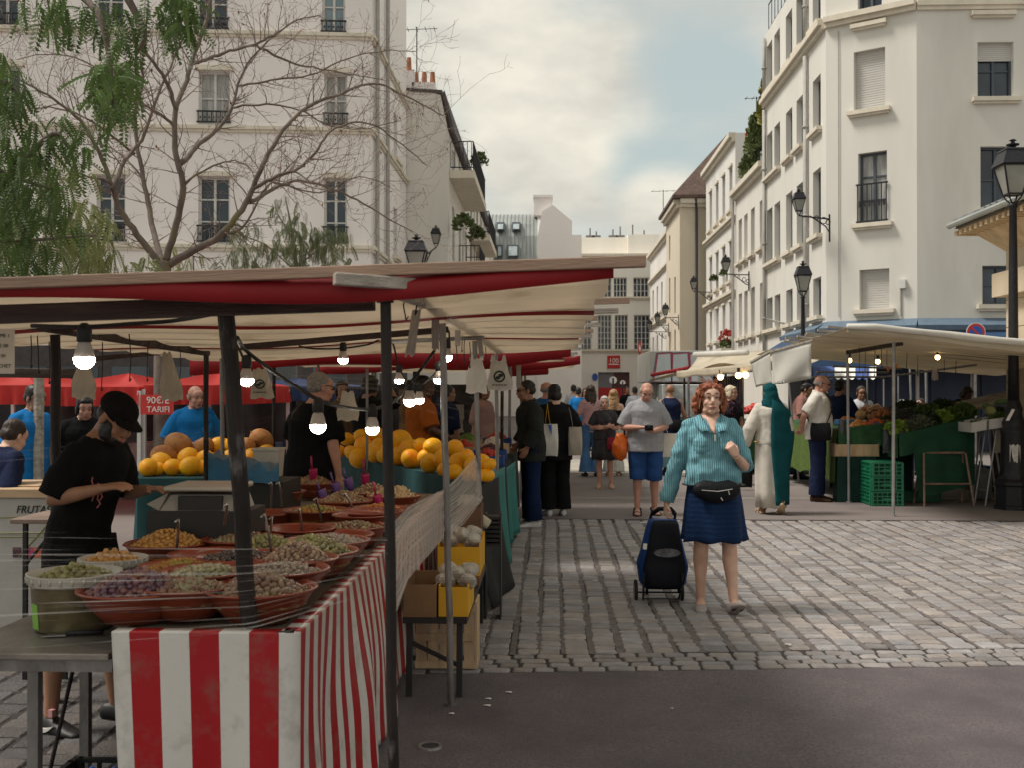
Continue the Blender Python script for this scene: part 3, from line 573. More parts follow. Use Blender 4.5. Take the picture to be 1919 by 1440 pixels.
# ================================================================ left stall: frame and canopies
m_pipe1 = mat('rusty_pipe', (.018,.013,.012), .6, var=.5, vs=9, metal=.0, spec=.25, bump=.3, bs=60, col2=(.11,.10,.10), c2=(.57,.70), c2s=14, stretch=(1,1,.35))
m_pipe2 = mat('galvanised_pipe', (.22,.21,.205), .45, var=.3, vs=10, metal=.6, bump=.2, bs=60, col2=(.12,.10,.09), c2=(.55,.7), c2s=12, stretch=(1,1,.35))
m_wood = mat('old_timber', (.055,.037,.032), .85, var=.35, vs=5, bump=.5, bs=30, stretch=(.6,6,6), col2=(.13,.095,.08), c2=(.52,.72), c2s=3)
m_woodg = mat('grey_timber', (.36,.32,.275), .85, var=.3, vs=5, bump=.4, bs=30, stretch=(.6,6,6), col2=(.16,.13,.11), c2=(.52,.7), c2s=4)
m_creamt = mat('cream_tarp', (.72,.645,.54), .6, var=.07, vs=2.5, trans=.5, bump=.08, bs=12, col2=(.50,.42,.32), c2=(.56,.72), c2s=2.2)
m_redt = mat('red_tarp', (.33,.013,.018), .55, var=.12, vs=2.5, trans=.34, bump=.08, bs=12)
m_rope = mat('black_cable', (.012,.011,.012), .6, var=.2)
def sagz(X, Y, Y0, Y1, k, zr, sl, amp):
    ph = (Y-Y0)/(Y1-Y0)*k; return zr+sl*(X-.2)-amp*abs(math.sin(math.pi*ph))**.8-.015*math.sin(X*3.1+Y)
def canopy(t, x0, x1, Y0, Y1, reds, zr, sl, k=9, amp=.035, val=.13, front=True, skew=0, nx=26, ny=90, valmat=1, edge=0):
    mb = MB(); P = []; rows = []
    if front:                                               # the edge hangs over the front batten
        for j, dz in enumerate((-val, -val*.5, -.02)): rows.append((Y0-.02, dz, 1))
    for j in range(ny+1): rows.append((Y0+(Y1-Y0)*j/ny, 0, 0))
    for (Y, dz, v) in rows:
        r = []
        for i in range(nx+1):
            X = x0+(x1-x0)*i/nx; z = sagz(X, max(Y,Y0), Y0, Y1, k, zr, sl, amp)+dz*(1+.25*math.sin(X*2.3+Y0))
            r.append(V(X+edge*math.sin(Y*5.1)*(i == nx), Y+skew*(X-x0)+(.012*math.sin(X*7) if v else 0), z))
        P.append(r)
    A = MB(); A.sheet(P, .0025); nb = nx
    A.m = []
    for i in range(len(rows)-1):
        Y = (rows[i][0]+rows[i+1][0])/2; red = rows[i][2] and valmat or any(a <= Y <= b for a, b in reds)
        A.m += [1 if red else 0]*(2*nb)
    A.m += [0]*(len(A.f)-len(A.m))
    return A.build('canopy', [m_creamt, m_redt], t, smooth=True)
ST = thing('market_stall', 'near market stall frame with red and cream striped canopy over the olive bowls', 'market stall', (-1, 6, 0))
canopy(ST, -2.95, .20, 3.27, 9.25, ((3.2,3.42),(4.95,5.2),(7.0,7.08),(9.05,9.3)), 1.930, .030, k=10, amp=.035, val=.062, edge=.012)
def beam_px(t, a, b, w, h, m, name='beam'): mb = MB(); mb.beam(at(*a), at(*b), w, h); return mb.build(name, m, t, bevel=.004)
mb = MB(); mb.beam(V(-3.1,3.24,1.832), V(.285,3.25,1.935), .035, .034); mb.build('batten', mat('batten_wood', (.30,.20,.145), .8, var=.25, vs=4, bump=.3, bs=40, stretch=(.5,6,6)), ST, bevel=.003)
for i, Y in enumerate((4.75, 5.35, 5.9, 6.45, 7.1, 7.75, 8.5)):
    mb = MB(); e = random.uniform(.0,.10); mb.beam(V(-2.9,Y,1.853), V(.20+.05+e,Y+.02,1.945), .03, .024); mb.build('batten', m_woodg if i % 2 else MATS['batten_wood'], ST)
beam_px(ST, (-90,592,3.45), (702,564,3.42), .045, .058, m_wood)
beam_px(ST, (626,522,3.22), (792,534,3.30), .05, .036, m_woodg)
beam_px(ST, (745,545,3.35), (838,580,5.45), .04, .045, m_woodg); beam_px(ST, (838,580,5.5), (900,622,7.5), .04, .045, m_woodg); beam_px(ST, (900,622,7.52), (936,655,9.4), .04, .045, m_woodg)
beam_px(ST, (60,608,4.9), (388,660,7.45), .045, .045, m_wood); beam_px(ST, (-80,697,6.4), (150,700,6.5), .05, .055, m_wood)
beam_px(ST, (145,674,6.5), (310,660,8.2), .03, .03, m_wood)
def post(t, a, b, r, m, name='post'):
    mb = MB(); pa, pb = at(*a), b if isinstance(b, Vector) else at(*b); n = 9
    mb.tube([pa.lerp(pb, i/n)+V(random.uniform(-.003,.003),random.uniform(-.003,.003),0) for i in range(n+1)], r, 12)
    mb.tube([pb+ZV*.0, pb+ZV*.012], r*1.9, 12); return mb.build(name, m, t, smooth=False)
post(ST, (722,545,3.3), gz(742,1701), .0165, m_pipe1); post(ST, (828,556,5.35), gz(846,1325), .0165, m_pipe2); post(ST, (888,603,7.4), gz(906,1162), .017, m_pipe2)
post(ST, (930,650,9.4), gz(934,1071), .0165, m_pipe2); post(ST, (424,588,3.47), gz(502,1622), .0275, m_pipe1)
post(ST, (104,612,5.4), gz(104,1321), .024, m_pipe1); post(ST, (386,652,7.4), gz(387,1162), .018, m_pipe1); post(ST, (415,652,8.6), gz(419,1102), .017, m_pipe2)
mb = MB(); mb.beam(at(452,650,5.5), at(840,617,5.4), .028, .03); mb.build('crossbar', m_wood, ST)
mb = MB(); mb.tube([at(725,640,5.9), at(905,632,6.6)], .012, 8); mb.build('crossbar', m_pipe2, ST)
for (x,y,d) in ((722,548,3.3),(828,560,5.35),(888,606,7.4)):
    mb = MB(); p = at(x,y,d); mb.tube([p-ZV*.03, p+ZV*.03], .026, 12); mb.box(p.x-.035,p.x+.035,p.y-.02,p.y+.02,p.z-.008,p.z+.012); mb.build('clamp', m_pipe1, ST)
# two further canopies down the row
S2 = thing('market_stall', 'second striped market stall in the row, red fringe facing the paving', 'market stall', (-1, 12, 0))
canopy(S2, -3.2, .19, 9.65, 14.6, ((9.6,9.95),(11.4,11.7),(13.2,13.5)), 1.99, .03, k=7, val=.17)
for i, Y in enumerate((10.2,10.9,11.6,12.3,13.0,13.8)):
    mb = MB(); mb.beam(V(-3.1,Y,1.92), V(.24+random.uniform(0,.12),Y,2.0), .03, .03); mb.build('batten', m_woodg, S2)
for (x,Y,m) in ((-.50,11.4,m_pipe1),(-.5,13.6,m_pipe2),(-2.9,11.4,m_pipe1),(-2.9,13.6,m_pipe2)):
    mb = MB(); mb.tube([V(x,Y,0),V(x+.01,Y,1.93)], .018, 10); mb.build('post', m, S2)
S3 = thing('market_stall', 'farthest striped stall canopy on the left side of the street', 'market stall', (-1, 18, 0))
canopy(S3, -3.2, .42, 14.9, 21, ((14.8,15.2),(17,17.4),(19,19.4)), 2.02, .03, k=7, val=.12)
for (x,Y) in ((-.4,15.6),(-.4,18),(-2.9,15.6),(-2.9,18)):
    mb = MB(); mb.tube([V(x,Y,0),V(x,Y,1.95)], .02, 8); mb.build('post', m_pipe2, S3)
mb = MB(); mb.tube([V(-.75,15.2,1.80),V(-.03,15.5,1.84)], .055, 10); mb.build('rolled_tarp', m_redt, S3)
# ================================================================ bulbs and cables
m_bulb = mat('bulb_glow', (.9,.85,.75), .3, emit=(1,.92,.78), es=24, var=0); m_collar = mat('bulb_collar', (.38,.33,.29), .5, var=.05)
BP = ((158,672,3.5,.033,'big bulb at far left above the capped vendor'),(643,673,6.6,.031,'bulb hanging highest in the middle, under the dark crossbar'),(596,799,4.3,.032,'large low bulb in front of the black shirted back'),
      (698,804,5.0,.032,'low bulb just left of the dark front post'),(748,712,7.0,.030,'small bulb right of the front post, above the touching pair'),(768,752,5.6,.032,'left bulb of the touching pair right of the front post'),
      (786,750,6.6,.030,'right bulb of the touching pair right of the front post'),(823,711,6.1,.030,'bulb partly hidden by the second pipe post, lower one'),(838,668,6.0,.028,'bulb peeking right of the second post, upper one'),(462,712,4.5,.03,'tilted bulb half hidden by the thick leaning post'))
for (x,y,d,r,lab) in BP:
    c = at(x,y,d); t = thing('light_bulb', 'lit '+lab, 'light bulb', c, 0, 'bulbs strung under the left canopy')
    mb = MB(); mb.lathe([(.001,-r)]+[(r*math.sin(a), -r*math.cos(a)) for a in [math.pi*i/12 for i in range(1,7)]]+[(r*.985,r*.12)], c, 20); mb.build('globe', m_bulb, t, smooth=True)
    mb = MB(); mb.lathe([(r*.98,r*.125),(r*.86,r*.75),(r*.62,r*1.5),(r*.55,r*1.62)], c, 18); mb.build('collar', m_collar, t, smooth=True)
    mb = MB(); mb.lathe([(r*.60,r*1.63),(r*.72,r*1.7),(r*.70,r*2.9),(r*.5,r*3.3),(r*.25,r*3.5)], c, 14); mb.build('socket', m_rope, t, smooth=True)
def cable(pts, lab, r=.005, name='light_cable', cat='cable', m=None, n=6, group=None):
    P = [at(*p) if len(p) == 3 and not isinstance(p, Vector) else p for p in pts]; Q = []
    for i in range(len(P)-1):
        a = P[max(i-1,0)]; b = P[i]; c = P[i+1]; e = P[min(i+2,len(P)-1)]
        for k in range(6):
            u = k/6; Q.append(.5*((2*b)+(c-a)*u+(2*a-5*b+4*c-e)*u*u+(3*b-a-3*c+e)*u**3))
    Q.append(P[-1]); mb = MB(); mb.tube(Q, r, n); return tag(mb.build(name, m or m_rope, smooth=True), lab, cat, group)
cable([(445,632,4.2),(465,660,4.5),(530,708,4.4),(596,750,4.3),(645,764,4.6),(697,768,5.0),(740,752,5.3),(768,718,5.6),(790,690,5.6),(815,655,5.5)], 'thick black bulb cable sagging from the leaning post to the pipe posts', .008)
cable([(560,648,6.6),(590,653,6.6),(643,652,6.6),(690,645,6.6),(715,635,6.6),(735,640,6.8),(748,690,7.0),(768,718,6.6),(786,724,6.6),(810,705,6.3),(822,690,6.1)], 'thin black bulb cable dipping behind the front post', .006)
cable([(60,610,3.6),(158,612,3.5),(250,606,3.6),(330,600,3.7),(415,585,3.6)], 'black cable along the wooden front beam, holding the far left bulb', .008)
cable([(440,640,4.6),(452,662,4.5),(462,688,4.5)], 'short cable holding the tilted bulb by the leaning post', .006)
cable([(838,600,6.0),(842,630,6.0),(838,655,6.0)], 'short cable holding the upper bulb by the second post', .005)
random.seed(11)
for (x,y0,y1,d) in ((58,628,690,5),(70,628,700,5.2),(92,640,720,5),(192,640,735,5.5),(242,625,715,5),(278,640,715,6),(338,655,720,7),(760,545,600,4),(775,548,590,4),(812,560,690,5.4),(845,600,680,6.4),(858,610,690,6.6),(872,615,685,7),(868,600,660,6.8),(880,640,690,7.2),(1640-730,650,690,8)):
    p0, p1 = at(x,y0,d), at(x+random.uniform(-3,3),y1,d); mb = MB(); mb.tube([p0, p0.lerp(p1,.5)+V(random.uniform(-.01,.01),.005,0), p1, p1+V(.008,0,.015)], .0028, 5)
    tag(mb.build('hanging_cord', m_rope), 'thin black cord dangling from the left canopy frame', 'cord', 'black cords dangling under the left canopy')
# ================================================================ plastic: hanging strips, bags, stretch film
def alpha_mat(name, col, a0, a1, sc, rough=.25, attr=None, contrast=(.35,.7), diff=.5):
    m = bpy.data.materials.new(name); m.use_nodes = True; t = m.node_tree; t.nodes.clear(); o = N(t,'ShaderNodeOutputMaterial')
    tr = N(t,'ShaderNodeBsdfTransparent'); b = N(t,'ShaderNodeBsdfPrincipled'); b.inputs['Base Color'].default_value = tuple(col)+(1,); b.inputs['Roughness'].default_value = rough
    tl = N(t,'ShaderNodeBsdfTranslucent'); tl.inputs[0].default_value = tuple(col)+(1,); m2 = N(t,'ShaderNodeMixShader'); m2.inputs[0].default_value = diff; L(t,b.outputs[0],m2.inputs[1]); L(t,tl.outputs[0],m2.inputs[2])
    ms = N(t,'ShaderNodeMixShader'); n = N(t,'ShaderNodeTexNoise'); n.inputs['Scale'].default_value = 1; n.inputs['Detail'].default_value = 6; n.inputs['Roughness'].default_value = .6
    mp = N(t,'ShaderNodeMapping'); mp.inputs['Scale'].default_value = sc
    if attr:
        c = N(t,'ShaderNodeCombineXYZ')
        for i, k in enumerate(attr): at_ = N(t,'ShaderNodeAttribute',attribute_name=k); L(t,at_.outputs['Fac'],c.inputs[i])
        L(t,c.outputs[0],mp.inputs[0])
    else: tc = N(t,'ShaderNodeTexCoord'); L(t,tc.outputs['Object'],mp.inputs[0])
    L(t,mp.outputs[0],n.inputs[0]); mr = N(t,'ShaderNodeMapRange'); mr.inputs[1].default_value, mr.inputs[2].default_value = contrast; mr.inputs[3].default_value = a0; mr.inputs[4].default_value = a1
    L(t,n.outputs[0],mr.inputs[0]); L(t,mr.outputs[0],ms.inputs[0]); L(t,tr.outputs[0],ms.inputs[1]); L(t,m2.outputs[0],ms.inputs[2]); L(t,ms.outputs[0],o.inputs[0]); MATS[name] = m; return m
def film(P, m, name, lab, cat, uv=True):
    mb = MB(); mb.grid(P); o = mb.build(name, m, smooth=True); a, b = len(P), len(P[0])
    for k, f in (('su', lambda i,j: i/(a-1)), ('sv', lambda i,j: j/(b-1))):
        at_ = o.data.attributes.new(k, 'FLOAT', 'POINT'); at_.data.foreach_set('value', [f(i,j) for i in range(a) for j in range(b)])
    return tag(o, lab, cat)
m_film = alpha_mat('stretch_film', (.62,.57,.51), .22, .92, (2.2, 75, 1), .25, ('su','sv'), (.36,.62), .35)
m_film2 = alpha_mat('clear_film', (.8,.78,.75), .0, .75, (1.3, 34, 1), .15, ('su','sv'), (.56,.76), .25)
keys = [(0,(733,985,3.29),(733,1180,3.29)),(.28,(765,950,4.0),(768,1085,4.0)),(.55,(832,918,5.35),(832,1010,5.35)),(.72,(855,897,6.0),(868,985,6.0)),(1,(892,852,7.4),(905,935,7.4))]
def film_pts(keys, na, nb, wr=.01, seed=0):
    P = []
    for i in range(na):
        u = i/(na-1); k = max(q for q in range(len(keys)-1) if keys[q][0] <= u+1e-9); a, b = keys[k], keys[k+1]; w = (u-a[0])/(b[0]-a[0])
        T = at(*a[1]).lerp(at(*b[1]), w); B = at(*a[2]).lerp(at(*b[2]), w); r = []
        for j in range(nb):
            v = j/(nb-1); p = T.lerp(B, v); p = p+V(1,-.15,0)*(wr*(math.sin(v*23+u*3+seed)+.6*math.sin(v*51-u*5)+.35*math.sin(v*90+u*9)))
            r.append(p)
        P.append(r)
    return P
film(film_pts(keys, 30, 60, .0025), m_film, 'stretch_film', 'band of whitish stretch film twisted along the side pipe posts', 'plastic film')
film(film_pts([(0,(-60,985,3.3),(-60,1225,3.3)),(.6,(452,1000,3.30),(470,1185,3.30)),(1,(724,1004,3.27),(730,1105,3.27))], 40, 46, .006, 2), m_film2, 'clear_film', 'clear stretch film with bright creases across the front of the olive bowls', 'plastic film')
film(film_pts([(0,(-40,842,5.2),(-40,880,5.2)),(.4,(250,822,6.2),(255,850,6.2)),(1,(560,770,7.6),(560,790,7.6))], 24, 16, .004, 4), m_film2, 'clear_film', 'thin strand of clear film stretched behind the capped vendor', 'plastic film')
film(film_pts([(0,(500,690,8.0),(500,735,8.0)),(.5,(715,700,7.6),(715,750,7.6)),(1,(900,745,7.4),(900,800,7.4))], 30, 24, .004, 6), m_film2, 'clear_film', 'faint clear film stretched above the grey haired vendor', 'plastic film')
m_bag = mat('white_plastic_bag', (.70,.68,.64), .45, var=.06, trans=.3, bump=.2, bs=25); m_kraft = mat('cream_sachet', (.52,.46,.37), .6, var=.1, trans=.25, bump=.2, bs=18); m_clearb = mat('cloudy_plastic', (.46,.42,.38), .35, var=.25, vs=7, trans=.3, bump=.3, bs=20)
m_print = mat('black_print', (.02,.03,.02), .6)
def hangbag(x, y0, y1, w, d, lab, m=m_bag, vest=False, logo=False, lean=0, name='plastic_bag', th=.02, top=.55):
    c = at(x,(y0+y1)/2,d); k = d/FPX; H = (y1-y0)*k; Wd = w*k; t = thing(name, lab, 'bag', (c.x, c.y, c.z-H/2)); P = []; n = 12; z1 = c.z+H/2
    for side in (1,-1):
        P = []
        for i in range(13):
            v = i/12; ww = Wd*(top+(1-top)*min(1,v*1.6))*(1-.06*math.sin(v*9+x)); r = []
            for j in range(n+1):
                u = j/n*2-1; bul = th*math.sin(math.pi*min(1,v*1.1))*(1-u*u)+.004*math.sin(u*9+v*12+x)
                r.append(V(c.x+u*ww/2+lean*k*v, c.y-side*bul, z1-H*v+.006*math.sin(u*5+x)))
            P.append(r)
        mb = MB() if side == 1 else mb; mb.grid(P if side == 1 else [r[::-1] for r in P])
    mb.build('bag_body', m, t, smooth=True)
    if vest:
        for s in (-1,1):
            q = MB(); q.grid([[V(c.x+s*Wd*.23+(u-.5)*Wd*.22*(1-v*.6), c.y-.012+.02*v, z1-.01+v*H*.22) for u in (0,.5,1)] for v in (0,.5,1)]); q.build('handle', m, t, smooth=True)
    if logo:
        q = MB(); yy = c.y-th-.006; cz = c.z-H*.02
        ring = [(math.cos(a),math.sin(a)) for a in [2*math.pi*i/20 for i in range(21)]]; R0 = Wd*.24
        q.grid([[V(c.x+lean*k*.5+a*R0, yy, cz+b*R0) for a,b in ring],[V(c.x+lean*k*.5+a*R0*.72, yy, cz+b*R0*.72) for a,b in ring]])
        for s in (-1,1): q.ell(V(c.x+lean*k*.5+s*R0*.25, yy, cz+s*R0*.2), (R0*.42,.003,R0*.3), n=8, m=5)
        for s in (-2,-1,0,1,2): q.box(c.x+lean*k*.5+s*R0*.5-R0*.17, c.x+lean*k*.5+s*R0*.5+R0*.17, yy-.001, yy+.001, cz-R0*1.7, cz-R0*1.5)
        q.build('printed_logo', m_print, t)
    return t
hangbag(893,672,738,40,7.3,'plain white carrier bag hanging on the third pipe post', vest=True)
hangbag(934,675,733,46,8.6,'carrier bag with round black animal logo on the fourth post', vest=True, logo=True, lean=4)
hangbag(486,690,748,42,6.5,'cream bag with round black logo beside the thick leaning post', m_kraft, logo=True, lean=6)
hangbag(157,680,748,46,5.0,'blank cream sachet hanging below the far left bulb', m_kraft, top=.5, lean=0)
hangbag(312,660,752,40,6.0,'cream sachet with small print hanging between the back posts', m_kraft, top=.35, lean=12)
hangbag(782,572,666,18,4.4,'long cloudy plastic strip right of the front post', m_clearb, top=.9, lean=-14, th=.008, name='plastic_strip')
hangbag(816,548,655,14,5.2,'narrow cloudy plastic strip left of the second post', m_clearb, top=.95, th=.008, name='plastic_strip')
hangbag(858,572,648,10,6.3,'thin cloudy plastic strip right of the second post', m_clearb, top=.95, th=.006, name='plastic_strip')
hangbag(893,605,668,10,7.1,'cloudy plastic strip at the top of the third post', m_clearb, top=.9, lean=10, th=.006, name='plastic_strip')
hangbag(955,672,722,9,10,'greyish plastic strip behind the fourth post', m_clearb, top=.95, th=.006, name='plastic_strip')
hangbag(972,682,728,9,11,'greyish plastic strip farther along the row of posts', m_clearb, top=.95, th=.006, name='plastic_strip')
hangbag(652,735,790,40,7.6,'pair of crumpled cream bags tied behind the front post', m_kraft, top=.5)
# paper price sheet at the far left
t = thing('paper_sheet', 'paper sheet with printed black capitals hanging at the far left', 'sign', at(5,655,3.9)); c = at(4,655,3.9); mb = MB(); mb.box(c.x-.05,c.x+.045,c.y-.001,c.y+.001,c.z-.085,c.z+.075); mb.build('sheet', mat('paper', (.50,.46,.41), .7, var=.06), t)
for i, s_ in enumerate(('OMME 1','S 02 00','00 01','PLACHET')): text(s_, .018, m_print, t, V(c.x-.004,c.y-.003,c.z+.05-i*.036), (math.pi/2,0,0), extrude=.0004)
# small red print on the tarp underside
t = thing('tarp_print', 'faint red lettering printed on the underside of the near canopy', 'lettering', (-.9,6.2,1.8))
for i, (x,y) in enumerate(((550,628),(622,622),(688,616))):
    p = at(x,y,6.1); text('S' if i != 1 else 'm', .10, m_redt, t, p-ZV*.0, (math.pi-.15,0,0), name='letter', extrude=.0006)
# ================================================================ olive table, cloth and bowls
random.seed(21)
TZ = .765
m_ply = mat('table_board', (.20,.15,.11), .8, var=.25, vs=3, bump=.2)
t = thing('display_table', 'long trestle table under the olive bowls', 'table', (-1.35, 6, 0))
mb = MB(); mb.box(-1.40,-.83,3.47,4.62,TZ-.03,TZ); mb.box(-1.92,-.83,4.622,8.3,TZ-.03,TZ); mb.build('tabletop', m_ply, t)
PZ = at(90,1233,3.42).z+.003
for x in (-1.85,-.95):
    for y in (4.8 if x < -1 else 3.7,5.9,8.0): mb = MB(); mb.beam(V(x,y,0),V(x,y,TZ-.032),.045,.045,up=(0,1,0)); mb.build('leg', m_pipe1, t)
m_strip = stripes('striped_oilcloth', (.58,.56,.53), (.33,.003,.009), 0, .19, .5, 0, .38, dirt=.55, bump=.05, extra='su')
# path of the cloth: left edge -> corner -> along the side
xl = at(199,1205,3.40).x; xc = at(541,1196,3.40).x
path = []; n1 = 26
for i in range(n1+1): path.append((xl+(xc-xl)*i/n1, 3.40, 0))
for i in range(1,4): a = i/4*math.pi/2; path.append((xc-.0+.03*math.sin(a), 3.40+.03*(1-math.cos(a)), .3))
yy = 3.45
while yy < 8.2: path.append((xc+.03, yy, 1)); yy += .03
su = [0]
for a, b in zip(path, path[1:]): su.append(su[-1]+math.hypot(b[0]-a[0], b[1]-a[1]))
off = -(at(233,1205,3.40).x-xl)
P = []; NV = 26
for k, (x,y,s) in enumerate(path):
    r = []
    for j in range(NV+1):
        v = j/NV; sd_ = min(1, s)*min(1, max(0,(y-3.40)/.25))
        hem = .03+(.0 if y < 5 else .05*(y-5)*sd_); z = TZ+.022-(TZ+.022-hem)*v
        fold = sd_*v**1.1*(.024*math.sin(y*8.6+1.2+v*1.1)+.014*math.sin(y*17.1+2))+sd_*.07*v*math.exp(-((y-4.6)/.7)**2)+.02*sd_*math.sin(v*3.1)*math.sin(y*3)
        fy = (1-sd_)*v*(.008*math.sin(x*19)+.006*math.sin(x*7+1))
        r.append(V(x+fold+(0 if s else .035*v*(x-xc)/(xl-xc)), y-fy-(0 if s else .0), z))
    P.append(r)
top = [[V(r[0].x-(.06 if p[2] else 0), r[0].y+(.0 if p[2] else .06), r[0].z+.004)]+[V(r[0].x,r[0].y,r[0].z+.004)]+r for p, r in zip(path, P)]
mb = MB(); mb.sheet(top, -.002); o = mb.build('striped_tablecloth', m_strip, smooth=True); nb = len(top[0]); 
suc = su[n1]; su = [q if q <= suc else suc+(q-suc)*1.5 for q in su]
va = [su[i]+off+(.022*math.sin(j*.35+su[i]*2.6)*min(1,max(0,(su[i]-.62)/.4))*(j/nb) if path[i][2] else 0) for i in range(len(top)) for j in range(nb)]
o.data.attributes.new('su','FLOAT','POINT').data.foreach_set('value', va+va); tag(o, 'red and white striped oilcloth hanging round the front corner of the olive table', 'tablecloth')
m_bowl = mat('terracotta_plastic', (.21,.038,.017), .32, var=.10, vs=5, spec=.5); 
FOOD = {}
def food(name, c, var=.3, rough=.3, c2=None, spec=.5):
    FOOD[name] = mat(name, tuple(v*.8 for v in c), rough, var=var, vs=28, col2=tuple(v*.8 for v in c2) if c2 else None, c2=(.48,.56), c2s=17, spec=spec); return FOOD[name]
food('purple_olives', (.13,.055,.085), .5, .3, (.24,.10,.07)); food('green_olives', (.27,.25,.085), .3, .35, (.20,.17,.06)); food('pale_olives', (.36,.24,.15), .35, .35, (.24,.13,.09)); food('mixed_olives', (.22,.10,.06), .6, .3, (.30,.25,.13)); food('black_olives', (.055,.035,.035), .5, .25, (.12,.06,.04))
food('lupins', (.55,.28,.075), .25, .35); food('beans', (.36,.28,.21), .3, .4, (.25,.19,.16)); food('nuts', (.42,.29,.17), .35, .6, (.26,.14,.07)); food('peanuts', (.40,.26,.14), .4, .7, (.25,.12,.06)); food('ginger', (.62,.43,.23), .2, .6); food('apricots', (.55,.20,.03), .3, .5); food('peppers', (.40,.16,.02), .5, .3, (.25,.25,.03)); food('garlic', (.42,.36,.22), .3, .4, (.22,.22,.10)); food('herbed_olives', (.26,.20,.09), .5, .3, (.20,.05,.03))
BOWLS = [  # rim centre px, radius m, contents or None, piece radius, label
 (258,1128,.185,'purple_olives',.013,'heaped purple olives in the nearest bowl at left'),(455,1163,.18,'herbed_olives',.012,'olives with herbs and chilli behind the thick post base'),
 (520,1118,.165,'pale_olives',.013,'pale pinkish olives in the nearest right bowl'),(556,1086,.165,'beans',.010,'small greyish olives behind the pale pink ones'),(372,1103,.16,'garlic',.010,'marinated garlic cloves in a half full bowl'),
 (590,1058,.18,'green_olives',.014,'big heap of green olives left of the front post'),(405,1058,.165,'black_olives',.012,'dark olives in the middle left bowl'),(468,1028,.165,'mixed_olives',.012,'reddish mixed olives behind the thick post'),
 (315,1024,.175,'lupins',.010,'orange lupin beans heaped near the weighing scale'),(638,1024,.175,'beans',.014,'large greyish beans in the middle bowl'),(668,990,.165,'herbed_olives',.012,'brownish green olives left of the front post'),
 (300,1056,.16,None,0,''),(560,1000,.165,None,0,''),(700,968,.17,None,0,''),(590,968,.165,'peppers',.012,'yellow and orange pickled peppers'),(520,932,.17,None,0,''),
 (645,946,.17,'nuts',.010,'shelled almonds with purple scoops'),(696,926,.17,'nuts',.010,'mixed nuts behind the front post'),(585,912,.17,'peanuts',.009,'brown peanuts with pink scoop'),(785,936,.165,'ginger',.013,'pale crystallised ginger slices right of the front post'),
 (748,958,.165,'apricots',.014,'orange dried apricots right of the front post'),(500,968,.165,None,0,''),(760,975,.15,None,0,''),(715,1008,.15,None,0,''),(520,1045,.15,'green_olives',.011,'second small heap of green olives behind the thick post'),
 (350,1168,.15,'mixed_olives',.012,'red and black olive mix between the two front bowls'),(640,1062,.15,'pale_olives',.011,'small pale olives by the cloth edge'),(440,985,.15,'nuts',.010,'roasted nuts behind the thick post'),(250,1085,.14,'peppers',.011,'pickled chilli strips beside the pails')]
pos = [list(gz(b[0],b[1],.865))[:2] for b in BOWLS]
for it in range(60):
    for i in range(len(pos)):
        for j in range(i):
            dx = pos[i][0]-pos[j][0]; dy = pos[i][1]-pos[j][1]; d = math.hypot(dx,dy) or .01; m = (BOWLS[i][2]+BOWLS[j][2])*.82
            if d < m: k = (m-d)/2/d; pos[i][0] += dx*k; pos[i][1] += dy*k; pos[j][0] -= dx*k; pos[j][1] -= dy*k
    for p in pos: p[1] = min(max(p[1],3.68),8.1); p[0] = min(max(p[0],-1.78 if p[1] > 4.75 else -1.40),-.98)
EMPTY = iter(('half empty bowl under the lupins','empty bowl left of the herbed olives','empty red bowl behind the front post','empty bowl behind the pickled peppers','shallow empty bowl below the scale','empty bowl farthest right of the front post','small empty bowl near the cloth edge'))
def heap(c, R, h, pr, kind, n, name='food_heap', el=(1.25,.95,.95), jag=.5):
    mb = MB(); mb.lathe([(R*.98,-.03),(R*.9,h*.15),(R*.6,h*.55),(R*.3,h*.82),(.001,h*.9)], c, 14)
    for i in range(n):
        a = i*2.39996; q = math.sqrt((i+.5)/n)*R*.98; z = h*max(0,1-(q/R)**1.6)+random.uniform(-.2,jag)*pr
        rot = Euler((random.uniform(0,3),random.uniform(0,3),random.uniform(0,3))).to_matrix(); s = pr*random.uniform(.75,1.2)
        mb.ell(V(c)+V(q*math.cos(a)+random.uniform(-.3,.3)*pr, q*math.sin(a)+random.uniform(-.3,.3)*pr, z), (s*el[0],s*el[1],s*el[2]), rot, 7, 5)
    o = mb.build(name, FOOD[kind], smooth=True); return o
for b, p in zip(BOWLS, pos):
    R = b[2]*1.06; z0 = TZ+random.uniform(.002,.03); h = .105; near = p[1] < 5.2
    t = MB(); t.lathe([(R*.50,0),(R*.56,.002),(R*.80,h*.5),(R*.97,h*.96),(R*1.03,h),(R*1.0,h+.006),(R*.93,h*.94),(R*.76,h*.5),(R*.5,.012),(.001,.012)], (p[0],p[1],z0), 32)
    o = t.build('serving_bowl', m_bowl, smooth=True)
    if b[3]: tag(o, 'terracotta coloured bowl of '+b[5], 'bowl', 'serving bowls on the olive table')
    else: tag(o, next(EMPTY), 'bowl', 'serving bowls on the olive table')
    if b[3]:
        el = {'ginger':(1.8,1.0,.35),'apricots':(1.1,1.1,.5),'peanuts':(1.5,.8,.7),'nuts':(1.4,.9,.7),'beans':(1.2,1,.7)}.get(b[3],(1.2,.95,.95))
        h_ = heap((p[0],p[1],z0+h*.80), R*.86, .075 if b[3] in ('purple_olives','green_olives','ginger','lupins','nuts','pale_olives','peanuts') else .035, b[4], b[3], int(150 if near else 120), b[3], el)
        tag(h_, b[5], 'food', kind='stuff')
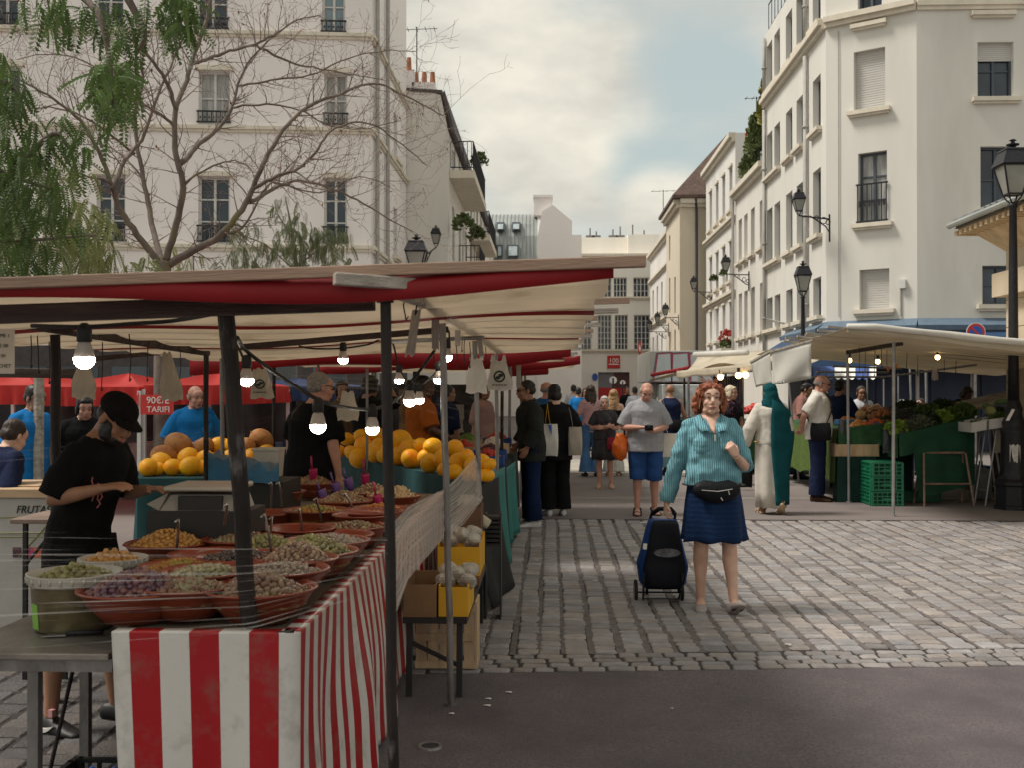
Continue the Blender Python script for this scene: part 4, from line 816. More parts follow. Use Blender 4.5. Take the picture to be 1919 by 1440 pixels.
# scoops and ladles stuck in the bowls
m_pur = mat('purple_plastic', (.115,.055,.20), .35, var=.08); m_mag = mat('magenta_plastic', (.36,.012,.085), .35, var=.08); m_steel = mat('steel', (.45,.44,.43), .3, metal=.9, var=.15)
def scoop(x, y, d, hx_, hy, m, lab, r=.05):
    c = at(x,y-10,d); e = at(hx_,hy-14,d); t = thing('food_scoop', lab, 'scoop', c, 0, 'plastic scoops in the bowls'); ax = (e-c).normalized()
    mb = MB(); q = ax.to_track_quat('Z','Y').to_matrix(); P = []
    for i in range(9):
        v = i/8; rr = r*math.sqrt(max(0.02,1-(1-v)**2.2)); P.append([c+q@V(rr*math.cos(a),rr*.7*math.sin(a),-r*1.3+v*r*1.9) for a in [math.pi*(-.15+1.3*k/10) for k in range(11)]])
    mb.sheet(P, .003); mb.build('cup', m, t, smooth=True); mb = MB(); mb.tube([c+ax*r*.5,c.lerp(e,.6),e], [.011,.009,.012], 8, ry=[.007,.006,.007]); mb.build('handle', m, t, smooth=True)
scoop(602,938,7.0,594,918,m_pur,'left purple scoop standing in the almonds'); scoop(628,925,7.2,619,900,m_pur,'middle purple scoop leaning in the almonds'); scoop(652,916,7.3,643,892,m_pur,'right purple scoop in the almonds, highest of the three')
scoop(585,898,7.8,583,870,m_mag,'pink scoop upright in the peanuts'); scoop(682,908,7.6,681,876,m_mag,'tall pink scoop left of the front post'); scoop(706,948,6.6,699,918,m_mag,'pink scoop leaning against the front post')
for i, (x,y0,y1,d,dx) in enumerate(((330,975,1040,4.6,4),(500,970,1055,4.9,9),(513,1070,965,4.4,-18),(606,1000,935,5.8,-14),(668,975,925,6.2,-22),(508,955,905,6.2,0),(528,950,905,6.2,-6),(566,1005,955,5.4,-6),(420,945,985,4.6,6))):
    ya, yb = max(y0,y1), min(y0,y1); a = at(x,ya,d); b = at(x+dx,yb,d-.1); mb = MB(); mb.tube([a,a.lerp(b,.55)+V(.004,0,.01),b,b+V(-.012,.0,-.012)], .006, 7)
    tag(mb.build('ladle_handle', m_steel, smooth=True), 'thin steel ladle handle sticking up from the olive bowls', 'ladle', 'ladle handles in the bowls')
# weighing scale
m_sc = mat('scale_plastic', (.30,.27,.235), .5, var=.12, bump=.1); m_scd = mat('scale_dark', (.018,.016,.016), .5)
c = at(370,950,4.95); t = thing('weighing_scale', 'old grey weighing scale with flat pan beside the capped vendor', 'scale', (c.x,c.y,c.z)); s = 4.95/FPX
mb = MB(); X = lambda px: at(px,733,4.95).x; Z = lambda py: at(370,py,4.95).z; y0, y1 = c.y-.02, c.y+.24
mb.hexa([V(X(300),y0,Z(959)),V(X(452),y0,Z(959)),V(X(452),y1,Z(959)),V(X(300),y1,Z(959))], [V(X(318),y0+.02,Z(928)),V(X(440),y0+.02,Z(928)),V(X(440),y1,Z(928)),V(X(318),y1,Z(928))])
mb.hexa([V(X(275),y0,Z(946)),V(X(300),y0,Z(959)),V(X(300),y1,Z(959)),V(X(275),y1,Z(946))], [V(X(278),y0,Z(944)),V(X(318),y0,Z(924)),V(X(318),y1,Z(924)),V(X(278),y1,Z(944))]); mb.build('base', m_sc, t, bevel=.006)
mb = MB(); mb.box(X(312),X(446),y0-.03,y1+.03,Z(921),Z(911)); mb.build('pan', mat('scale_pan', (.42,.38,.33), .35, metal=.4, var=.1), t, bevel=.008)
mb = MB(); mb.box(X(338),X(420),y0-.016,y0+.012,Z(956),Z(930)); mb.build('display', m_scd, t)
mb = MB(); mb.hexa([V(X(436),y0,Z(958)),V(X(456),y0,Z(958)),V(X(456),y0+.03,Z(958)),V(X(436),y0+.03,Z(958))],[V(X(440),y0,Z(918)),V(X(452),y0,Z(918)),V(X(452),y0+.03,Z(918)),V(X(440),y0+.03,Z(918))]); mb.build('side_arm', m_sc, t)
p = c+V(0,.1,-.02); bx = MB(); bx.box(p.x-.22,p.x+.24,p.y-.13,p.y+.17,TZ+.002,p.z); tag(bx.build('scale_stand', m_scd), 'dark box carrying the weighing scale', 'box')
# plastic pails
m_pail = mat('milky_plastic', (.56,.53,.47), .35, var=.08, trans=.25); m_brine = mat('brine', (.12,.095,.05), .25, var=.4, vs=12)
def pail(x, y, d, R, H, lab, fill, fc, tagc=None):
    c = at(x,y,d); b = V(c.x,c.y,PZ) if H is None else V(c.x,c.y,c.z-H); H = H or c.z-PZ; t = thing('plastic_pail', lab, 'pail', b)
    mb = MB(); mb.lathe([(R*.86,0),(R*.88,.01),(R*.97,H*.82),(R*.995,H*.84)], b, 32); mb.build('tub', m_brine, t, smooth=True)
    mb = MB(); mb.lathe([(R*1.0,H*.80),(R*1.04,H*.84),(R*1.05,H*.97),(R*1.07,H),(R*1.0,H),(R*.97,H*.86)], b, 32); 
    for i in range(26): a = 2*math.pi*i/26; mb.box(b.x+R*1.05*math.cos(a)-.003,b.x+R*1.05*math.cos(a)+.003,b.y+R*1.05*math.sin(a)-.003,b.y+R*1.05*math.sin(a)+.003,b.z+H*.85,b.z+H*.97)
    mb.build('rim', m_pail, t, smooth=True)
    o = heap((b.x,b.y,b.z+H*.82), R*.93, .05, .011, fill, 90, fill); tag(o, fc, 'food', kind='stuff')
    if tagc: mb = MB(); mb.hexa([V(b.x-R*.70,b.y-R*.60,b.z+H*.06),V(b.x-R*.50,b.y-R*.75,b.z+H*.06),V(b.x-R*.50,b.y-R*.70,b.z+H*.06),V(b.x-R*.70,b.y-R*.55,b.z+H*.06)],[V(b.x-R*.73,b.y-R*.63,b.z+H*.5),V(b.x-R*.53,b.y-R*.78,b.z+H*.5),V(b.x-R*.53,b.y-R*.73,b.z+H*.5),V(b.x-R*.73,b.y-R*.58,b.z+H*.5)]); mb.build('label', tagc, t)
pail(140,1072,3.85,.15,None,'milky plastic pail of olives with green label, nearest the film','green_olives','olives filling the near pail', mat('green_label', (.20,.42,.06), .5, var=.1))
pail(212,1045,4.35,.125,None,'milky plastic pail behind the near one, with orange fruit showing','lupins','pickled fruit filling the rear pail')
# steel side table with knife, dark crate
t = thing('steel_table', 'scratched steel side table at the lower left edge', 'table', (-1.6,3.7,0)); yF = 3.42; zt = at(90,1233,yF).z; xa, xb = at(-130,733,yF).x, at(193,733,yF).x
mb = MB(); mb.box(xa,xb,yF,4.6,zt-.022,zt); mb.build('tabletop', mat('scratched_steel', (.22,.20,.18), .38, metal=.5, var=.35, vs=5, bump=.15), t, bevel=.004)
mb = MB(); mb.box(xa,xb,yF+.03,yF+.05,zt-.065,zt-.024); mb.build('apron', m_pipe2, t)
for (x,y) in ((at(38,733,yF).x,yF+.05),(at(150,733,4.2).x,4.2),(at(-100,733,yF).x,yF+.05)): mb = MB(); mb.beam(V(x,y,0),V(x,y,zt-.066),.035,.035,up=(0,1,0)); mb.build('leg', m_pipe2, t)
mb = MB(); mb.tube([V(at(60,733,3.9).x,3.9,.0),V(at(66,733,3.9).x+.06,4.1,zt-.07)], .008, 8); mb.build('brace', m_pipe1, t)
p = at(70,1196,3.55); t = thing('kitchen_knife', 'knife with dark handle lying on the steel table', 'knife', p); k0 = V(at(58,733,3.6).x,3.62,zt+.006)
mb = MB(); mb.hexa([k0,k0+V(.075,.02,0),k0+V(.073,.035,0),k0+V(.01,.045,0)], [q+ZV*.003 for q in (k0,k0+V(.075,.02,0),k0+V(.073,.035,0),k0+V(.01,.045,0))]); mb.build('blade', m_steel, t)
mb = MB(); mb.tube([k0+V(.073,.028,.006),k0+V(.13,.04,.008),k0+V(.19,.05,.008)], [.008,.010,.009], 8); mb.build('handle', m_rope, t, smooth=True)
m_blkc = mat('black_crate', (.022,.021,.022), .5, var=.2)
def crate(x0,x1,y0,y1,z0,z1,m,name,lab,cat='crate',slots=True,group=None,parent=None):
    w = .012; t = thing(name, lab, cat, ((x0+x1)/2,(y0+y1)/2,z0), 0, group)
    mb = MB(); mb.box(x0,x1,y0,y1,z0,z0+w); mb.build('base', m, t)
    nx = max(3,int((x1-x0)/.07)); ny = max(3,int((y1-y0)/.07)); H = z1-z0
    def side(a, b, fixed, ax, n, nm):
        q = MB()
        def bar(u0,u1,v0,v1,d=0):
            if ax == 0: q.box(u0,u1,fixed-w/2-d,fixed+w/2+d,v0,v1)
            else: q.box(fixed-w/2-d,fixed+w/2+d,u0,u1,v0,v1)
        rows = max(2,int(H/.055))
        for r in range(rows+1): zc = z0+w+.004+(H-w-.02)*r/rows; bar(a+.012,b-.012,zc,zc+.016,0 if r not in (0,rows) else .004)
        for i in range(n+1): u = a+.013+(b-a-.026)*i/n; bar(u-.008,u+.008,z0+w+.001,z1-.001,-.002)
        for (u0,u1) in ((a,a+.03),(b-.03,b)): bar(u0,u1,z0+.0005,z1,.007)
        mid = (a+b)/2; bar(mid-.07,mid+.07,z0+H*.35,z0+H*.55,.003)
        q.build(nm, m, t)
    side(x0,x1,y0,0,nx,'side_panel'); side(x0,x1,y1,0,nx,'side_panel'); side(y0+.02,y1-.02,x0,1,ny,'end_panel'); side(y0+.02,y1-.02,x1,1,ny,'end_panel'); return t
crate(at(66,1405,3.75).x,at(196,1405,3.75).x+.02,3.72,4.02,0,.185,m_blkc,'plastic_crate','black plastic crate on the setts at the lower left')
mb = MB(); mb.grid([[V(at(105+i*9,1432,3.8).x,3.78+j*.03,.17+.018*math.sin(i*1.3+j*2)) for i in range(11)] for j in range(6)]); tag(mb.build('blue_bag', mat('blue_film', (.02,.10,.42), .4, var=.2, bump=.2), smooth=True), 'bright blue plastic bag lying in the black crate', 'bag')
# white printed fruit cabinet behind the vendor
m_cab = mat('cabinet_white', (.40,.385,.365), .5, var=.08, bump=.05); FX = 6.6
t = thing('fruit_cabinet', 'white cabinet printed with fruit pictures and the words FRUTAS Y', 'cabinet', (at(40,733,FX).x, FX, 0)); a, b = at(-110,733,FX).x, at(106,733,FX).x
mb = MB(); mb.box(a,b,FX,FX+.7,.06,at(0,937,FX).z); mb.build('body', m_cab, t, bevel=.01)
mb = MB(); mb.box(a-.01,b+.01,FX-.02,FX+.72,at(0,936.5,FX).z,at(0,921,FX).z); mb.build('wooden_top', mat('pale_pine', (.46,.32,.20), .7, var=.15, vs=4, stretch=(1,6,6)), t)
text('FRUTAS Y', .066, m_print, t, V(at(56,960,FX).x,FX-.004,at(56,960,FX).z), (math.pi/2,0,0), shear=.25, sx=.92, extrude=.002)
for i, (x, col) in enumerate(((17,(.10,.04,.06)),(40,(.36,.04,.12)),(58,(.45,.09,.04)),(79,(.06,.05,.08)))):
    mb = MB(); p = at(x,1041,FX); mb.box(p.x-.026,p.x+.026,FX-.005,FX-.001,p.z-.03,p.z+.03); mb.build('fruit_picture', mat('print_%s' % 'abcd'[i], col, .5, var=.5, vs=30), t)
for (x0,y0,x1,y1) in ((-20,975,105,972),(-20,1012,105,1010),(20,1050,110,950),(-20,1005,106,1003)):
    mb = MB(); mb.tube([V(at(x0,y0,FX).x,FX-.003,at(x0,y0,FX).z),V(at(x1,y1,FX).x,FX-.003,at(x1,y1,FX).z)], .004, 4); mb.build('trim_line', mat('trim_olive', (.20,.19,.06), .5), t)
t = thing('folding_table', 'narrow folding table in front of the fruit cabinet', 'table', (at(55,733,5.7).x,5.7,0)); zt2 = at(50,978,5.7).z
mb = MB(); mb.box(at(2,733,5.7).x,at(125,733,5.7).x,5.7,6.15,zt2-.025,zt2); mb.build('tabletop', mat('worn_laminate', (.22,.16,.13), .5, var=.2), t, bevel=.004)
for (x,yb) in ((33,5.75),(110,5.75)): mb = MB(); mb.beam(V(at(x,733,yb).x,yb,0),V(at(x,733,yb).x,yb,zt2-.026),.022,.022,up=(0,1,0)); mb.build('leg', m_scd, t)
mb = MB(); mb.tube([V(at(34,733,5.76).x,5.78,zt2-.24),V(at(95,733,5.76).x,5.78,zt2-.03)], .009, 8); mb.build('brace', m_scd, t)
for i, (x0,x1,y,d) in enumerate(((-60,52,915,6.7),(40,104,922,6.9))):
    p0, p1 = at(x0,y,d), at(x1,y,d); mb = MB(); mb.box(p0.x,p1.x,d+.05,d+.45,at(0,921,FX).z+.001+i*.01,p0.z); tag(mb.build('wooden_tray', MATS['pale_pine'], bevel=.006), ('low pine tray on the fruit cabinet, far left','low pine tray on the fruit cabinet behind the vendor')[i], 'tray')
# ================================================================ melons on teal cloth
m_teal = mat('teal_cloth', (.006,.055,.06), .75, var=.18, vs=4, bump=.25, bs=14); m_teal2 = mat('teal_tarp', (.012,.155,.145), .6, var=.15, vs=3, bump=.2, bs=9)
def skirt(poly, z, h, name, lab, cat='table', m=m_teal, amp=.018, th=.03):
    t = thing(name, lab, cat, (sum(p[0] for p in poly)/len(poly), sum(p[1] for p in poly)/len(poly), 0)); mb = MB()
    mb.prism([V(p[0],p[1],z-th) for p in poly], (0,0,th)); mb.build('tabletop', m, t)
    P = []; n = len(poly)
    for i in range(n):
        a, b = V(*poly[i],0), V(*poly[(i+1)%n],0); k = max(4,int((b-a).length/.05)); dr = (b-a).normalized(); nn = V(dr.y,-dr.x,0)
        for j in range(k):
            p = a.lerp(b,j/k); P.append([p+nn*(.004+amp*v*(.8+math.sin((i*7+j)*1.15)))+ZV*(z+.002-(h*(1-.06*math.sin(j*.4)))*v) for v in (0,.12,.3,.5,.75,1)])
    P.append(P[0]); mb = MB(); mb.grid(P); mb.build('cloth_skirt', m, t, smooth=True); return t
MZ = .86
rp = [tuple(at(*p)[:2]) for p in ((716,868,10.5),(858,905,8.35),(921,905,8.30),(936,850,11.2),(640,850,11.6))]
skirt(rp, MZ, .8, 'fruit_table', 'angled table under teal cloth carrying the right melon heap')
lp = [tuple(at(*p)[:2]) for p in ((258,898,8.55),(482,898,8.6),(486,880,10.0),(262,880,10.0))]
skirt(lp, .86, .5, 'fruit_table', 'low teal covered table carrying the left melon heap')
m_mel = mat('melon_skin', (1.0,.43,.006), .45, var=.22, vs=7, bump=.22, bs=16, col2=(.92,.29,.005), c2=(.5,.68), c2s=5); m_mel2 = mat('rough_melon', (.42,.19,.05), .65, var=.3, vs=10, bump=.45, bs=22, col2=(.30,.11,.03), c2=(.45,.6), c2s=9)
def melon(p, r, i, m, lab, grp):
    mb = MB(); mb.ell((0,0,0), (r*.97,r*.97,r*1.17), None, 28, 16)
    mb.v = [(x*(1+.026*abs(math.cos(6*math.atan2(y,x)))), y*(1+.026*abs(math.cos(6*math.atan2(y,x)))), z) for x,y,z in mb.v]
    mb.tube([V(0,0,r*1.15),V(.004,0,r*1.15+.012)], .006, 6); o = mb.build('melon', m, smooth=True); o.location = p; o.rotation_euler = (random.uniform(.6,2.2),random.uniform(-.6,.6),random.uniform(0,6)); tag(o, lab, 'melon', grp)
RM = ((679,820,14),(684,839,18),(672,860,18),(703,861,14),(712,838,17),(705,815,14),(752,825,18),(769,842,18),(744,860,13),(770,868,18),(796,858,14),(805,877,18),(811,839,17),(830,860,17),(852,841,16),(859,866,16),(851,887,14),(875,857,14),(886,872,15),(905,867,14),(912,892,13),(897,892,13),(634,866,12),(657,848,12),(650,824,12),(728,842,14),(790,836,14),(835,880,14),(720,862,14),(880,890,14),(660,868,12),(918,872,11))
for i, (x,y,r) in enumerate(RM):
    d = 10.6-(x-680)*.0118+(885-y-abs(x-760)*.06)*.011; d = max(d, 7.95); p = at(x,y,d); rr = r*d/FPX*1.03
    melon(V(p.x,p.y,max(p.z,MZ+rr*.95) if y > 860 else p.z), rr, i, m_mel, 'bright yellow melon in the right heap on the teal cloth', 'yellow melons in the right heap')
for k in range(16):                                         # the ones underneath that carry the heap
    u = random.random(); v = random.random(); a = V(*rp[4],0).lerp(V(*rp[3],0),u); b = V(*rp[0],0).lerp(V(*rp[1],0),u); p = a.lerp(b,.25+.6*v); melon(V(p.x,p.y,MZ+.085), .085, k, m_mel, 'bright yellow melon in the right heap on the teal cloth', 'yellow melons in the right heap')
LM = ((335,836,23),(384,840,18),(410,835,15),(437,837,15),(307,858,22),(303,868,18),(352,859,18),(383,860,15),(278,886,17),(324,881,16),(341,878,12),(357,881,18),(378,877,14),(490,826,20),(462,838,17),(472,858,17),(430,862,17),(405,866,16),(498,850,15),(448,872,15),(295,882,13),(410,884,14))
for i, (x,y,r) in enumerate(LM):
    d = 8.75+(890-y)*.012; p = at(x,y,d); rr = r*d/FPX*1.03; ro = i in (0,1,4,13,14)
    melon(V(p.x,p.y,max(p.z,.86+rr*.95)) if y > 870 else p, rr, i, m_mel2 if ro else m_mel, 'large rough brownish melon on top of the left heap' if ro else 'yellow melon in the left heap behind the scale', 'rough melons on the left heap' if ro else 'yellow melons in the left heap')
for k in range(8): x = random.uniform(300,470); p = at(x,880,9.4+random.uniform(-.2,.3)); melon(V(p.x,p.y,.95), .085, k, m_mel, 'yellow melon in the left heap behind the scale', 'yellow melons in the left heap')
# blue film parcel and white tub near the scale
m_bfilm = mat('blue_sheet', (.012,.085,.17), .3, var=.3, vs=6, bump=.4, bs=10); mb = MB(); P = []
for i in range(15):
    r = []
    for j in range(9): x = 390+i*9.5; y = 906-(1-abs(j/4-1)**2)*(58-1.6*i+14*mnoise.noise(V(i*.45,j*.5,2)))+9*mnoise.noise(V(i*.8,j*.9,5)); r.append(at(x,y,6.6+j*.06))
    P.append(r)
mb.grid(P); tag(mb.build('blue_sheet', m_bfilm, smooth=True), 'crumpled blue plastic sheet bundled left of the white tub', 'plastic sheet')
bt = MB(); p0 = at(392,906,6.6); bt.box(p0.x,at(525,906,6.6).x,6.62,7.1,TZ+.002,p0.z-.004); tag(bt.build('dark_box', m_scd), 'dark low box below the blue plastic sheet', 'box')
t = thing('plastic_tub', 'square white plastic tub behind the blue sheet', 'tub', at(498,870,7.2)); a, b = at(474,897,7.2), at(522,846,7.2)
mb = MB(); mb.hexa([V(a.x+.012,a.y,a.z),V(b.x-.012,a.y,a.z),V(b.x-.012,a.y+.17,a.z),V(a.x+.012,a.y+.17,a.z)],[V(a.x,a.y-.01,b.z),V(b.x,a.y-.01,b.z),V(b.x,a.y+.18,b.z),V(a.x,a.y+.18,b.z)]); mb.build('body', m_pail, t, bevel=.006)
mb = MB(); mb.box(a.x-.008,b.x+.008,a.y-.018,a.y+.188,b.z+.001,b.z+.014); mb.build('rim', m_pail, t)
# ================================================================ side bench with yellow boxes
m_yel = mat('yellow_board', (.62,.33,.015), .6, var=.12, vs=4, bump=.1); m_card = mat('cardboard', (.20,.115,.055), .85, var=.18, vs=6, bump=.15); m_card2 = mat('brown_card', (.14,.075,.045), .85, var=.2, vs=6); m_pine = mat('crate_pine', (.50,.345,.21), .75, var=.18, vs=4, stretch=(6,6,1), bump=.15); m_crinkle = mat('crinkled_bag', (.50,.46,.40), .22, var=.25, vs=20, trans=.3, bump=.6, bs=26)
BZ = .405; bx0, bx1 = -.74, -.415
t = thing('bench', 'dark wooden bench under the yellow boxes', 'bench', (-.55,6.2,0)); mb = MB(); mb.box(bx0,bx1,5.5,7.3,BZ-.03,BZ); mb.build('seat', m_scd, t)
for (y,s) in ((5.55,-1),(7.2,1)):
    for x in (bx0+.03,bx1-.04): mb = MB(); mb.beam(V(x,y+s*.03,0),V(x,y,BZ-.031),.03,.03,up=(0,1,0)); mb.build('leg', m_scd, t)
    mb = MB(); mb.beam(V(bx0+.04,y+s*.012,.27),V(bx1-.05,y+s*.012,.16),.018,.02); mb.build('brace', m_scd, t)
def cbox(x0,x1,y0,y1,z0,z1,m,name,lab,slant=0,group=None):
    t = thing(name, lab, 'box', ((x0+x1)/2,(y0+y1)/2,z0), 0, group); w = .006
    for nm, b in (('front_panel',(x0,x1,y0,y0+w,z0,z1-slant)),('back_panel',(x0,x1,y1-w,y1,z0,z1)),('side_panel',(x0,x0+w,y0+w+.001,y1-w-.001,z0,z1-slant*.5)),('side_panel',(x1-w,x1,y0+w+.001,y1-w-.001,z0,z1-slant*.5)),('base',(x0+w+.001,x1-w-.001,y0+w+.001,y1-w-.001,z0+.001,z0+w))): mb = MB(); mb.box(*b); mb.build(nm, m, t)
    return t
cbox(-.56,-.41,5.52,5.95,BZ+.002,BZ+.17,m_yel,'display_box','yellow cardboard box at the near end of the bench',.02)
cbox(-.735,-.57,5.5,5.95,BZ+.002,BZ+.165,m_card,'cardboard_box','brown cardboard box left of the near yellow box')
cbox(-.66,-.41,6.45,6.95,BZ+.05,BZ+.25,m_yel,'display_box','yellow cardboard box farther along the bench',.03); mb = MB(); mb.box(-.68,-.41,6.40,7.0,BZ+.001,BZ+.048); tag(mb.build('cardboard_sheet', m_card2), 'flat brown cardboard under the farther yellow box', 'cardboard')
cbox(-.60,-.44,7.02,7.3,BZ+.002,BZ+.40,m_card2,'cardboard_box','tall dark brown box at the far end of the bench')
def crinkle(x,y,z,r,lab,grp):
    mb = MB(); mb.ell((0,0,0),(r,r,r*.8),None,14,9); mb.v = [tuple(V(p)*(1+.35*mnoise.noise(V(p)*22+V(x*9,y*7,z)))) for p in mb.v]; o = mb.build('wrapped_food_bag', m_crinkle); o.location = (x,y,z); tag(o, lab, 'bag', grp)
for i in range(7): crinkle(-.53+.055*(i%3), 5.62+.11*(i//3)+.02*(i%2), BZ+.17+.03*(i%2), .05, 'clear wrapped food bag in the near yellow box', 'food bags in the near yellow box')
for i in range(7): crinkle(-.60+.07*(i%3), 6.55+.12*(i//3), BZ+.25+.03*(i%2), .055, 'clear wrapped food bag in the farther yellow box', 'food bags in the farther yellow box')
for i in range(4): crinkle(-.55+.05*(i%2), 7.08+.1*(i//2), BZ+.42, .05, 'crumpled bag on top of the tall brown box', 'bags on the tall brown box')
p = at(890,968,7.3); mb = MB(); mb.tube([p+V(-.07,0,.05),p,p+V(.09,.02,-.06)], [.035,.04,.035], 12); tag(mb.build('rolled_paper', mat('printed_paper', (.55,.48,.34), .7, var=.35, vs=18), smooth=True), 'rolled printed paper lying on the tall brown box', 'paper')
mb = MB()
for i in range(7): mb.box(-.43,-.33,7.36,7.5,.50+i*.03,.52+i*.03)
mb.box(-.435,-.425,7.355,7.51,.0,.72); mb.box(-.335,-.325,7.355,7.51,.0,.72); tag(mb.build('crate_stack', m_blkc), 'black ribbed plastic rack standing by the third post', 'rack')
# pine slatted crate standing on its side under the bench
t = thing('wooden_crate', 'pale slatted pine crate upright under the bench', 'crate', (-.58,6.1,0)); y = 6.03
for i in range(5): mb = MB(); x = -.735+i*.066; mb.box(x,x+.056,y,y+.008,.015,.37); mb.build('slat', m_pine, t)
for z in (.02,.17,.33): mb = MB(); mb.box(-.74,-.405,y-.012,y-.001,z,z+.04); mb.build('rail', m_pine, t)
mb = MB(); mb.box(-.412,-.40,y+.01,y+.25,.0,.38); mb.build('side_panel', m_pine, t)
# black and teal cloths hanging from the end of the melon table
def drape(a, b, za, zb, m, name, lab, bulge=.05, n=16, fl=.1):
    P = []
    for i in range(n+1):
        u = i/n; r = []
        for j in range(13): v = j/12; p = V(*a,0).lerp(V(*b,0),u); r.append(V(p.x+bulge*v*math.sin(u*9)+fl*v*v, p.y+.03*v*math.cos(u*7), za+(zb-za)*v))
        P.append(r)
    mb = MB(); mb.sheet(P,.003); return tag(mb.build(name, m, smooth=True), lab, 'cloth')
drape((-.52,7.6),(-.40,8.6), .87,.02, mat('black_cloth', (.010,.010,.011), .85, var=.2), 'black_cloth', 'black cloth hanging to the ground beside the yellow boxes', .02, fl=.12)
drape((-.47,8.45),(-.38,9.3), .90,.10, m_teal2, 'teal_sheet', 'bright teal sheet hanging from the end of the melon table', .025, fl=.05)
drape((-.42,10.6),(-.36,11.6), .80,.06, m_teal2, 'teal_sheet', 'teal sheet hanging farther along the row, behind the dark jacketed man', .03, fl=.03)
# colourful produce farther along the row
FOOD['red_fruit'] = mat('red_fruit', (.42,.035,.02), .4, var=.35, vs=9); FOOD['white_veg'] = mat('white_veg', (.55,.50,.42), .5, var=.2, vs=9); FOOD['orange_fruit'] = mat('orange_fruit', (.58,.17,.02), .45, var=.25, vs=9); FOOD['leafy'] = mat('leafy_produce', (.10,.17,.03), .6, var=.5, vs=12, col2=(.20,.28,.05)); FOOD['dark_fruit'] = mat('dark_fruit', (.09,.025,.03), .4, var=.4, vs=9); FOOD['brown_veg'] = mat('brown_veg', (.34,.20,.10), .7, var=.3, vs=9); FOOD['pale_green'] = mat('pale_green_veg', (.26,.33,.09), .6, var=.35, vs=9)
m_bluec = mat('blue_crate', (.012,.06,.24), .5, var=.15)
tt = skirt([(-1.5,11.0),(-.42,10.4),(-.42,14.3),(-1.9,14.3)], .80, .72, 'produce_table', 'dark draped table of mixed produce beyond the melons', m=mat('dark_drape', (.02,.03,.035), .8, var=.2))
for i, (x,Y,kind,pr,mm,lab) in enumerate(((-.62,10.9,'red_fruit',.03,m_bluec,'blue tray of red fruit behind the third post'),(-.95,11.2,'white_veg',.035,m_bluec,'blue tray of white vegetables beyond the melons'),(-.62,11.5,'dark_fruit',.03,m_bluec,'blue tray of dark fruit behind the fourth post'),(-1.3,11.6,'pale_green',.035,m_pine,'pine tray of pale green vegetables beyond the melons'),(-.95,11.9,'red_fruit',.035,m_pine,'pine tray of tomatoes beyond the melons'),(-.62,12.2,'white_veg',.035,m_pine,'pine tray of pale roots near the dark jacketed man'),(-1.35,12.4,'orange_fruit',.035,m_bluec,'blue tray of oranges far along the left row'),(-.95,12.7,'leafy',.04,m_pine,'pine tray of leafy greens far along the left row'),(-.62,13.0,'red_fruit',.035,m_bluec,'far blue tray of red peppers along the left row'))):
    z = .802+.08*((Y-10.9)/2); t = thing('produce_tray', lab, 'tray', (x,Y,z), 0, 'produce trays on the left row')
    mb = MB(); w, l, h = .17, .14, .10; mb.box(x-w,x+w,Y-l,Y+l,z,z+.01); mb.build('base', mm, t); mb = MB()
    for (a,b,c,d) in ((x-w,x+w,Y-l,Y-l+.012),(x-w,x+w,Y+l-.012,Y+l),(x-w,x-w+.012,Y-l+.013,Y+l-.013),(x+w-.012,x+w,Y-l+.013,Y+l-.013)): mb.box(a,b,c,d,z+.011,z+h)
    mb.build('sides', mm, t); o = heap((x,Y,z+h*.6), .13, .09, pr*.75, kind, 60, kind, (1,1,1)); o.location = (0,0,0); tag(o, 'heap in the '+lab, 'food', kind='stuff')
# ================================================================ street lamps
m_lamp = mat('lamp_iron', (.020,.019,.024), .45, var=.25, vs=20, metal=.3, bump=.25, bs=50); m_lglass = mat('lamp_glass', (.42,.42,.39), .12, var=.1, spec=.6, trans=.35)
def lantern(mb_fr, mb_gl, mb_rf, c, k=1.0):                  # four-sided lantern, c = centre of its foot
    def ring(r, z): return [V(c)+V(sx*r*k, sy*r*k, z*k) for sx, sy in ((-1,-1),(1,-1),(1,1),(-1,1))]
    a, b = ring(.092,.13), ring(.178,.50); mb_gl.hexa(ring(.086,.135), ring(.171,.495))
    for i in range(4):
        mb_fr.tube([a[i], b[i]], .013*k, 5); mb_fr.tube([a[i], a[(i+1)%4]], .012*k, 5); mb_fr.tube([b[i], b[(i+1)%4]], .016*k, 5)
        mb_fr.tube([V(c)+V(0,0,-.02*k), V(c).lerp(a[i],.75)+V(0,0,-.02*k), a[i]], .011*k, 5)
    mb_rf.hexa(ring(.205,.512), ring(.135,.70)); mb_rf.hexa(ring(.145,.703), ring(.13,.725)); mb_rf.lathe([(.05*k,.727*k),(.035*k,.76*k),(.08*k,.775*k),(.085*k,.79*k),(.03*k,.80*k),(.025*k,.83*k),(.05*k,.84*k),(.02*k,.86*k)], c, 10)
lp = thing('street_lamp', 'tall black street lamp with stickered fluted base at the right edge', 'street lamp', (0,0,0), 0, 'lantern posts on the square')
mb = MB(); mb.lathe([(.255,0),(.255,.05),(.235,.06),(.235,.30),(.25,.32),(.25,.36),(.20,.40),(.185,.43)], (0,0,0), 8); mb.build('plinth', m_lamp, lp)
mb = MB(); prof = [(.18,.43),(.165,.5),(.155,.95),(.165,1.0),(.165,1.04),(.135,1.07),(.145,1.13),(.12,1.18),(.10,1.26),(.115,1.30),(.10,1.34),(.075,1.42)]; n = 32; vs = []; 
for r, z in prof:
    for j in range(n): w = 2*math.pi*j/n; rr = r*(1+.035*math.cos(w*12)*(z < 1.0)); vs.append((rr*math.cos(w), rr*math.sin(w), z))
mb.add(vs, [(i*n+j,i*n+(j+1)%n,(i+1)*n+(j+1)%n,(i+1)*n+j) for i in range(len(prof)-1) for j in range(n)]); mb.build('base', m_lamp, lp, smooth=True)
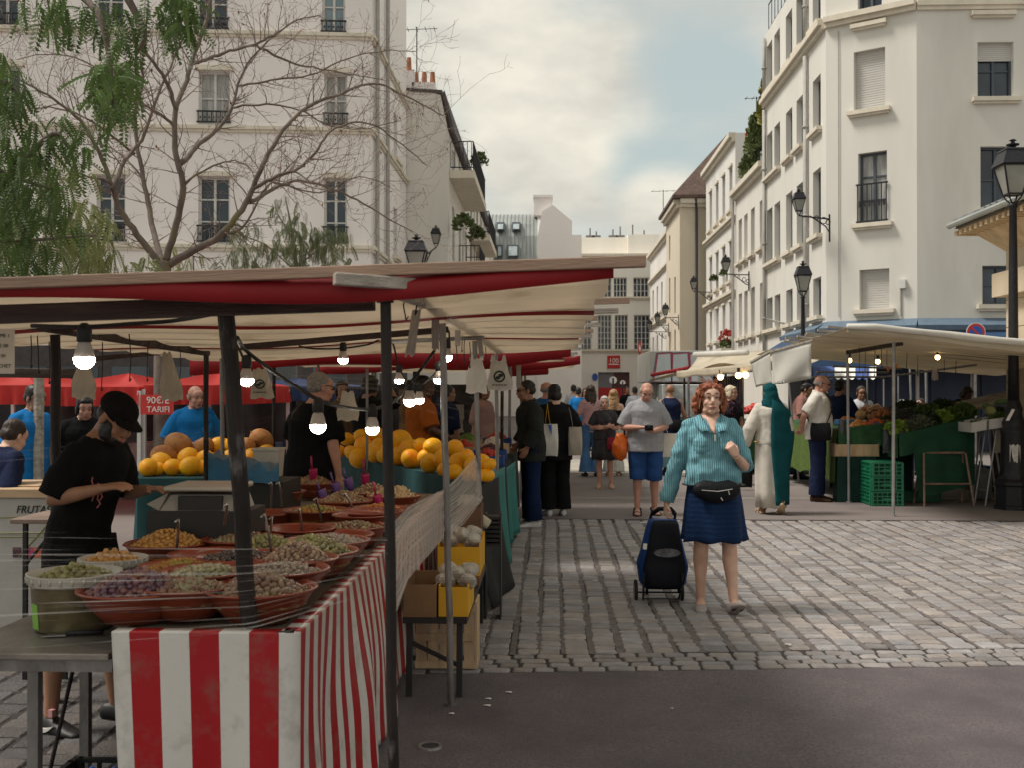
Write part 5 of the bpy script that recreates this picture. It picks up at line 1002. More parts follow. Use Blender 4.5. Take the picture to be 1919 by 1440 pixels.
mb = MB(); mb.lathe([(.072,1.42),(.062,2.2),(.055,3.2),(.046,3.95),(.06,3.97),(.06,4.0),(.03,4.03)], (0,0,0), 16); mb.build('shaft', m_lamp, lp, smooth=True)
fr, gl, rf = MB(), MB(), MB(); lantern(fr, gl, rf, (0,0,4.0)); fr.build('lantern_frame', m_lamp, lp); gl.build('lantern_glass', m_lglass, lp); rf.build('lantern_roof', m_lamp, lp)
lpos = gz(1900,955); lpos.z = 0
lamp2 = dup(lp, loc=V(pY(1505,733,23.6).x,23.6,0), label='black street lamp rising behind the right stalls, in front of the white corner building'); lamp2.scale = (.82,.82,zat(490,23.6)/4.86)
lamp3 = dup(lp, loc=V(pY(780,733,20).x,20,0), label='black street lamp whose lantern shows above the left canopy'); lamp3.scale = (1,1,zat(437,20)/4.86)
lp.location = lpos
mb = MB(); P = []
for i in range(9): a = -math.pi*.72+i*.10; P.append([V(.162*math.cos(a),.162*math.sin(a),.62+j*.045+.012*math.sin(i*2+j*3)) for j in range(6)])
mb.grid(P); o = mb.build('sticker', mat('torn_paper', (.55,.53,.50), .7, var=.25, vs=30), lp, world=False)
mb = MB(); mb.hexa([V(-.17,-.17,1.16),V(-.13,-.18,1.16),V(-.05,-.16,1.30),V(-.08,-.15,1.31)],[V(-.17,-.165,1.163),V(-.13,-.175,1.163),V(-.05,-.155,1.303),V(-.08,-.145,1.313)]); mb.build('tape', m_wht, lp, world=False)
def bracket(p, wallp, lab, k=.80):                           # wall lantern: p lantern foot, wallp where the arm meets the wall
    t = thing('wall_lantern', lab, 'wall lamp', wallp, 0, 'bracket lanterns on the facades'); fr, gl, rf = MB(), MB(), MB(); lantern(fr, gl, rf, p, k); fr.build('lantern_frame', m_lamp, t); gl.build('lantern_glass', m_lglass, t); rf.build('lantern_roof', m_lamp, t)
    a = V(p); b = V(wallp); d = b-a; mb = MB(); mb.tube([a-ZV*.02, a.lerp(b,.5)-ZV*.03, b-ZV*.03], .022, 6); ln = d.length; h = V(d.x,d.y,0).normalized()
    mb.tube([a+h*ln*.35-ZV*.04, a+h*ln*.6-ZV*.18, a+h*ln*.85-ZV*.33, b-ZV*.40-h*.01], .018, 6); mb.tube([b+ZV*.1-h*.02, b-ZV*.62-h*.02], .024, 6)
    for (u,z,r) in ((.78,-.17,.085),(.56,-.09,.05),(.92,-.22,.06)): c = a+h*ln*u+ZV*z; mb.tube([c+h*r*math.cos(w)+ZV*r*math.sin(w) for w in [i*.6 for i in range(11)]], .012, 5)
    mb.build('bracket', m_lamp, t)
bracket(pY(1497,402,28.9), pX(1556,408,7.32), 'large wall lantern on scrolled bracket at the chamfered corner')
bracket(pY(1360,512,39.6), pX(1404,513,7.3), 'wall lantern on bracket between the two pale houses'); bracket(pY(1300,545,48.6), pX(1334,546,7.34), 'wall lantern beside the beige house')
bracket(pY(1247,594,51.6), V(6.2,52.6,zat(592,52)), 'small wall lantern on the beige house corner'); bracket(pY(1232,608,56), V(6.2,57,zat(606,56)), 'smaller wall lantern farther along the beige house'); bracket(pY(1217,620,60), V(6.6,61.5,zat(618,60)), 'smallest distant wall lantern on the narrow white house')
bracket(pY(817,462,34.5), V(pY(795,733,36.1).x,36.15,zat(468,35)), 'wall lantern hung on the blank gable at left')
# ================================================================ signs
m_red = mat('sign_red', (.55,.035,.03), .45, var=.05); m_sblue = mat('sign_blue', (.03,.10,.42), .45, var=.05)
c = pY(1829,622,25.5); t = thing('no_parking_sign', 'round blue no parking sign with red ring and bar', 'road sign', (c.x,c.y,0)); r = 17.5*25.5/FPX
def disc(mb, c, r0, r1, y, n=32):
    mb.grid([[V(c.x+rr*math.cos(2*math.pi*i/n), y, c.z+rr*math.sin(2*math.pi*i/n)) for i in range(n+1)] for rr in (r1, r0)])
mb = MB(); mb.tube([V(c.x,c.y,c.z),V(c.x,c.y+.012,c.z)], r, 32); mb.build('backing', m_wht, t)
mb = MB(); disc(mb, c, .001, r*.93, c.y-.004); mb.build('red_ring', m_red, t); mb = MB(); disc(mb, c, .001, r*.68, c.y-.008); mb.build('blue_disc', m_sblue, t)
mb = MB(); mb.beam(V(c.x-r*.5,c.y-.012,c.z+r*.5),V(c.x+r*.5,c.y-.012,c.z-r*.5),.004,r*.2,up=(0,1,0)); mb.v = [(x,c.y-.012+(y-c.y+.012)*.0+(.002 if i%2 else 0),z) for i,(x,y,z) in enumerate(mb.v)]
q = V(.7,0,.7)*r*.1; A_ = V(c.x-r*.5,c.y-.012,c.z+r*.5); B_ = V(c.x+r*.5,c.y-.012,c.z-r*.5); mb = MB(); mb.hexa([A_-q,B_-q,B_+q,A_+q],[p+V(0,-.003,0) for p in (A_-q,B_-q,B_+q,A_+q)]); mb.build('red_bar', m_red, t)
mb = MB(); mb.tube([V(c.x,c.y+.04,0),V(c.x,c.y+.04,c.z+r)], .03, 10); mb.build('pole', m_pipe2, t)
for (x,y,rr,d,lab) in ((1149,712,7,50,'round pale sign on a pole before the red shop entrance, larger one'),(1167,717,5,56,'round pale sign on a pole before the red shop entrance, smaller one')):
    c = pY(x,y,d); r = rr*d/FPX; t = thing('round_sign', lab, 'road sign', (c.x,c.y,0)); mb = MB(); mb.tube([c,c+V(0,.012,0)], r, 24); mb.build('disc', m_wht, t); mb = MB(); mb.tube([V(c.x,c.y-.03,0),V(c.x,c.y-.03,c.z+r*.6)], r*.22, 8); mb.build('pole', m_lamp, t)
c = pY(1199,652,72); t = thing('lozenge_sign', 'red and white lozenge shop sign jutting from a far facade', 'sign', c); mb = MB(); q = [(0,.55),(.16,0),(0,-.55),(-.16,0)]; mb.prism([c+V(a,0,b) for a,b in q],(0,.1,0)); mb.build('panel', m_red, t)
mb = MB(); mb.prism([c+V(a*.55,-.02,b*.45) for a,b in q],(0,.015,0)); mb.build('white_mark', m_wht, t); mb = MB(); mb.beam(c+V(0,.05,.0),c+V(1.0,.05,0),.03,.03); mb.build('bracket', m_lamp, t)
c = pY(1115,706,74.9); mb = MB(); mb.prism([c+V(.2*math.cos(a),0,.26*math.sin(a)) for a in [i*math.pi/8 for i in range(16)]],(0,.05,0)); tag(mb.build('wall_plaque', m_sblue), 'small blue oval plaque on the far cream facade', 'plaque')
c = pY(1209,676,71); mb = MB(); mb.box(c.x-.28,c.x+.28,c.y,c.y+.03,c.z-.14,c.z+.14); tag(mb.build('street_plate', m_sblue), 'small blue street plate at the far corner', 'plate')
# rooftop aerials
def aerial(p, h, lab, arms=4):
    t = MB(); p = V(p); t.tube([p,p+ZV*h], .02, 5); t.tube([p+V(-h*.35,0,h*.95),p+V(h*.35,0,h*.97)], .012, 4)
    for i in range(arms): x = -h*.3+i*h*.6/(arms-1); t.tube([p+V(x,-.25,h*.96),p+V(x,.25,h*.96)], .010, 4)
    tag(t.build('roof_aerial', m_iron), lab, 'aerial')
aerial(pY(1418,245,40), 1.25, 'television aerial beside the corner building'); aerial(pY(1243,420,60), 1.9, 'television aerial above the narrow white house'); aerial(pY(781,160,37), 2.0, 'television aerial above the gable house chimneys', 5)
# ================================================================ graffiti truck
TY = 34.5; tx0, tx1 = pY(1216,733,TY).x, pY(1352,733,TY).x
t = thing('box_truck', 'pale box truck with grey and red graffiti over its cab', 'truck', ((tx0+tx1)/2, TY, 0)); m_trk = mat('truck_box', (.40,.39,.36), .55, var=.1, vs=2, col2=(.28,.26,.24), c2=(.5,.7), c2s=2)
mb = MB(); zt_, zb_ = zat(657,TY), zat(716,TY); mb.box(tx0,tx1,TY,TY+4.5,zb_,zt_); mb.box(tx0,tx1,TY+.8,TY+4.5,.7,zb_-.005); mb.build('cargo_box', m_trk, t, bevel=.03)
mb = MB(); cx0, cx1 = pY(1236,733,TY-.6).x, tx1-.05; zc = zat(720,TY-.6); mb.hexa([V(cx0,TY-1.5,.45),V(cx1,TY-1.5,.45),V(cx1,TY+.7,.45),V(cx0,TY+.7,.45)],[V(cx0+.05,TY-.75,zc),V(cx1-.05,TY-.75,zc),V(cx1-.05,TY+.7,zc),V(cx0+.05,TY+.7,zc)]); mb.build('cab', mat('cab_paint', (.42,.43,.42), .4, var=.08, coat=.3), t, bevel=.05)
mb = MB(); s = lambda z: TY-1.5+.75*(z-.45)/(zc-.45)-.012; z0, z1 = zc-.62, zc-.07; mb.hexa([V(cx0+.15,s(z0)-.01,z0),V(cx1-.15,s(z0)-.01,z0),V(cx1-.15,s(z0)+.02,z0),V(cx0+.15,s(z0)+.02,z0)],[V(cx0+.18,s(z1)-.01,z1),V(cx1-.18,s(z1)-.01,z1),V(cx1-.18,s(z1)+.02,z1),V(cx0+.18,s(z1)+.02,z1)]); mb.build('windscreen', mat('grey_screen', (.30,.31,.30), .15, var=.25, spec=.6), t)
for x in (cx0+.05, cx1-.3): mb = MB(); mb.tube([V(x,TY-.6,.4),V(x+.25,TY-.6,.4)], .4, 18); mb.build('wheel', m_rope, t)
m_gr1 = mat('graffiti_silver', (.50,.53,.54), .5, var=.08); m_gr2 = mat('graffiti_red', (.36,.06,.10), .5, var=.1); m_gr3 = mat('graffiti_grey', (.13,.13,.15), .6, var=.15)
GL = [((1226,714),(1234,664),(1256,662),(1258,714),(1247,714),(1246,698),(1238,699),(1237,714)),((1260,714),(1262,664),(1288,662),(1290,684),(1282,692),(1294,714),(1280,714),(1274,696),(1271,714)),((1296,714),(1294,664),(1306,664),(1307,684),(1322,664),(1336,664),(1320,690),(1338,714),(1324,714),(1310,698),(1308,714))]
for k, (mm, ex, yy) in enumerate(((m_gr3,4.5,.004),(m_gr2,2.8,.008),(m_gr1,0,.013))):
    mb = MB()
    for g in GL:
        cx = sum(a for a,b in g)/len(g); cy = sum(b for a,b in g)/len(g); P = [pY(a+ex*(1 if a > cx else -1), min(715.4,max(657.6,b+ex*.8*(1 if b > cy else -1))), TY-yy) for a,b in g]
        mb.v += [tuple(p) for p in P]; mb.f.append(tuple(range(len(mb.v)-len(P), len(mb.v)))); mb.m.append(0)
    o = mb.build('graffiti', mm, t)
# ================================================================ right-hand stalls
m_ecru = mat('ecru_tarp', (.60,.53,.41), .65, var=.08, vs=2, trans=.32, bump=.15, bs=7, col2=(.48,.41,.31), c2=(.52,.72), c2s=1.5); m_wtarp = mat('white_tarp_roll', (.60,.58,.53), .55, var=.08, vs=3, bump=.1, trans=.1)
R1 = thing('market_stall', 'right market stall under ecru tarp with a rolled white front edge', 'market stall', (5, 15, 0))
XF = 3.42; Y0r, Y1r = 12.6, 18.2
def zr1(X, Y): return 2.29-.085*(X-XF)-.018*(Y-Y0r)-.028*abs(math.sin((Y-Y0r)*1.35))-.008*math.sin(X*2.2+Y*.7)
mb = MB(); mb.sheet([[V(XF+(7.6-XF)*i/24, Y0r+(Y1r-Y0r)*j/40+.16*(XF+(7.6-XF)*i/24-XF), zr1(XF+(7.6-XF)*i/24, Y0r+(Y1r-Y0r)*j/40)) for i in range(25)] for j in range(41)], .003); mb.build('canopy', m_ecru, R1, smooth=True)
mb = MB(); P = [V(XF-.03,Y0r-.03,2.29)]+[V(XF+(7.6-XF)*i/14, Y0r-.03+.16*(7.6-XF)*i/14, zr1(XF+(7.6-XF)*i/14,Y0r)+.012+.003*math.sin(i*2.1)) for i in range(1,15)]; mb.tube(P, [.034+.004*math.sin(i*1.7)+.022*i/14 for i in range(len(P))], 10); mb.build('rolled_tarp', m_wtarp, R1, smooth=True)
mb = MB(); mb.sheet([[P[i]+V(0,.01,-.02-j*.012-.10*(i/14)*j*.25) for i in range(len(P))] for j in range(5)], .003); mb.build('front_flap', m_ecru, R1, smooth=True)
for i in range(7):
    Y = Y0r+.35+i*.42; mb = MB(); mb.beam(V(XF-.12-random.uniform(0,.1),Y-.02,zr1(XF,Y)+.03),V(7.2,Y+.6,zr1(7.2,Y)+.02),.03,.03); mb.build('batten', m_woodg, R1)
def rpost(t, x0, y0, x1, y1, r=.018, m=m_pipe2, top=None):
    b = gz(x1,y1); d = (b-EYE).dot(_f); a = at(x0,y0,d); mb = MB(); mb.tube([a,a.lerp(b,.5),b], r, 10); mb.tube([b+ZV*.0,b+ZV*.015], r*2, 10); return mb.build('post', m, t, smooth=False)
m_alu = mat('alu_pipe', (.34,.34,.34), .4, var=.15, vs=8, metal=.5)
rpost(R1,1675,640,1674,969,.020,m_alu); rpost(R1,1588,655,1591,943,.020,m_alu); rpost(R1,1478,715,1497,905,.016,m_alu)
rpost(R1,1625,690,1626,905,.013,m_alu); rpost(R1,1735,690,1738,900,.02,m_alu); rpost(R1,1705,690,1712,898,.017,m_alu); rpost(R1,1822,690,1820,905,.024,m_alu); rpost(R1,1656,710,1656,880,.014,m_alu); rpost(R1,1683,700,1684,885,.014,m_alu)
for (a,b) in (((1520,706,17),(1660,706,17)),((1650,707,17),(1830,683,16)),((1560,686,18),(1690,690,18)),((1530,697,18),(1665,697,18))): mb = MB(); mb.tube([at(*a),at(*b)], .016, 8); mb.build('crossbar', m_alu, R1)
mb = MB(); mb.beam(at(1588,660,15.1),at(1690,643,13.6),.04,.05); mb.build('beam', m_wood, R1)
for (x,y0,y1,d) in ((1610,650,700,14.5),(1622,655,695,14.8),(1640,655,705,14.5),(1652,650,690,14.4),(1662,655,710,15),(1700,660,700,14.8),(1720,665,705,15),(1770,672,715,15),(1792,675,700,15)):
    a, b = at(x,y0,d), at(x+random.uniform(-2,2),y1,d); mb = MB(); mb.tube([a,b,b+V(.02,0,.03)], .004, 5); tag(mb.build('hanging_cord', m_rope), 'thin black cord dangling from the right canopy frame', 'cord', 'cords dangling under the right canopy')
# white sheets on battens
def wsheet(q, lab, d):
    P = []; a, b, c, e = [at(*k) for k in q]
    for i in range(13):
        u = i/12; P.append([a.lerp(b,u).lerp(e.lerp(c,u),j/8)+V(.012*math.sin(u*6+j*.4)*(j/8),.05*math.sin(u*5+j*.5)*(j/8),0) for j in range(9)])
    t = thing('white_sheet', lab, 'sheet', (a+b)/2); mb = MB(); mb.sheet(P,.003); mb.build('cloth', mat('white_cotton', (.66,.64,.585), .8, var=.05, vs=3, bump=.25, bs=6, trans=.25), t, smooth=True)
    mb = MB(); mb.beam(a+(a-b)*.04+ZV*.015,b+(b-a)*.04+ZV*.015,.03,.03); mb.build('batten', m_woodg, t)
wsheet(((1446,660,14.4),(1520,640,14.0),(1521,709,14.0),(1449,722,14.4)), 'larger white sheet hung from a batten above the white shirted man', 14)
wsheet(((1408,680,16.2),(1443,660,14.8),(1447,719,14.8),(1416,727,16.0)), 'smaller angled white sheet hanging above the head scarf', 15)
for (x,y,d,lab) in ((1592,675,15.6,'warm bulb left of the bright front pipe, right stall'),(1645,677,15.6,'warm bulb just left of the front pipe, right stall'),(1757,669,15,'warm bulb right of the front pipe, under the tarp')):
    c = at(x,y,d); t = thing('light_bulb', 'lit '+lab, 'light bulb', c, 0, 'bulbs under the right canopies'); mb = MB(); mb.ell(c,(.035,.035,.037)); mb.build('globe', mat('warm_glow', (.9,.7,.4), .3, emit=(1,.66,.30), es=5, var=0), t, smooth=True); mb = MB(); mb.tube([c+ZV*.03,c+ZV*.09],.02,8); mb.build('socket', m_rope, t)
hangbag(1752,688,712,12,15,'small clear bag hanging from the right stall crossbar', m_clearb, top=.7, th=.02)
mb = MB(); p = at(1668,688,14.8); mb.tube([p+V(-.06,0,.02),p+V(-.02,0,-.05),p,p+V(.05,0,-.03),p+V(.10,0,.04)], .012, 6); tag(mb.build('orange_strap', mat('orange_strap', (.7,.17,.02), .5)), 'bright orange strap tied on a crossbar', 'strap')
# blue and white scalloped fringe further back
BF = thing('striped_awning', 'blue and white scalloped awning at the back of the right stalls', 'awning', at(1580,700,21)); MBs = [MB(), MB()]
for i in range(10):
    x0 = 1512+i*13; a, b = at(x0,686,21), at(x0+13,686,21); c, e = at(x0,706,20.4), at(x0+13,706,20.4); arc = [c.lerp(e,k/6)+ZV*(-.05*math.sin(math.pi*k/6)) for k in range(7)]; m_ = MBs[1 if 3 < i < 7 or i > 8 else 0]; m_.grid([[a.lerp(b,k/6) for k in range(7)], arc])
MBs[0].build('blue_stripes', mat('awning_blue', (.05,.10,.30), .7, var=.1), BF); MBs[1].build('white_stripes', m_wht, BF)
# second and third canopies on the right
R2 = thing('market_stall', 'second right stall farther back, sagging beige tarp with silver roll', 'market stall', (4, 22, 0))
mb = MB(); c = [at(1268,694,23),at(1445,676,19),at(1560,660,20.5),at(1310,664,26)]
mb.sheet([[c[0].lerp(c[1],i/16).lerp(c[3].lerp(c[2],i/16),j/14)-ZV*(.16*math.sin(math.pi*j/14)+.06*math.sin(math.pi*i/16*3)) for i in range(17)] for j in range(15)], .003); mb.build('canopy', m_ecru, R2, smooth=True)
mb = MB(); mb.sheet([[c[0].lerp(c[1],i/16)-ZV*(.01+.05*j+.02*math.sin(i*1.3)*j/3) for i in range(17)] for j in range(4)], .003); mb.build('front_flap', m_ecru, R2, smooth=True)
mb = MB(); mb.tube([at(1302,664,23.5),at(1400,660,21.5)], .06, 10); mb.build('rolled_tarp', m_wtarp, R2, smooth=True)
for (x,y,x1,y1) in ((1282,690,1284,860),(1360,684,1362,868),(1436,680,1437,880)): rpost(R2,x,y,x1,y1,.025,m_pipe1)
R3 = thing('market_stall', 'farthest small stall on the right with white and red ridge', 'market stall', (3, 30, 0)); c = [at(1215,712,31),at(1300,688,27),at(1330,686,30),at(1240,700,34)]
mb = MB(); mb.sheet([[c[0].lerp(c[1],i/8).lerp(c[3].lerp(c[2],i/8),j/6)-ZV*.1*math.sin(math.pi*j/6) for i in range(9)] for j in range(7)], .003); mb.build('canopy', m_ecru, R3, smooth=True)
mb = MB(); mb.tube([at(1222,702,30),at(1292,689,27)], .05, 8); mb.build('rolled_tarp', m_redt, R3); rpost(R3,1218,712,1219,845,.03,m_pipe2); rpost(R3,1290,695,1291,850,.03,m_pipe2)
for (x,y,d,lab) in ((1350,706,21,'warm glowing bulb left of the pair in the second right stall'),(1384,703,20,'left bulb of the warm pair in the second right stall'),(1397,702,20,'right bulb of the warm pair in the second right stall')):
    c = at(x,y,d); t = thing('light_bulb', 'lit '+lab, 'light bulb', c, 0, 'bulbs under the right canopies'); mb = MB(); mb.ell(c,(.06,.06,.06)); mb.build('globe', MATS['warm_glow'], t, smooth=True); mb = MB(); mb.tube([c+ZV*.05,c+ZV*.14],.03,8); mb.build('socket', m_rope, t)
# dark clothes rail / racks under the second canopy
m_dkcl = mat('dark_garments', (.030,.026,.034), .85, var=.6, vs=12, stretch=(6,6,.6)); t = thing('clothes_rack', 'rack of dark hanging clothes under the second right canopy', 'clothes rack', (5,22,0)); a, b = at(1338,700,22), at(1392,697,20.5)
mb = MB(); mb.tube([a,b],.02,8); mb.tube([a,V(a.x,a.y,0)],.02,8); mb.tube([b,V(b.x,b.y,0)],.02,8); mb.build('rail', m_pipe2, t)
for i in range(12): p = a.lerp(b,(i+.5)/12); mb = MB(); w = random.uniform(.16,.22); q = V(.3,.95,0).normalized()*w; h = random.uniform(.9,1.3); mb.hexa([p-q-ZV*h+V(-.03,0,0),p+q-ZV*h+V(-.03,0,0),p+q-ZV*h+V(.03,0,0),p-q-ZV*h+V(.03,0,0)],[p-q*.7-ZV*.06+V(-.02,0,0),p+q*.7-ZV*.06+V(-.02,0,0),p+q*.7-ZV*.06+V(.02,0,0),p-q*.7-ZV*.06+V(.02,0,0)]); mb.build('garment', m_dkcl, t, bevel=.01)
# ---- sloped vegetable table near the lamp
m_grn = mat('green_cloth', (.010,.060,.030), .85, var=.25, vs=3, bump=.2, bs=8); m_turf = mat('turf_cloth', (.075,.125,.022), .95, var=.3, vs=30, bump=.5, bs=80); m_turf2 = mat('green_felt', (.022,.075,.028), .9, var=.25, vs=12, bump=.3, bs=40); m_dgrn = mat('bottle_green', (.006,.035,.028), .85, var=.2)
VG = thing('vegetable_table', 'sloping display table under dark green cloth beside the street lamp', 'table', (5.2,15,0)); d = 14.7
a, b = at(1684,816,d), at(1826,783,d+.25); e, f = a+V(0,3.6,0), b+V(0,3.6,0)
mb = MB(); mb.hexa([p-ZV*.03 for p in (a,b,f,e)],[a,b,f,e]); mb.build('tabletop', m_grn, VG)
P = []; 
for i in range(33):
    u = i/32; p = a.lerp(b,u); h = (.30 if u < .2 else (.30+(.92-.30)*min(1,(u-.2)/.04))); P.append([p+V(0,-.012-.03*v*(1+math.sin(u*17)),.006-h*v) for v in (0,.15,.4,.7,1)])
mb = MB(); mb.grid(P); mb.build('cloth_skirt', m_grn, VG, smooth=True)
P = [[a+V(-.012-.02*v*math.sin(i*1.1),3.6*i/24,.006-(.32)*v) for v in (0,.3,.6,1)] for i in range(25)]; mb = MB(); mb.grid(P); mb.build('felt_edge', m_turf2, VG, smooth=True)
m_trs = mat('rusty_trestle', (.23,.15,.115), .6, var=.35, vs=12, metal=.3)
def trestle(x0,x1,yt,yb,d,lab,m=m_trs,sp=.10,bar=.30):
    t = thing('trestle', lab, 'trestle', gz((x0+x1)/2,yb)); b0, b1 = gz(x0,yb), gz(x1,yb); dd = (b0-EYE).dot(_f); h = at(x0,yt,dd).z
    for q, s in ((b0,1),(b1,-1)):
        for k in (-1,1): mb = MB(); mb.tube([V(q.x+s*.05,q.y+k*.05,h),V(q.x,q.y+k*sp*2.2,0)], .016, 8); mb.build('leg', m, t)
    mb = MB(); mb.tube([b0+ZV*bar+V(.02,-sp*1.6,0),b1+ZV*bar+V(-.02,-sp*1.6,0)], .014, 8); mb.build('crossbar', m, t); mb = MB(); mb.tube([V(b0.x+.05,b0.y,h),V(b1.x-.05,b1.y,h)], .018, 8); mb.build('top_rail', m, t)
trestle(1722,1814,850,948,14.6,'rusty pipe trestle in front of the green cloth')
m_wbox = mat('white_polystyrene', (.52,.51,.50), .75, var=.06)
def aframe(cx,w,yb,lab):
    q = gz(cx,yb); dd = (q-EYE).dot(_f); t = thing('folding_stand', lab, 'stand', q, 0, 'grey folding stands'); top = at(cx,806,dd)
    for s in (-1,1):
        for k in (-.12,.25): mb = MB(); mb.tube([V(top.x+s*.05,top.y+k,top.z),V(q.x+s*w,q.y+k,0)], .014, 8); mb.build('leg', m_alu, t)
        mb = MB(); mb.tube([V(q.x+s*w*.8,q.y-.12,.2),V(q.x+s*w*.8,q.y+.25,.2)],.010,6); mb.build('crossbar', m_alu, t)
    mb = MB(); mb.box(top.x-.08,top.x+.08,top.y-.14,top.y+.27,top.z,top.z+.02); mb.build('top_plate', m_alu, t)
aframe(1838,.17,938,'folding metal stand right of the green cloth'); aframe(1868,.20,948,'folding metal stand beside the lamp base')
def tray(x0,y0,x1,y1,d,lab,h=.13):
    a, b = at(x0,y1,d), at(x1,y1-(6 if x1-x0 > 30 else 5),d); t = thing('white_tray', lab, 'tray', (a+b)/2); z = V(0,0,h); y = V(0,.5,0); mb = MB(); mb.hexa([a,b,b+y,a+y],[a+z*.12,b+z*.12,b+y+z*.12,a+y+z*.12]); mb.build('base', m_wbox, t)
    mb = MB()
    for p, q in ((a,b),(a+y,b+y)): mb.hexa([p+z*.13,q+z*.13,q+V(0,.02,0)+z*.13,p+V(0,.02,0)+z*.13],[p+z,q+z,q+V(0,.02,0)+z,p+V(0,.02,0)+z])
    for p in (a,b-V(.02,0,0)): mb.hexa([p+V(0,.021,0)+z*.13,p+V(.02,.021,0)+z*.13,p+V(.02,.499,0)+z*.13,p+V(0,.499,0)+z*.13],[p+V(0,.021,0)+z,p+V(.02,.021,0)+z,p+V(.02,.499,0)+z,p+V(0,.499,0)+z])
    mb.build('sides', m_wbox, t)
tray(1821,790,1849,812,14.4,'white foam tray of greens right of the green cloth'); tray(1854,780,1897,806,14.4,'white foam tray of greens beside the lamp shaft')
# heaps of vegetables: leafy clumps made of small crumpled leaves
m_leaf1 = mat('dark_salad', (.035,.055,.018), .6, var=.5, vs=14); m_leaf2 = mat('light_lettuce', (.20,.30,.04), .55, var=.35, vs=14); m_leaf3 = mat('mid_greens', (.075,.125,.025), .6, var=.4, vs=14); m_leaf4 = mat('grey_green_artichoke', (.11,.125,.075), .7, var=.35, vs=14)
def leafheap(name, lab, cat, c, R, n, m, ls=.07, kind=None, group=None, core=True):
    vs = []; fs = []; c = V(c)
    for i in range(n):
        a = random.uniform(0,6.28); e = random.uniform(.1,1.45); q = V(math.cos(a)*math.cos(e)*R[0], math.sin(a)*math.cos(e)*R[1], math.sin(e)*R[2])*random.uniform(.65,1.05); u = q.normalized(); w = u.cross(V(random.uniform(-1,1),random.uniform(-1,1),random.uniform(-1,1))).normalized(); k = ls*random.uniform(.6,1.3); dirn = (u+V(random.uniform(-.6,.6),random.uniform(-.6,.6),random.uniform(-.3,.5))).normalized(); p = c+q; b = len(vs)
        s2 = dirn.cross(w); vs += [tuple(p-dirn*k*.4), tuple(p-w*k*.4+s2*k*.15), tuple(p+s2*k*-.06), tuple(p+w*k*.4+s2*k*.15), tuple(p-w*k*.3+dirn*k*.5+s2*k*.2), tuple(p+dirn*k*.75), tuple(p+w*k*.3+dirn*k*.5+s2*k*.2)]; fs += [(b,b+1,b+2),(b,b+2,b+3),(b+1,b+4,b+5,b+2),(b+2,b+5,b+6,b+3)]
    mb = MB(); mb.add(vs,fs)
    if core: mb.ell(c+ZV*R[2]*.1,(R[0]*.8,R[1]*.8,R[2]*.75),None,10,6)
    return tag(mb.build(name, m), lab, cat, group, kind)
def tabz(u): return a0.lerp(b0_,u)
a0, b0_ = at(1684,816,14.7), at(1826,783,14.95)
for i, (u,y,R,m,lab,nm) in enumerate(((.06,.25,(.15,.22,.13),m_leaf2,'bright light green lettuce at the left end of the green table','lettuce'),(.20,.2,(.14,.2,.10),m_leaf4,'pale stalked greens next to the bright lettuce','greens'),(.36,.25,(.15,.22,.13),m_leaf4,'grey green artichokes in the middle of the green table','artichokes'),(.52,.3,(.14,.22,.14),m_leaf1,'dark salad greens near the middle of the green table','salad'),(.66,.28,(.15,.22,.13),m_leaf2,'second bright green lettuce on the green table','lettuce'),(.82,.3,(.16,.24,.13),m_leaf3,'mid green leaves at the right of the green table','greens'),(.97,.3,(.15,.24,.15),m_leaf3,'leafy greens at the right end of the green table','greens'),(.15,.9,(.18,.3,.15),m_leaf1,'dark leaves behind the bright lettuce','greens'),(.42,.9,(.2,.3,.20),m_leaf1,'dark bushy greens behind the artichokes','greens'),(.70,.95,(.22,.32,.20),m_leaf3,'bushy greens in the second row of the table','greens'),(.93,1.0,(.2,.3,.22),m_leaf1,'dark greens at the far right of the second row','greens'),(.3,1.8,(.26,.4,.2),m_leaf1,'dark greens deep in the stall, left','greens'),(.72,1.9,(.3,.4,.24),m_leaf1,'dark greens deep in the stall, right','greens'))):
    p = a0.lerp(b0_,u)+V(0,y,.02); leafheap(nm, lab, 'vegetables', p, R, 420, m, .055, 'stuff')
for (x,y,d,R,m,lab,n) in ((1835,785,14.7,(.10,.2,.10),m_leaf3,'greens filling the white tray right of the green cloth',200),(1876,776,14.7,(.16,.2,.12),m_leaf3,'greens filling the white tray by the lamp',320),(1880,768,15.4,(.2,.3,.15),m_leaf1,'dark greens behind the lamp-side tray',300)): leafheap('greens', lab, 'vegetables', at(x,y+18,d), R, n, m, .05, 'stuff')
def veg(p, r, m, name, lab, cat, seg=(14,9)): mb = MB(); mb.ell((0,0,0), r, None, *seg); o = mb.build(name, m, smooth=True); o.location = p; return tag(o, lab, cat)
m_cab_ = mat('cabbage', (.36,.40,.17), .6, var=.25, vs=9, bump=.4, bs=18); veg(at(1856,772,15.2),(.075,.075,.07),m_cab_,'cauliflower','pale round cauliflower among the dark greens','vegetables')
for (x,y,lab) in ((1820,765,'pale green cabbage left of the long green gourd'),(1848,762,'pale green cabbage next to the long green gourd')): veg(at(x,y,16.4),(.06,.07,.05),mat('gourd_green',(.14,.24,.10),.5,var=.25,vs=8),'cabbage',lab,'vegetables')
o = veg(at(1878,754,16.4),(.13,.05,.045),MATS['gourd_green'],'gourd','long pale green gourd on the raised shelf','vegetables'); o.rotation_euler = (0,-.15,0)
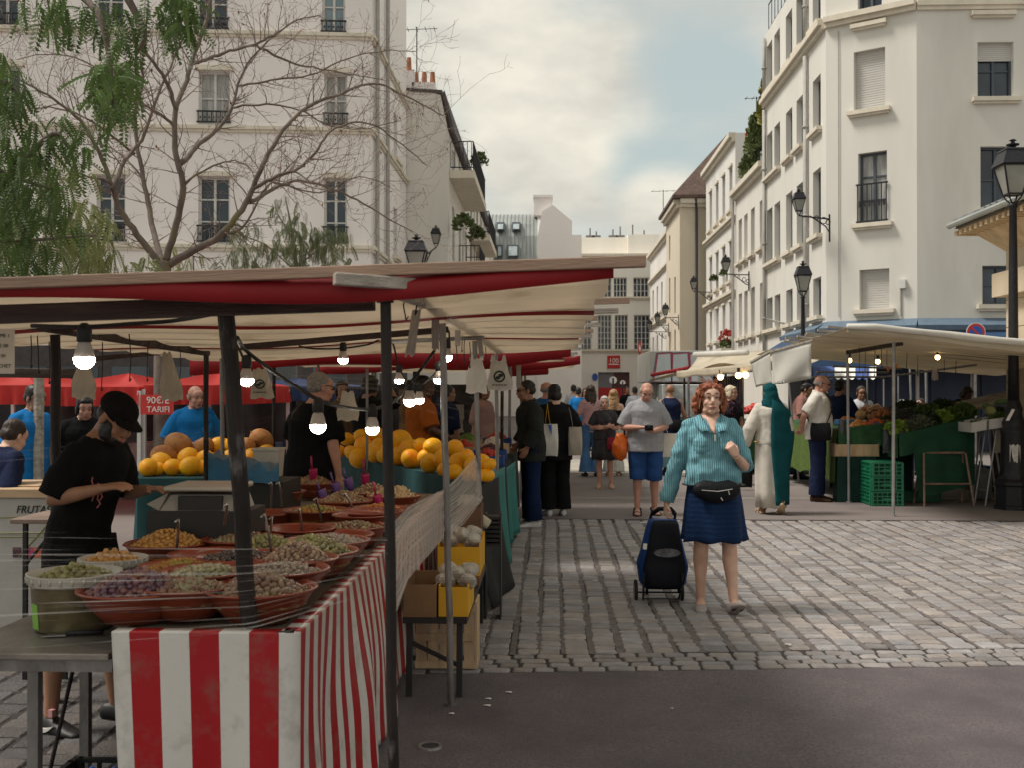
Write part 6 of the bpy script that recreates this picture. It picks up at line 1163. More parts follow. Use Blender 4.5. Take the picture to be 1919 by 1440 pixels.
mb = MB(); q0, q1 = at(1818,772,16.6), at(1930,748,16.6); mb.hexa([q0,q1,q1+V(0,.7,0),q0+V(0,.7,0)],[p+ZV*.03 for p in (q0,q1,q1+V(0,.7,0),q0+V(0,.7,0))]); mb.hexa([q0+V(0,.705,0),q1+V(0,.705,0),q1+V(0,.73,0),q0+V(0,.73,0)],[p+ZV*.12 for p in (q0+V(0,.705,0),q1+V(0,.705,0),q1+V(0,.73,0),q0+V(0,.73,0))]); tag(mb.build('tilted_shelf', m_woodg), 'tilted wooden shelf of gourds behind the greens', 'shelf')
mb = MB(); mb.beam(V((q0.x+q1.x)/2,17.0,0),V((q0.x+q1.x)/2,17.0,q0.z+.05),.1,.1,up=(0,1,0)); tag(mb.build('shelf_leg', m_wood), 'wooden prop under the gourd shelf', 'prop')
# ---- fruit table along the street
FT = thing('fruit_table', 'long fruit table beside the white shirted man, edged with green felt', 'table', (4.5,16.5,0)); fx0 = pY(1568,733,15.4).x; fz_ = zat(806,15.4)
mb = MB(); mb.hexa([V(fx0,15.35,fz_-.03),V(fx0+1.15,15.35,fz_+.13),V(fx0+1.15,20,fz_+.13),V(fx0,20,fz_-.03)],[V(fx0,15.35,fz_),V(fx0+1.15,15.35,fz_+.16),V(fx0+1.15,20,fz_+.16),V(fx0,20,fz_)]); mb.build('tabletop', m_turf2, FT)
P = [[V(fx0+1.15*i/30,15.335-.02*v*(1+math.sin(i*.9)),fz_+.16*i/30-.30*v) for v in (0,.3,.6,1)] for i in range(31)]; mb = MB(); mb.grid(P); mb.build('felt_edge', m_turf2, FT, smooth=True)
P = [[V(fx0-.012-.03*v*(1+math.sin(i*.8)),15.35+4.6*i/60,fz_-(.72+.04*math.sin(i*.5))*v) for v in (0,.2,.5,.8,1)] for i in range(61)]; mb = MB(); mb.grid(P); mb.build('turf_skirt', m_turf, FT, smooth=True)
mb = MB(); mb.box(fx0+.15,fx0+1.05,15.45,15.5,.0,fz_-.15); mb.build('dark_panel', m_dgrn, FT)
for x in (fx0+.06,fx0+1.1): mb = MB(); mb.beam(V(x,15.6,0),V(x,15.6,fz_-.035),.04,.04,up=(0,1,0)); mb.build('leg', m_alu, FT)
# wooden crate hung on the front, green crates below
q = at(1566,857,15.15); q1 = at(1646,857,15.15); t = thing('wooden_crate', 'shallow pine crate propped in front of the fruit table', 'crate', (q+q1)/2); h = 25*15.15/FPX; 
for nm, b in (('front_panel',(q.x,q1.x,q.y-.008,q.y,q.z+.01,q.z+h*.92)),('back_panel',(q.x,q1.x,q.y+.3,q.y+.308,q.z+.01,q.z+h*.92)),('end_panel',(q.x-.009,q.x-.001,q.y,q.y+.3,q.z,q.z+h)),('end_panel',(q1.x+.001,q1.x+.009,q.y,q.y+.3,q.z,q.z+h)),('base',(q.x,q1.x,q.y,q.y+.3,q.z,q.z+.008))): mb = MB(); mb.box(*b); mb.build(nm, m_pine, t, bevel=.003)
mb = MB(); mb.box(q.x+.03,q1.x-.03,q.y+.02,q.y+.28,.0,q.z-.004); tag(mb.build('support_box', m_dgrn), 'dark green cloth covered box under the pine crate', 'box')
m_gcr = mat('green_crate', (.010,.17,.085), .45, var=.12, vs=6, spec=.5); cA_, cB_ = gz(1636,950), gz(1691,950); zc_ = at(1636,868,(cA_-EYE).dot(_f)).z/3
for i, lab in enumerate(('green plastic crate at the bottom of the stack of three','green plastic crate in the middle of the stack of three','green plastic crate on top of the stack, upside down')):
    x0, x1 = cA_.x+.004*i, cB_.x+.01; z0 = i*zc_+.002
    t = crate(x0-.02,x1,cA_.y,cA_.y+.58,z0,z0+zc_-.006,m_gcr,'plastic_crate',lab,group='stack of green crates')
    if i == 2: mb = MB(); mb.box(x0-.02,x1,cA_.y,cA_.y+.58,z0+zc_-.006,z0+zc_); mb.build('bottom_plate', m_gcr, t)
    mb = MB(); mb.box(x0+.02,x1-.04,cA_.y+.03,cA_.y+.55,z0+.02,z0+zc_-.02); mb.build('shade_block', mat('crate_painted_shade', (.006,.07,.04), .7), t)  # added dark block inside the crate, its colour stands in for shade
mb = MB(); mb.box(cB_.x+.10,cB_.x+.72,15.4,15.95,.0,.16); tag(mb.build('plastic_bin', mat('teal_bin', (.006,.09,.05), .5), bevel=.01), 'low green plastic bin behind the rusty trestle', 'bin')
for i, (x,y,d,lab) in enumerate(((1662,830,15.0,'left'),(1677,832,14.9,'middle'),(1692,828,14.8,'right'),(1578,812,15.2,'far left'),(1642,815,15.2,'tall slanted'))): hangbag(x,y-24,y+20,15,d,('%s dark grey bundle of carrier bags hanging on the fruit table edge' % lab), mat('grey_bag_film', (.075,.072,.078), .35, var=.3, bump=.4, bs=18), top=.8, th=.03, lean=-6 if i == 4 else 0)
# fruit heaps
def fheap(x,y,d,R,n,pr,kind,lab,el=(1,1,.95)):
    p = at(x,y,d); o = heap((0,0,0), R, R*.5, pr, kind, n, kind, el); o.location = p; tag(o, lab, 'fruit', kind='stuff')
FOOD['tomato'] = mat('tomato', (.58,.07,.015), .3, var=.2, vs=6); FOOD['sweet_potato'] = mat('sweet_potato', (.30,.12,.05), .75, var=.3, vs=7); FOOD['onion'] = mat('onion', (.45,.23,.10), .45, var=.25, vs=7); FOOD['squash'] = mat('squash', (.60,.27,.07), .5, var=.25, vs=6)
fheap(1640,800,15.5,.14,40,.034,'tomato','red tomatoes at the front of the fruit table'); fheap(1612,803,15.6,.16,36,.038,'squash','pale orange fruit at the front left of the fruit table'); fheap(1662,800,15.6,.15,36,.04,'onion','onions heaped right of the tomatoes',(1,1,.9)); fheap(1655,788,16.4,.2,34,.05,'sweet_potato','brown sweet potatoes behind the tomatoes',(1.9,.9,.9)); fheap(1690,786,16.6,.2,36,.045,'onion','pinkish onions behind the wire basket',(1,1,.9)); fheap(1588,795,16.8,.15,30,.04,'orange_fruit','oranges behind the pale orange fruit'); fheap(1722,790,16.4,.16,36,.036,'tomato','orange tomatoes near the wire basket'); fheap(1700,801,15.3,.13,30,.035,'red_fruit','red peppers left of the bright lettuce'); fheap(1600,786,17.6,.2,30,.05,'brown_veg','brown roots deeper on the fruit table'); fheap(1640,778,18,.22,30,.06,'onion','large onions at the back of the fruit table')
veg(at(1613,779,16.0),(.078,.078,.075),mat('cantaloupe',(.46,.30,.14),.7,var=.2,vs=14,bump=.3),'cantaloupe','round netted melon on the fruit table, before the vendor in white','melon',(18,12))
veg(at(1571,778,18),(.08,.08,.08),MATS['cantaloupe'],'cantaloupe','round netted melon left of the second pipe post','melon'); veg(at(1560,781,17.6),(.06,.1,.06),mat('yellow_melon',(.55,.38,.06),.5,var=.2),'small_melon','yellow long melon left of the netted one','melon')
mb = MB(); p = at(1583,790,15.9); mb.box(p.x-.05,p.x+.33,p.y,p.y+.4,p.z-.06,p.z+.012); tag(mb.build('blue_tray', mat('blue_plastic_tray', (.02,.14,.33), .5, var=.15), bevel=.008), 'bright blue tray on the fruit table', 'tray')
t = thing('wire_basket', 'black wire basket standing on the fruit table', 'basket', at(1700,790,15.2)); mb = MB(); a_, b_2 = at(1686,796,15.0), at(1716,768,15.0)
for i in range(6):
    x = a_.x+(b_2.x-a_.x)*i/5; mb.tube([V(x+.03,a_.y,a_.z),V(x-.04,a_.y,b_2.z)],.006,5); mb.tube([V(x+.03,a_.y+.35,a_.z),V(x-.04,a_.y+.35,b_2.z)],.006,5)
for z in (a_.z,(a_.z+b_2.z)/2,b_2.z): s_ = .03-.07*(z-a_.z)/(b_2.z-a_.z); mb.tube([V(a_.x+s_,a_.y,z),V(b_2.x+s_,a_.y,z),V(b_2.x+s_,a_.y+.35,z),V(a_.x+s_,a_.y+.35,z),V(a_.x+s_,a_.y,z)],.007,5)
mb.build('wire_frame', m_iron, t)
# ---- further right tables
skirt([(3.55,20.3),(5.0,20.3),(5.0,24.5),(3.55,24.5)], .80, .7, 'produce_table', 'green draped table beyond the fruit table', m=m_turf2); fheap(1500,800,21,.3,50,.05,'red_fruit','red fruit on the farther green draped table'); fheap(1482,797,22.5,.3,50,.05,'tomato','tomatoes on the farther green draped table'); fheap(1520,795,21.5,.28,40,.06,'leafy','leafy greens on the farther green draped table')
skirt([(3.3,26),(5.2,26),(5.2,31),(3.3,31)], .8, .72, 'flower_table', 'red topped table far along the right row', m=m_dgrn); fheap(1280+135,775,26.5,.35,60,.06,'red_fruit','red flowers on the far right table')
# gas bottle, boxes and tote behind the stands
t = thing('gas_bottle', 'grey gas bottle under the folding stands', 'gas bottle', gz(1838,938)); q = gz(1838,936); mb = MB(); mb.lathe([(.13,0),(.15,.03),(.15,.34),(.12,.42),(.05,.45)], q, 18); mb.build('cylinder', mat('bottle_grey', (.20,.21,.22), .45, var=.15), t, smooth=True); mb = MB(); mb.tube([q+ZV*.45,q+ZV*.54],.03,8); mb.build('valve', m_iron, t)
for (x,y,w,h,m,lab) in ((1858,925,.30,.22,m_card,'cardboard box on the ground behind the stands'),(1850,898,.4,.16,m_bluec,'blue box behind the stands')):
    q = gz(x,925); mb = MB(); mb.box(q.x-w/2,q.x+w/2,q.y+.3,q.y+.7,(.0 if m is m_card else .225),(h if m is m_card else .225+h)); tag(mb.build('storage_box', m, bevel=.006), lab, 'box')
hangbag(1882,802,850,34,14.9,'cream tote bag with green leaf print hanging behind the stands', m_kraft, top=.9, logo=False)
# ================================================================ red tents behind the olive stall
m_rtent = mat('red_tent', (.55,.035,.03), .6, var=.12, vs=1.5, trans=.35, bump=.15, bs=6); m_tleg = mat('tent_leg', (.60,.59,.58), .4, var=.05)
def tent(x0, x1, y0, y1, ze, zp, lab, m, val=.24, skip=()):
    t = thing('gazebo_tent', lab, 'tent', ((x0+x1)/2,(y0+y1)/2,0)); c = V((x0+x1)/2,(y0+y1)/2,zp); q = [V(x0,y0,ze),V(x1,y0,ze),V(x1,y1,ze),V(x0,y1,ze)]; mb = MB()
    for i in range(4):
        a, b = q[i], q[(i+1)%4]; mb.grid([[a.lerp(b,j/12).lerp(c,k/6)-ZV*.10*math.sin(math.pi*k/6)*math.sin(math.pi*j/12) for j in range(13)] for k in range(7)])
        mb.grid([[a.lerp(b,j/24)+(a+b-q[(i+2)%4]-q[(i+3)%4]).normalized()*(.01+.015*math.sin(j*1.9)*k)-ZV*(val*k/3) for j in range(25)] for k in range(4)])
    mb.build('canopy', m, t, smooth=True)
    for p in q: mb = MB(); mb.beam(V(p.x,p.y,0),V(p.x,p.y,ze-.05),.045,.045,up=(0,1,0)); mb.build('leg', m_tleg, t)
TYa = 13.4; za = zat(723,TYa)
tent(at(-190,733,TYa).x, at(53,733,TYa).x, TYa, TYa+2.6, za, zat(690,TYa), 'red gazebo tent at the far left edge', m_rtent)
tent(at(58,733,TYa).x, at(255,733,TYa).x, TYa-.05, TYa+2.6, za-.02, zat(695,TYa), 'red gazebo tent behind the capped vendor', m_rtent)
tent(at(261,733,TYa).x, at(440,733,TYa).x, TYa, TYa+2.6, za, zat(690,TYa), 'red gazebo tent behind the blue shirted man', m_rtent)
tent(at(396,733,17.5).x, at(640,733,17.5).x, 17.5, 20.2, zat(725,17.5), zat(706,17.5), 'navy blue gazebo tent behind the grey haired vendor', mat('navy_tent', (.02,.035,.10), .6, var=.15, trans=.1))
t = thing('price_banner', 'red banner with white lettering hanging under the red tent', 'banner', at(298,760,13.2)); a, b = at(263,778,13.2), at(326,741,13.2); mb = MB(); mb.box(a.x,b.x,a.y,a.y+.01,a.z,b.z); mb.build('panel', m_red, t)
text('90€/E', .115, m_wht, t, V(a.x+.215,a.y-.004,b.z-.07), (math.pi/2,0,0), extrude=.002); text('TARIFI', .10, m_wht, t, V(a.x+.22,a.y-.004,b.z-.18), (math.pi/2,0,0), extrude=.002)
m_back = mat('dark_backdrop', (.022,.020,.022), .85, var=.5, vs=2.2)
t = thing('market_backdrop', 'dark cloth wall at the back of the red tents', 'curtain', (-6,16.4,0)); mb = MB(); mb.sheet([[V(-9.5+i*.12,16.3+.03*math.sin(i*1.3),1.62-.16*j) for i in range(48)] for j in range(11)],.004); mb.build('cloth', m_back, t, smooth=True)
for (x0,x1,col,k) in ((-7.4,-6.6,(.20,.09,.09),'a'),(-6.0,-5.2,(.24,.22,.20),'b'),(-4.4,-3.9,(.05,.08,.16),'c'),(-5.0,-4.5,(.16,.12,.09),'d')):
    mb = MB(); mb.box(x0,x1,15.4,15.9,0,.8); tag(mb.build('stall_crate', mat('backdrop_crate_'+k, col, .8, var=.35, vs=6)), {'a':'dull red crate','b':'pale grey crate','c':'navy crate','d':'brown crate'}[k]+' stacked under the red tents', 'crate')
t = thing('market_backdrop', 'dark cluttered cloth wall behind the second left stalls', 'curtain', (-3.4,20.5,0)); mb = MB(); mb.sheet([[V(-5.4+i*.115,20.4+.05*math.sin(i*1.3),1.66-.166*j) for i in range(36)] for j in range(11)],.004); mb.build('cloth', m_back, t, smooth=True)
for i in range(16):
    w_ = random.uniform(.12,.3); x0 = -5.2+i*.24; h_ = random.uniform(.3,1.1); z0 = random.uniform(.4,.8); mb = MB(); mb.grid([[V(x0+w_*u,20.25+.02*math.sin(u*7+v*5),z0+h_*v) for u in (0,.25,.5,.75,1)] for v in (0,.3,.6,1)]); mb.build('hung_garment', mat('garment_%d' % (i%6), ((.25,.05,.05),(.04,.07,.22),(.30,.28,.25),(.05,.05,.05),(.22,.13,.06),(.06,.16,.14))[i%6], .85, var=.3), t, smooth=True)
sf = MB(); obar(sf, c1, iu, inn, 3.5, il-.05, .02, 2.75, .005, .07); sf.mi = 1
for i in range(7): obar(sf, c1, iu, inn, 4.0+i*1.3, 4.95+i*1.3, .35, 2.2, .071, .09)
sf.build('shopfront', [mat('shop_brown', (.05,.04,.04), .6, var=.3), m_glass], I)
sf = MB(); obar(sf, c0, YP, XP, .05, 7.0, .02, 2.7, .005, .06); sf.build('side_shopfront', MATS['shop_brown'], I)
# pale grey pollarded trunk and posts seen under the canopy
for (x,y0,y1,d,r,m,lab) in ((73,708,900,9.5,.045,m_woodg,'pale wooden pole behind the red tents at left'),(1000-312,690,860,10,.012,m_pipe2,'thin pipe behind the front post')):
    a = at(x,y0,d); mb = MB(); mb.tube([a,V(a.x,a.y,0)], r, 8); tag(mb.build('pole', m), lab, 'pole')
# cloth bundle hanging, small litter, valve cover
t = thing('valve_cover', 'small metal valve cover set in the dark asphalt', 'valve cover', gz(806,1403)); q = gz(806,1403); mb = MB(); mb.lathe([(.040,.004),(.040,.012),(.052,.012),(.055,.004)], q, 24, cap=False); mb.build('ring', m_pipe2, t); mb = MB(); mb.lathe([(.0395,.004),(.0395,.008)], q, 20); mb.build('lid', m_iron, t)
random.seed(5); m_scrap = mat('paper_scrap', (.55,.53,.50), .8, var=.15)
for (x,y) in ((908,1312),(946,1300),(905,1325),(1060,1072),(1110,1090),(1000,1052),(1255,1330),(840,1340),(1215,983),(1110,950),(1470,1210),(1390,1020),(1720,1060)):
    q = gz(x,y,.02 if y < 1250 else .006); s = random.uniform(.008,.02); mb = MB(); mb.grid([[q+V(i*s+j*s*.3,j*s*.6-i*s*.2,.004+.0025*math.sin(i*2.7+j*3)) for i in range(3)] for j in range(3)]); tag(mb.build('paper_scrap', m_scrap), 'small pale scrap of litter on the ground', 'litter', 'litter scraps on the paving')
p = gz(1217,981,.008); mb = MB(); mb.box(p.x-.10,p.x+.10,p.y,p.y+.03,.006,.016); tag(mb.build('white_stick', m_wht), 'white strip of litter at the edge of the paving', 'litter')
# ================================================================ trees
random.seed(33)
m_bark = mat('grey_bark', (.15,.118,.10), .9, var=.3, vs=8, bump=.6, bs=30, stretch=(1,1,.4), col2=(.17,.15,.075), c2=(.55,.68), c2s=4); m_twig = mat('twig_bark', (.18,.135,.115), .85, var=.25, vs=10)
def spline(P, k=5):
    Q = []
    for i in range(len(P)-1):
        a = P[max(i-1,0)]; b = P[i]; c = P[i+1]; e = P[min(i+2,len(P)-1)]
        for j in range(k): u = j/k; Q.append(.5*((2*b)+(c-a)*u+(2*a-5*b+4*c-e)*u*u+(3*b-a-3*c+e)*u**3))
    return Q+[P[-1]]
BT = thing('bare_tree', 'bare branching tree with a few orange leaves above the left canopy', 'tree', (at(308,733,13.6).x, 13.6, 0)); D = 13.6
limbs = [  # (points x,y,depth offset), start radius px, end radius px
 ([(303,740,0),(304,620,0),(306,520,0),(310,488,0)],17,14), ([(306,500,0),(258,440,-.1),(222,385,-.2),(207,340,-.3),(180,275,-.4),(150,225,-.5),(100,185,-.6),(40,150,-.7)],9,2),
 ([(212,352,-.3),(235,300,-.1),(265,262,.1),(295,180,.2),(335,90,.3),(372,20,.3)],6,2), ([(304,495,0),(285,420,.3),(272,350,.4),(256,265,.5),(255,200,.5),(268,150,.4),(262,110,.3)],8,3),
 ([(310,490,0),(330,420,-.1),(342,350,-.2),(330,290,-.2),(328,210,-.2),(350,150,-.1),(362,110,0),(385,40,.1),(400,-30,.2)],9,4), ([(330,205,-.2),(310,150,-.3),(270,95,-.4),(235,70,-.5),(160,55,-.6),(90,45,-.7),(20,60,-.8)],5,1.5),
 ([(340,305,-.2),(375,268,.1),(410,240,.3),(432,205,.4),(445,160,.5),(470,110,.6),(520,60,.7)],7,2), ([(360,118,0),(385,112,.1),(430,95,.2),(478,83,.3),(520,60,.4),(560,35,.5),(600,28,.6)],5,1.5), ([(478,83,.3),(540,115,.5),(600,128,.6),(665,140,.7),(720,150,.8)],3.5,1),
 ([(318,494,0),(360,470,-.1),(405,448,-.2),(440,410,-.3),(470,360,-.3),(492,310,-.3),(530,245,-.2),(575,200,-.1),(640,175,0),(700,155,.1),(760,180,.3),(830,215,.5)],10,1.5),
 ([(472,352,-.3),(520,330,-.4),(560,315,-.5),(590,285,-.6),(620,245,-.6),(680,228,-.6),(740,260,-.5),(800,310,-.4)],5,1.2), ([(470,378,-.3),(520,350,-.1),(560,338,.1),(620,352,.2),(680,380,.3),(730,410,.3),(772,432,.4)],5,1.2), ([(415,440,-.2),(455,425,-.3),(500,350,-.4),(530,345,-.4),(600,360,-.5),(670,330,-.5),(730,350,-.4)],3,1),
 ([(445,160,.5),(510,150,.4),(580,140,.3),(650,110,.2),(720,95,.1),(780,95,0)],3,1), ([(436,200,.4),(500,195,.3),(560,205,.2),(620,235,.2),(690,240,.1),(750,225,0)],3,1), ([(207,340,-.3),(160,330,-.5),(100,335,-.6),(50,310,-.7)],3.5,1), ([(252,290,.5),(205,250,.3),(150,215,.2),(80,200,.1),(20,215,0)],4,1), ([(272,345,.4),(240,300,.5),(190,270,.6),(130,275,.7)],3,1),
 ([(330,235,-.2),(285,205,-.3),(235,175,-.3),(170,120,-.2),(100,100,-.1),(30,110,0)],4,1), ([(342,345,-.2),(390,315,-.3),(440,300,-.4),(480,325,-.4)],3,1)]
mbT = MB(); mbL = MB(); starts = []
for li, (pts, r0, r1) in enumerate(limbs):
    P = [at(x,y,D+dz*1.6) for x,y,dz in pts]
    if li == 0: P[0] = V(P[0].x,P[0].y,0)
    Q = spline(P); n = len(Q); k = D/FPX; Q = [q+V(random.uniform(-1,1),random.uniform(-1,1),random.uniform(-1,1))*(.010 if li else 0) for q in Q]
    rs = [(r0*(.95 if li == 0 else .80)+(r1*.75-r0*.8)*(i/(n-1))**.8)*k for i in range(n)]; (mbT if li == 0 else mbL).tube(Q, rs, 9 if r0 > 6 else 7)
    if li:
        for i in range(3, n): starts.append((Q[i], (Q[min(i+1,n-1)]-Q[i-1]).normalized(), rs[i], i/n))
mbT.build('trunk', m_bark, BT, smooth=True); mbL.build('limbs', m_bark, BT, smooth=True)
mbW = MB(); tips = []; cen = at(380,330,D)
def twig(p, d, L, r, lev):
    n = 5 if L > .35 else 3; P = [p]; rs = [r]; q = p; curl = V(random.uniform(-1,1),random.uniform(-.6,.6),random.uniform(-.3,1.0))*.30
    for i in range(n):
        d = (d+curl*.5+V(random.uniform(-1,1),random.uniform(-1,1),random.uniform(-1,1))*.16).normalized(); q = q+d*(L/n); P.append(q); rs.append(max(.0016, r*(1-.8*(i+1)/n)))
        if lev < 2 and random.random() < (.85 if lev == 0 else .5): 
            s = d.cross(V(random.uniform(-1,1),random.uniform(-1,1),random.uniform(-1,1))).normalized(); twig(q, (d*.7+s*.8+V(0,0,.1)).normalized(), L*random.uniform(.3,.55), max(.0018,r*.55), lev+1)
    mbW.tube(P, rs, 4, cap=False); tips.append((q, d))
for (p, d, r, u) in starts:
    if random.random() < .9:
        s = d.cross(V(random.uniform(-1,1),random.uniform(-1.0,1.0),random.uniform(-1,1))).normalized(); out = (p-cen); out.y = 0; twig(p, (d*.5+s*.9+out.normalized()*.25+V(0,0,.12)).normalized(), random.uniform(.35,.85)*(.6+.4*u), min(r*.5,.009), 0)
mbW.build('twigs', m_twig, BT)
mb = MB(); random.shuffle(tips)
for (p, d) in tips[:420]:
    k = random.uniform(.016,.032); a = V(random.uniform(-1,1),random.uniform(-1,1),random.uniform(-1,.2)).normalized(); b = a.cross(V(0,0,1)).normalized(); mb.add([p,p+a*k+b*k*.45,p+a*k*2,p+a*k-b*k*.45],[(0,1,2,3)])
mb.build('dry_leaves', mat('dry_leaf', (.26,.115,.065), .8, var=.5, vs=3), BT)
# ---- pinnate foliage
def mleaf(name, c, v=.35): return mat(name, c, .5, var=v, vs=1.6, trans=.38, spec=.35)
m_pin1 = mleaf('pinnate_leaf', (.088,.14,.042)); m_pin2 = mleaf('pinnate_leaf_light', (.20,.22,.09)); m_pin3 = mleaf('pinnate_leaf_far', (.13,.15,.075))
def pinnate(n=10, L=.30, w=.055):
    vs = []; fs = []
    for i in range(n):
        t = (i+1)/(n+.5); x = t*L; z = -.30*L*t*t; lw = w*(1-.45*abs(t-.45)); 
        for s in (-1,1):
            b = len(vs); dx = lw*.45; vs += [(x,0,z),(x+dx*.35,s*lw*.45,z+.004-.10*lw),(x+dx,s*lw,z-.28*lw),(x+dx*.9,s*lw*.42,z-.03)]; fs.append((b,b+1,b+2,b+3))
    b = len(vs); vs += [(0,.003,0),(L*.5,.002,-.075*L),(L,0,-.30*L),(L*.5,-.002,-.075*L),(0,-.003,0)]; fs.append((b,b+1,b+2,b+3,b+4))
    return np.array(vs), fs
PIN = pinnate(); 
def foliage(name, parent, m, blobs, L=1.0, org=None):
    vs = []; fs = []; tv, tf = PIN
    for (x,y,rx,ry,n,d,dd) in blobs:
        for i in range(n):
            a = random.uniform(0,6.283); q = math.sqrt(random.random()); p = at(x+rx*q*math.cos(a), y+ry*q*math.sin(a), d+random.uniform(-dd,dd))
            yaw = random.uniform(0,6.283); pit = random.gauss(.95,.35); rol = random.uniform(-.9,.9); M_ = np.array((Matrix.Rotation(yaw,3,'Z')@Matrix.Rotation(pit,3,'Y')@Matrix.Rotation(rol,3,'X')))
            s = L*random.uniform(.65,1.2); b = len(vs); w = (tv*s)@M_.T+np.array(p); vs += [tuple(k) for k in w]; fs += [tuple(b+j for j in f) for f in tf]
    mb = MB(); mb.add(vs, fs); return mb.build(name, m, parent)
GT = thing('leafy_tree', 'leafy green tree with drooping feathery leaves at the left edge', 'tree', (-5.4,8.6,0))
mb = MB(); mb.tube([V(-5.4,8.6,0),V(-5.35,8.6,1.6),V(-5.2,8.55,2.8),V(-4.9,8.4,3.8),V(-4.3,8.1,4.6)], [.14,.12,.10,.075,.05], 10); mb.build('trunk', m_bark, GT, smooth=True)
mb = MB()
for pts in ([V(-5.2,8.55,2.8),at(-60,300,9),at(20,330,9),at(120,360,9.2)],[V(-5.35,8.6,1.9),at(-60,470,9.4),at(60,450,9.6),at(180,440,10)],[V(-4.9,8.4,3.8),at(-30,150,8.6),at(30,170,8.7),at(50,230,8.7)],[V(-4.3,8.1,4.6),at(-20,-60,8),at(100,-50,7.6),at(230,-20,7.3),at(330,-10,7.2)],[at(100,-50,7.6),at(180,20,7.4),at(205,110,7.3),at(212,200,7.2)],[at(230,-20,7.3),at(270,60,7.3),at(255,100,7.3)],[at(20,330,9),at(100,250,9),at(140,300,9)]):
    Q = spline(pts,5); mb.tube(Q, [.028*(1-.8*i/len(Q))+.003 for i in range(len(Q))], 6)
mb.build('limbs', m_bark, GT, smooth=True)
foliage('crown', GT, m_pin1, [(5,150,48,60,50,8.6,.4),(15,250,70,70,60,8.8,.5),(40,330,95,60,95,9,.6),(35,410,120,55,110,9.3,.7),(15,480,110,45,70,9.5,.6),(105,240,40,25,22,9,.3),(150,270,22,55,18,8.8,.2),(110,10,55,25,18,7.5,.3),(60,-8,60,18,10,7.6,.3),(190,20,50,38,28,7.4,.3),(215,110,34,45,30,7.3,.25),(212,180,42,50,36,7.2,.25),(290,20,50,36,30,7.3,.3),(335,25,30,40,20,7.2,.3)], .85)
foliage('inner_crown', GT, m_pin2, [(60,290,90,60,40,10.2,.5),(60,400,120,60,110,10.6,.7),(70,470,130,45,110,10.8,.6),(150,430,70,60,70,10.8,.6),(170,480,60,35,40,11,.5),(200,450,50,40,16,11,.4),(265,485,38,22,14,10.6,.3),(130,340,60,40,16,10.4,.4)], .85)
FT2 = thing('young_tree', 'thin young tree whose feathery top shows above the canopy centre', 'tree', (at(560,733,19).x,19,0)); q = at(560,733,19)
mb = MB(); mb.tube([V(q.x,q.y,0),V(q.x,q.y,3),at(555,500,19),at(545,420,19),at(535,370,19)], [.05,.045,.035,.02,.008], 8); mb.build('trunk', m_bark, FT2, smooth=True)
mb = MB()
for pts in ([at(555,510,19),at(500,460,19),at(450,440,18.8)],[at(555,500,19),at(610,460,19.2),at(650,455,19.4)],[at(550,450,19),at(520,400,18.9)],[at(555,520,19),at(480,500,18.8)]): mb.tube(spline(pts,4), .012, 5)
mb.build('limbs', m_bark, FT2)
foliage('crown', FT2, m_pin3, [(535,400,38,36,40,19,.5),(565,440,40,30,80,19,.5),(620,450,42,34,95,19,.5),(520,475,60,30,95,19,.5),(460,450,40,40,70,18.8,.5),(600,490,60,25,50,19,.5),(440,485,40,25,44,18.8,.4)], .8)
FT3 = thing('young_tree', 'small feathery bush top just right of the bare trunk', 'tree', (at(362,733,16).x,16,0)); q = at(362,733,16); mb = MB(); mb.tube([V(q.x,q.y,0),at(365,560,16),at(362,480,16)], [.03,.02,.008], 6); mb.build('trunk', m_bark, FT3); foliage('crown', FT3, m_pin2, [(360,490,32,24,26,16,.3),(335,468,14,16,6,16,.2)], .8)
# roof garden, window flowers
def shrub(name, lab, p, R, n, m, ls, cat='plant', parent=None): return leafheap(name, lab, cat, p, R, n, m, ls, core=False)
m_ygr = mat('yellow_green_leaf', (.22,.21,.04), .7, var=.4, vs=2); m_mgr = mat('roof_leaf', (.10,.13,.045), .7, var=.4, vs=2); m_rfl = mat('red_flower', (.46,.045,.035), .6, var=.3, vs=4)
shrub('roof_plant','yellowish bushy plant on the roof terrace',V(7.75,38.2,10.8),(.5,.7,1.9),900,m_ygr,.22); shrub('roof_plant','green bushy plant on the roof terrace beside the trellis',V(7.6,39.9,10.1),(.45,1.0,1.5),700,m_mgr,.22); shrub('roof_plant','low green plant at the edge of the roof terrace',V(7.55,41.4,9.6),(.35,.8,1.0),400,m_mgr,.2); shrub('roof_flowers','red flowers on the roof terrace',V(7.35,40.4,10.9),(.16,.35,.30),120,m_rfl,.08)
p = pX(1361,632,7.15); shrub('window_flowers','red geraniums on a ledge of the ornamented house',p-ZV*.2,(.32,.45,.5),150,m_rfl,.10,'flowers'); shrub('window_plant','green foliage under the red geraniums',p-ZV*.45,(.3,.5,.35),200,m_mgr,.12)
mb = MB(); mb.box(p.x-.3,p.x+.2,p.y-.6,p.y+.6,p.z-.75,p.z-.45); tag(mb.build('flower_box', m_trim), 'window ledge planter holding the red geraniums', 'planter')
for (x,y,lab) in ((1338,522,'small potted plant on an upper window of the ornamented house, left'),(1356,512,'small potted plant on an upper window of the ornamented house, right')): shrub('window_plant',lab,pX(x,y,7.2)-ZV*.1,(.18,.25,.25),120,m_mgr,.1)
for (x,y,lab) in ((868,420,'small balcony plant on the gable house, upper'),(893,440,'dark balcony plant on the gable house, lower'),(899,300,'leafy plant on the top terrace of the gable house')): r = pX(x,y,XL+.5); shrub('balcony_plant',lab,r-ZV*.2,(.35,.5,.5),200,m_mgr,.15)
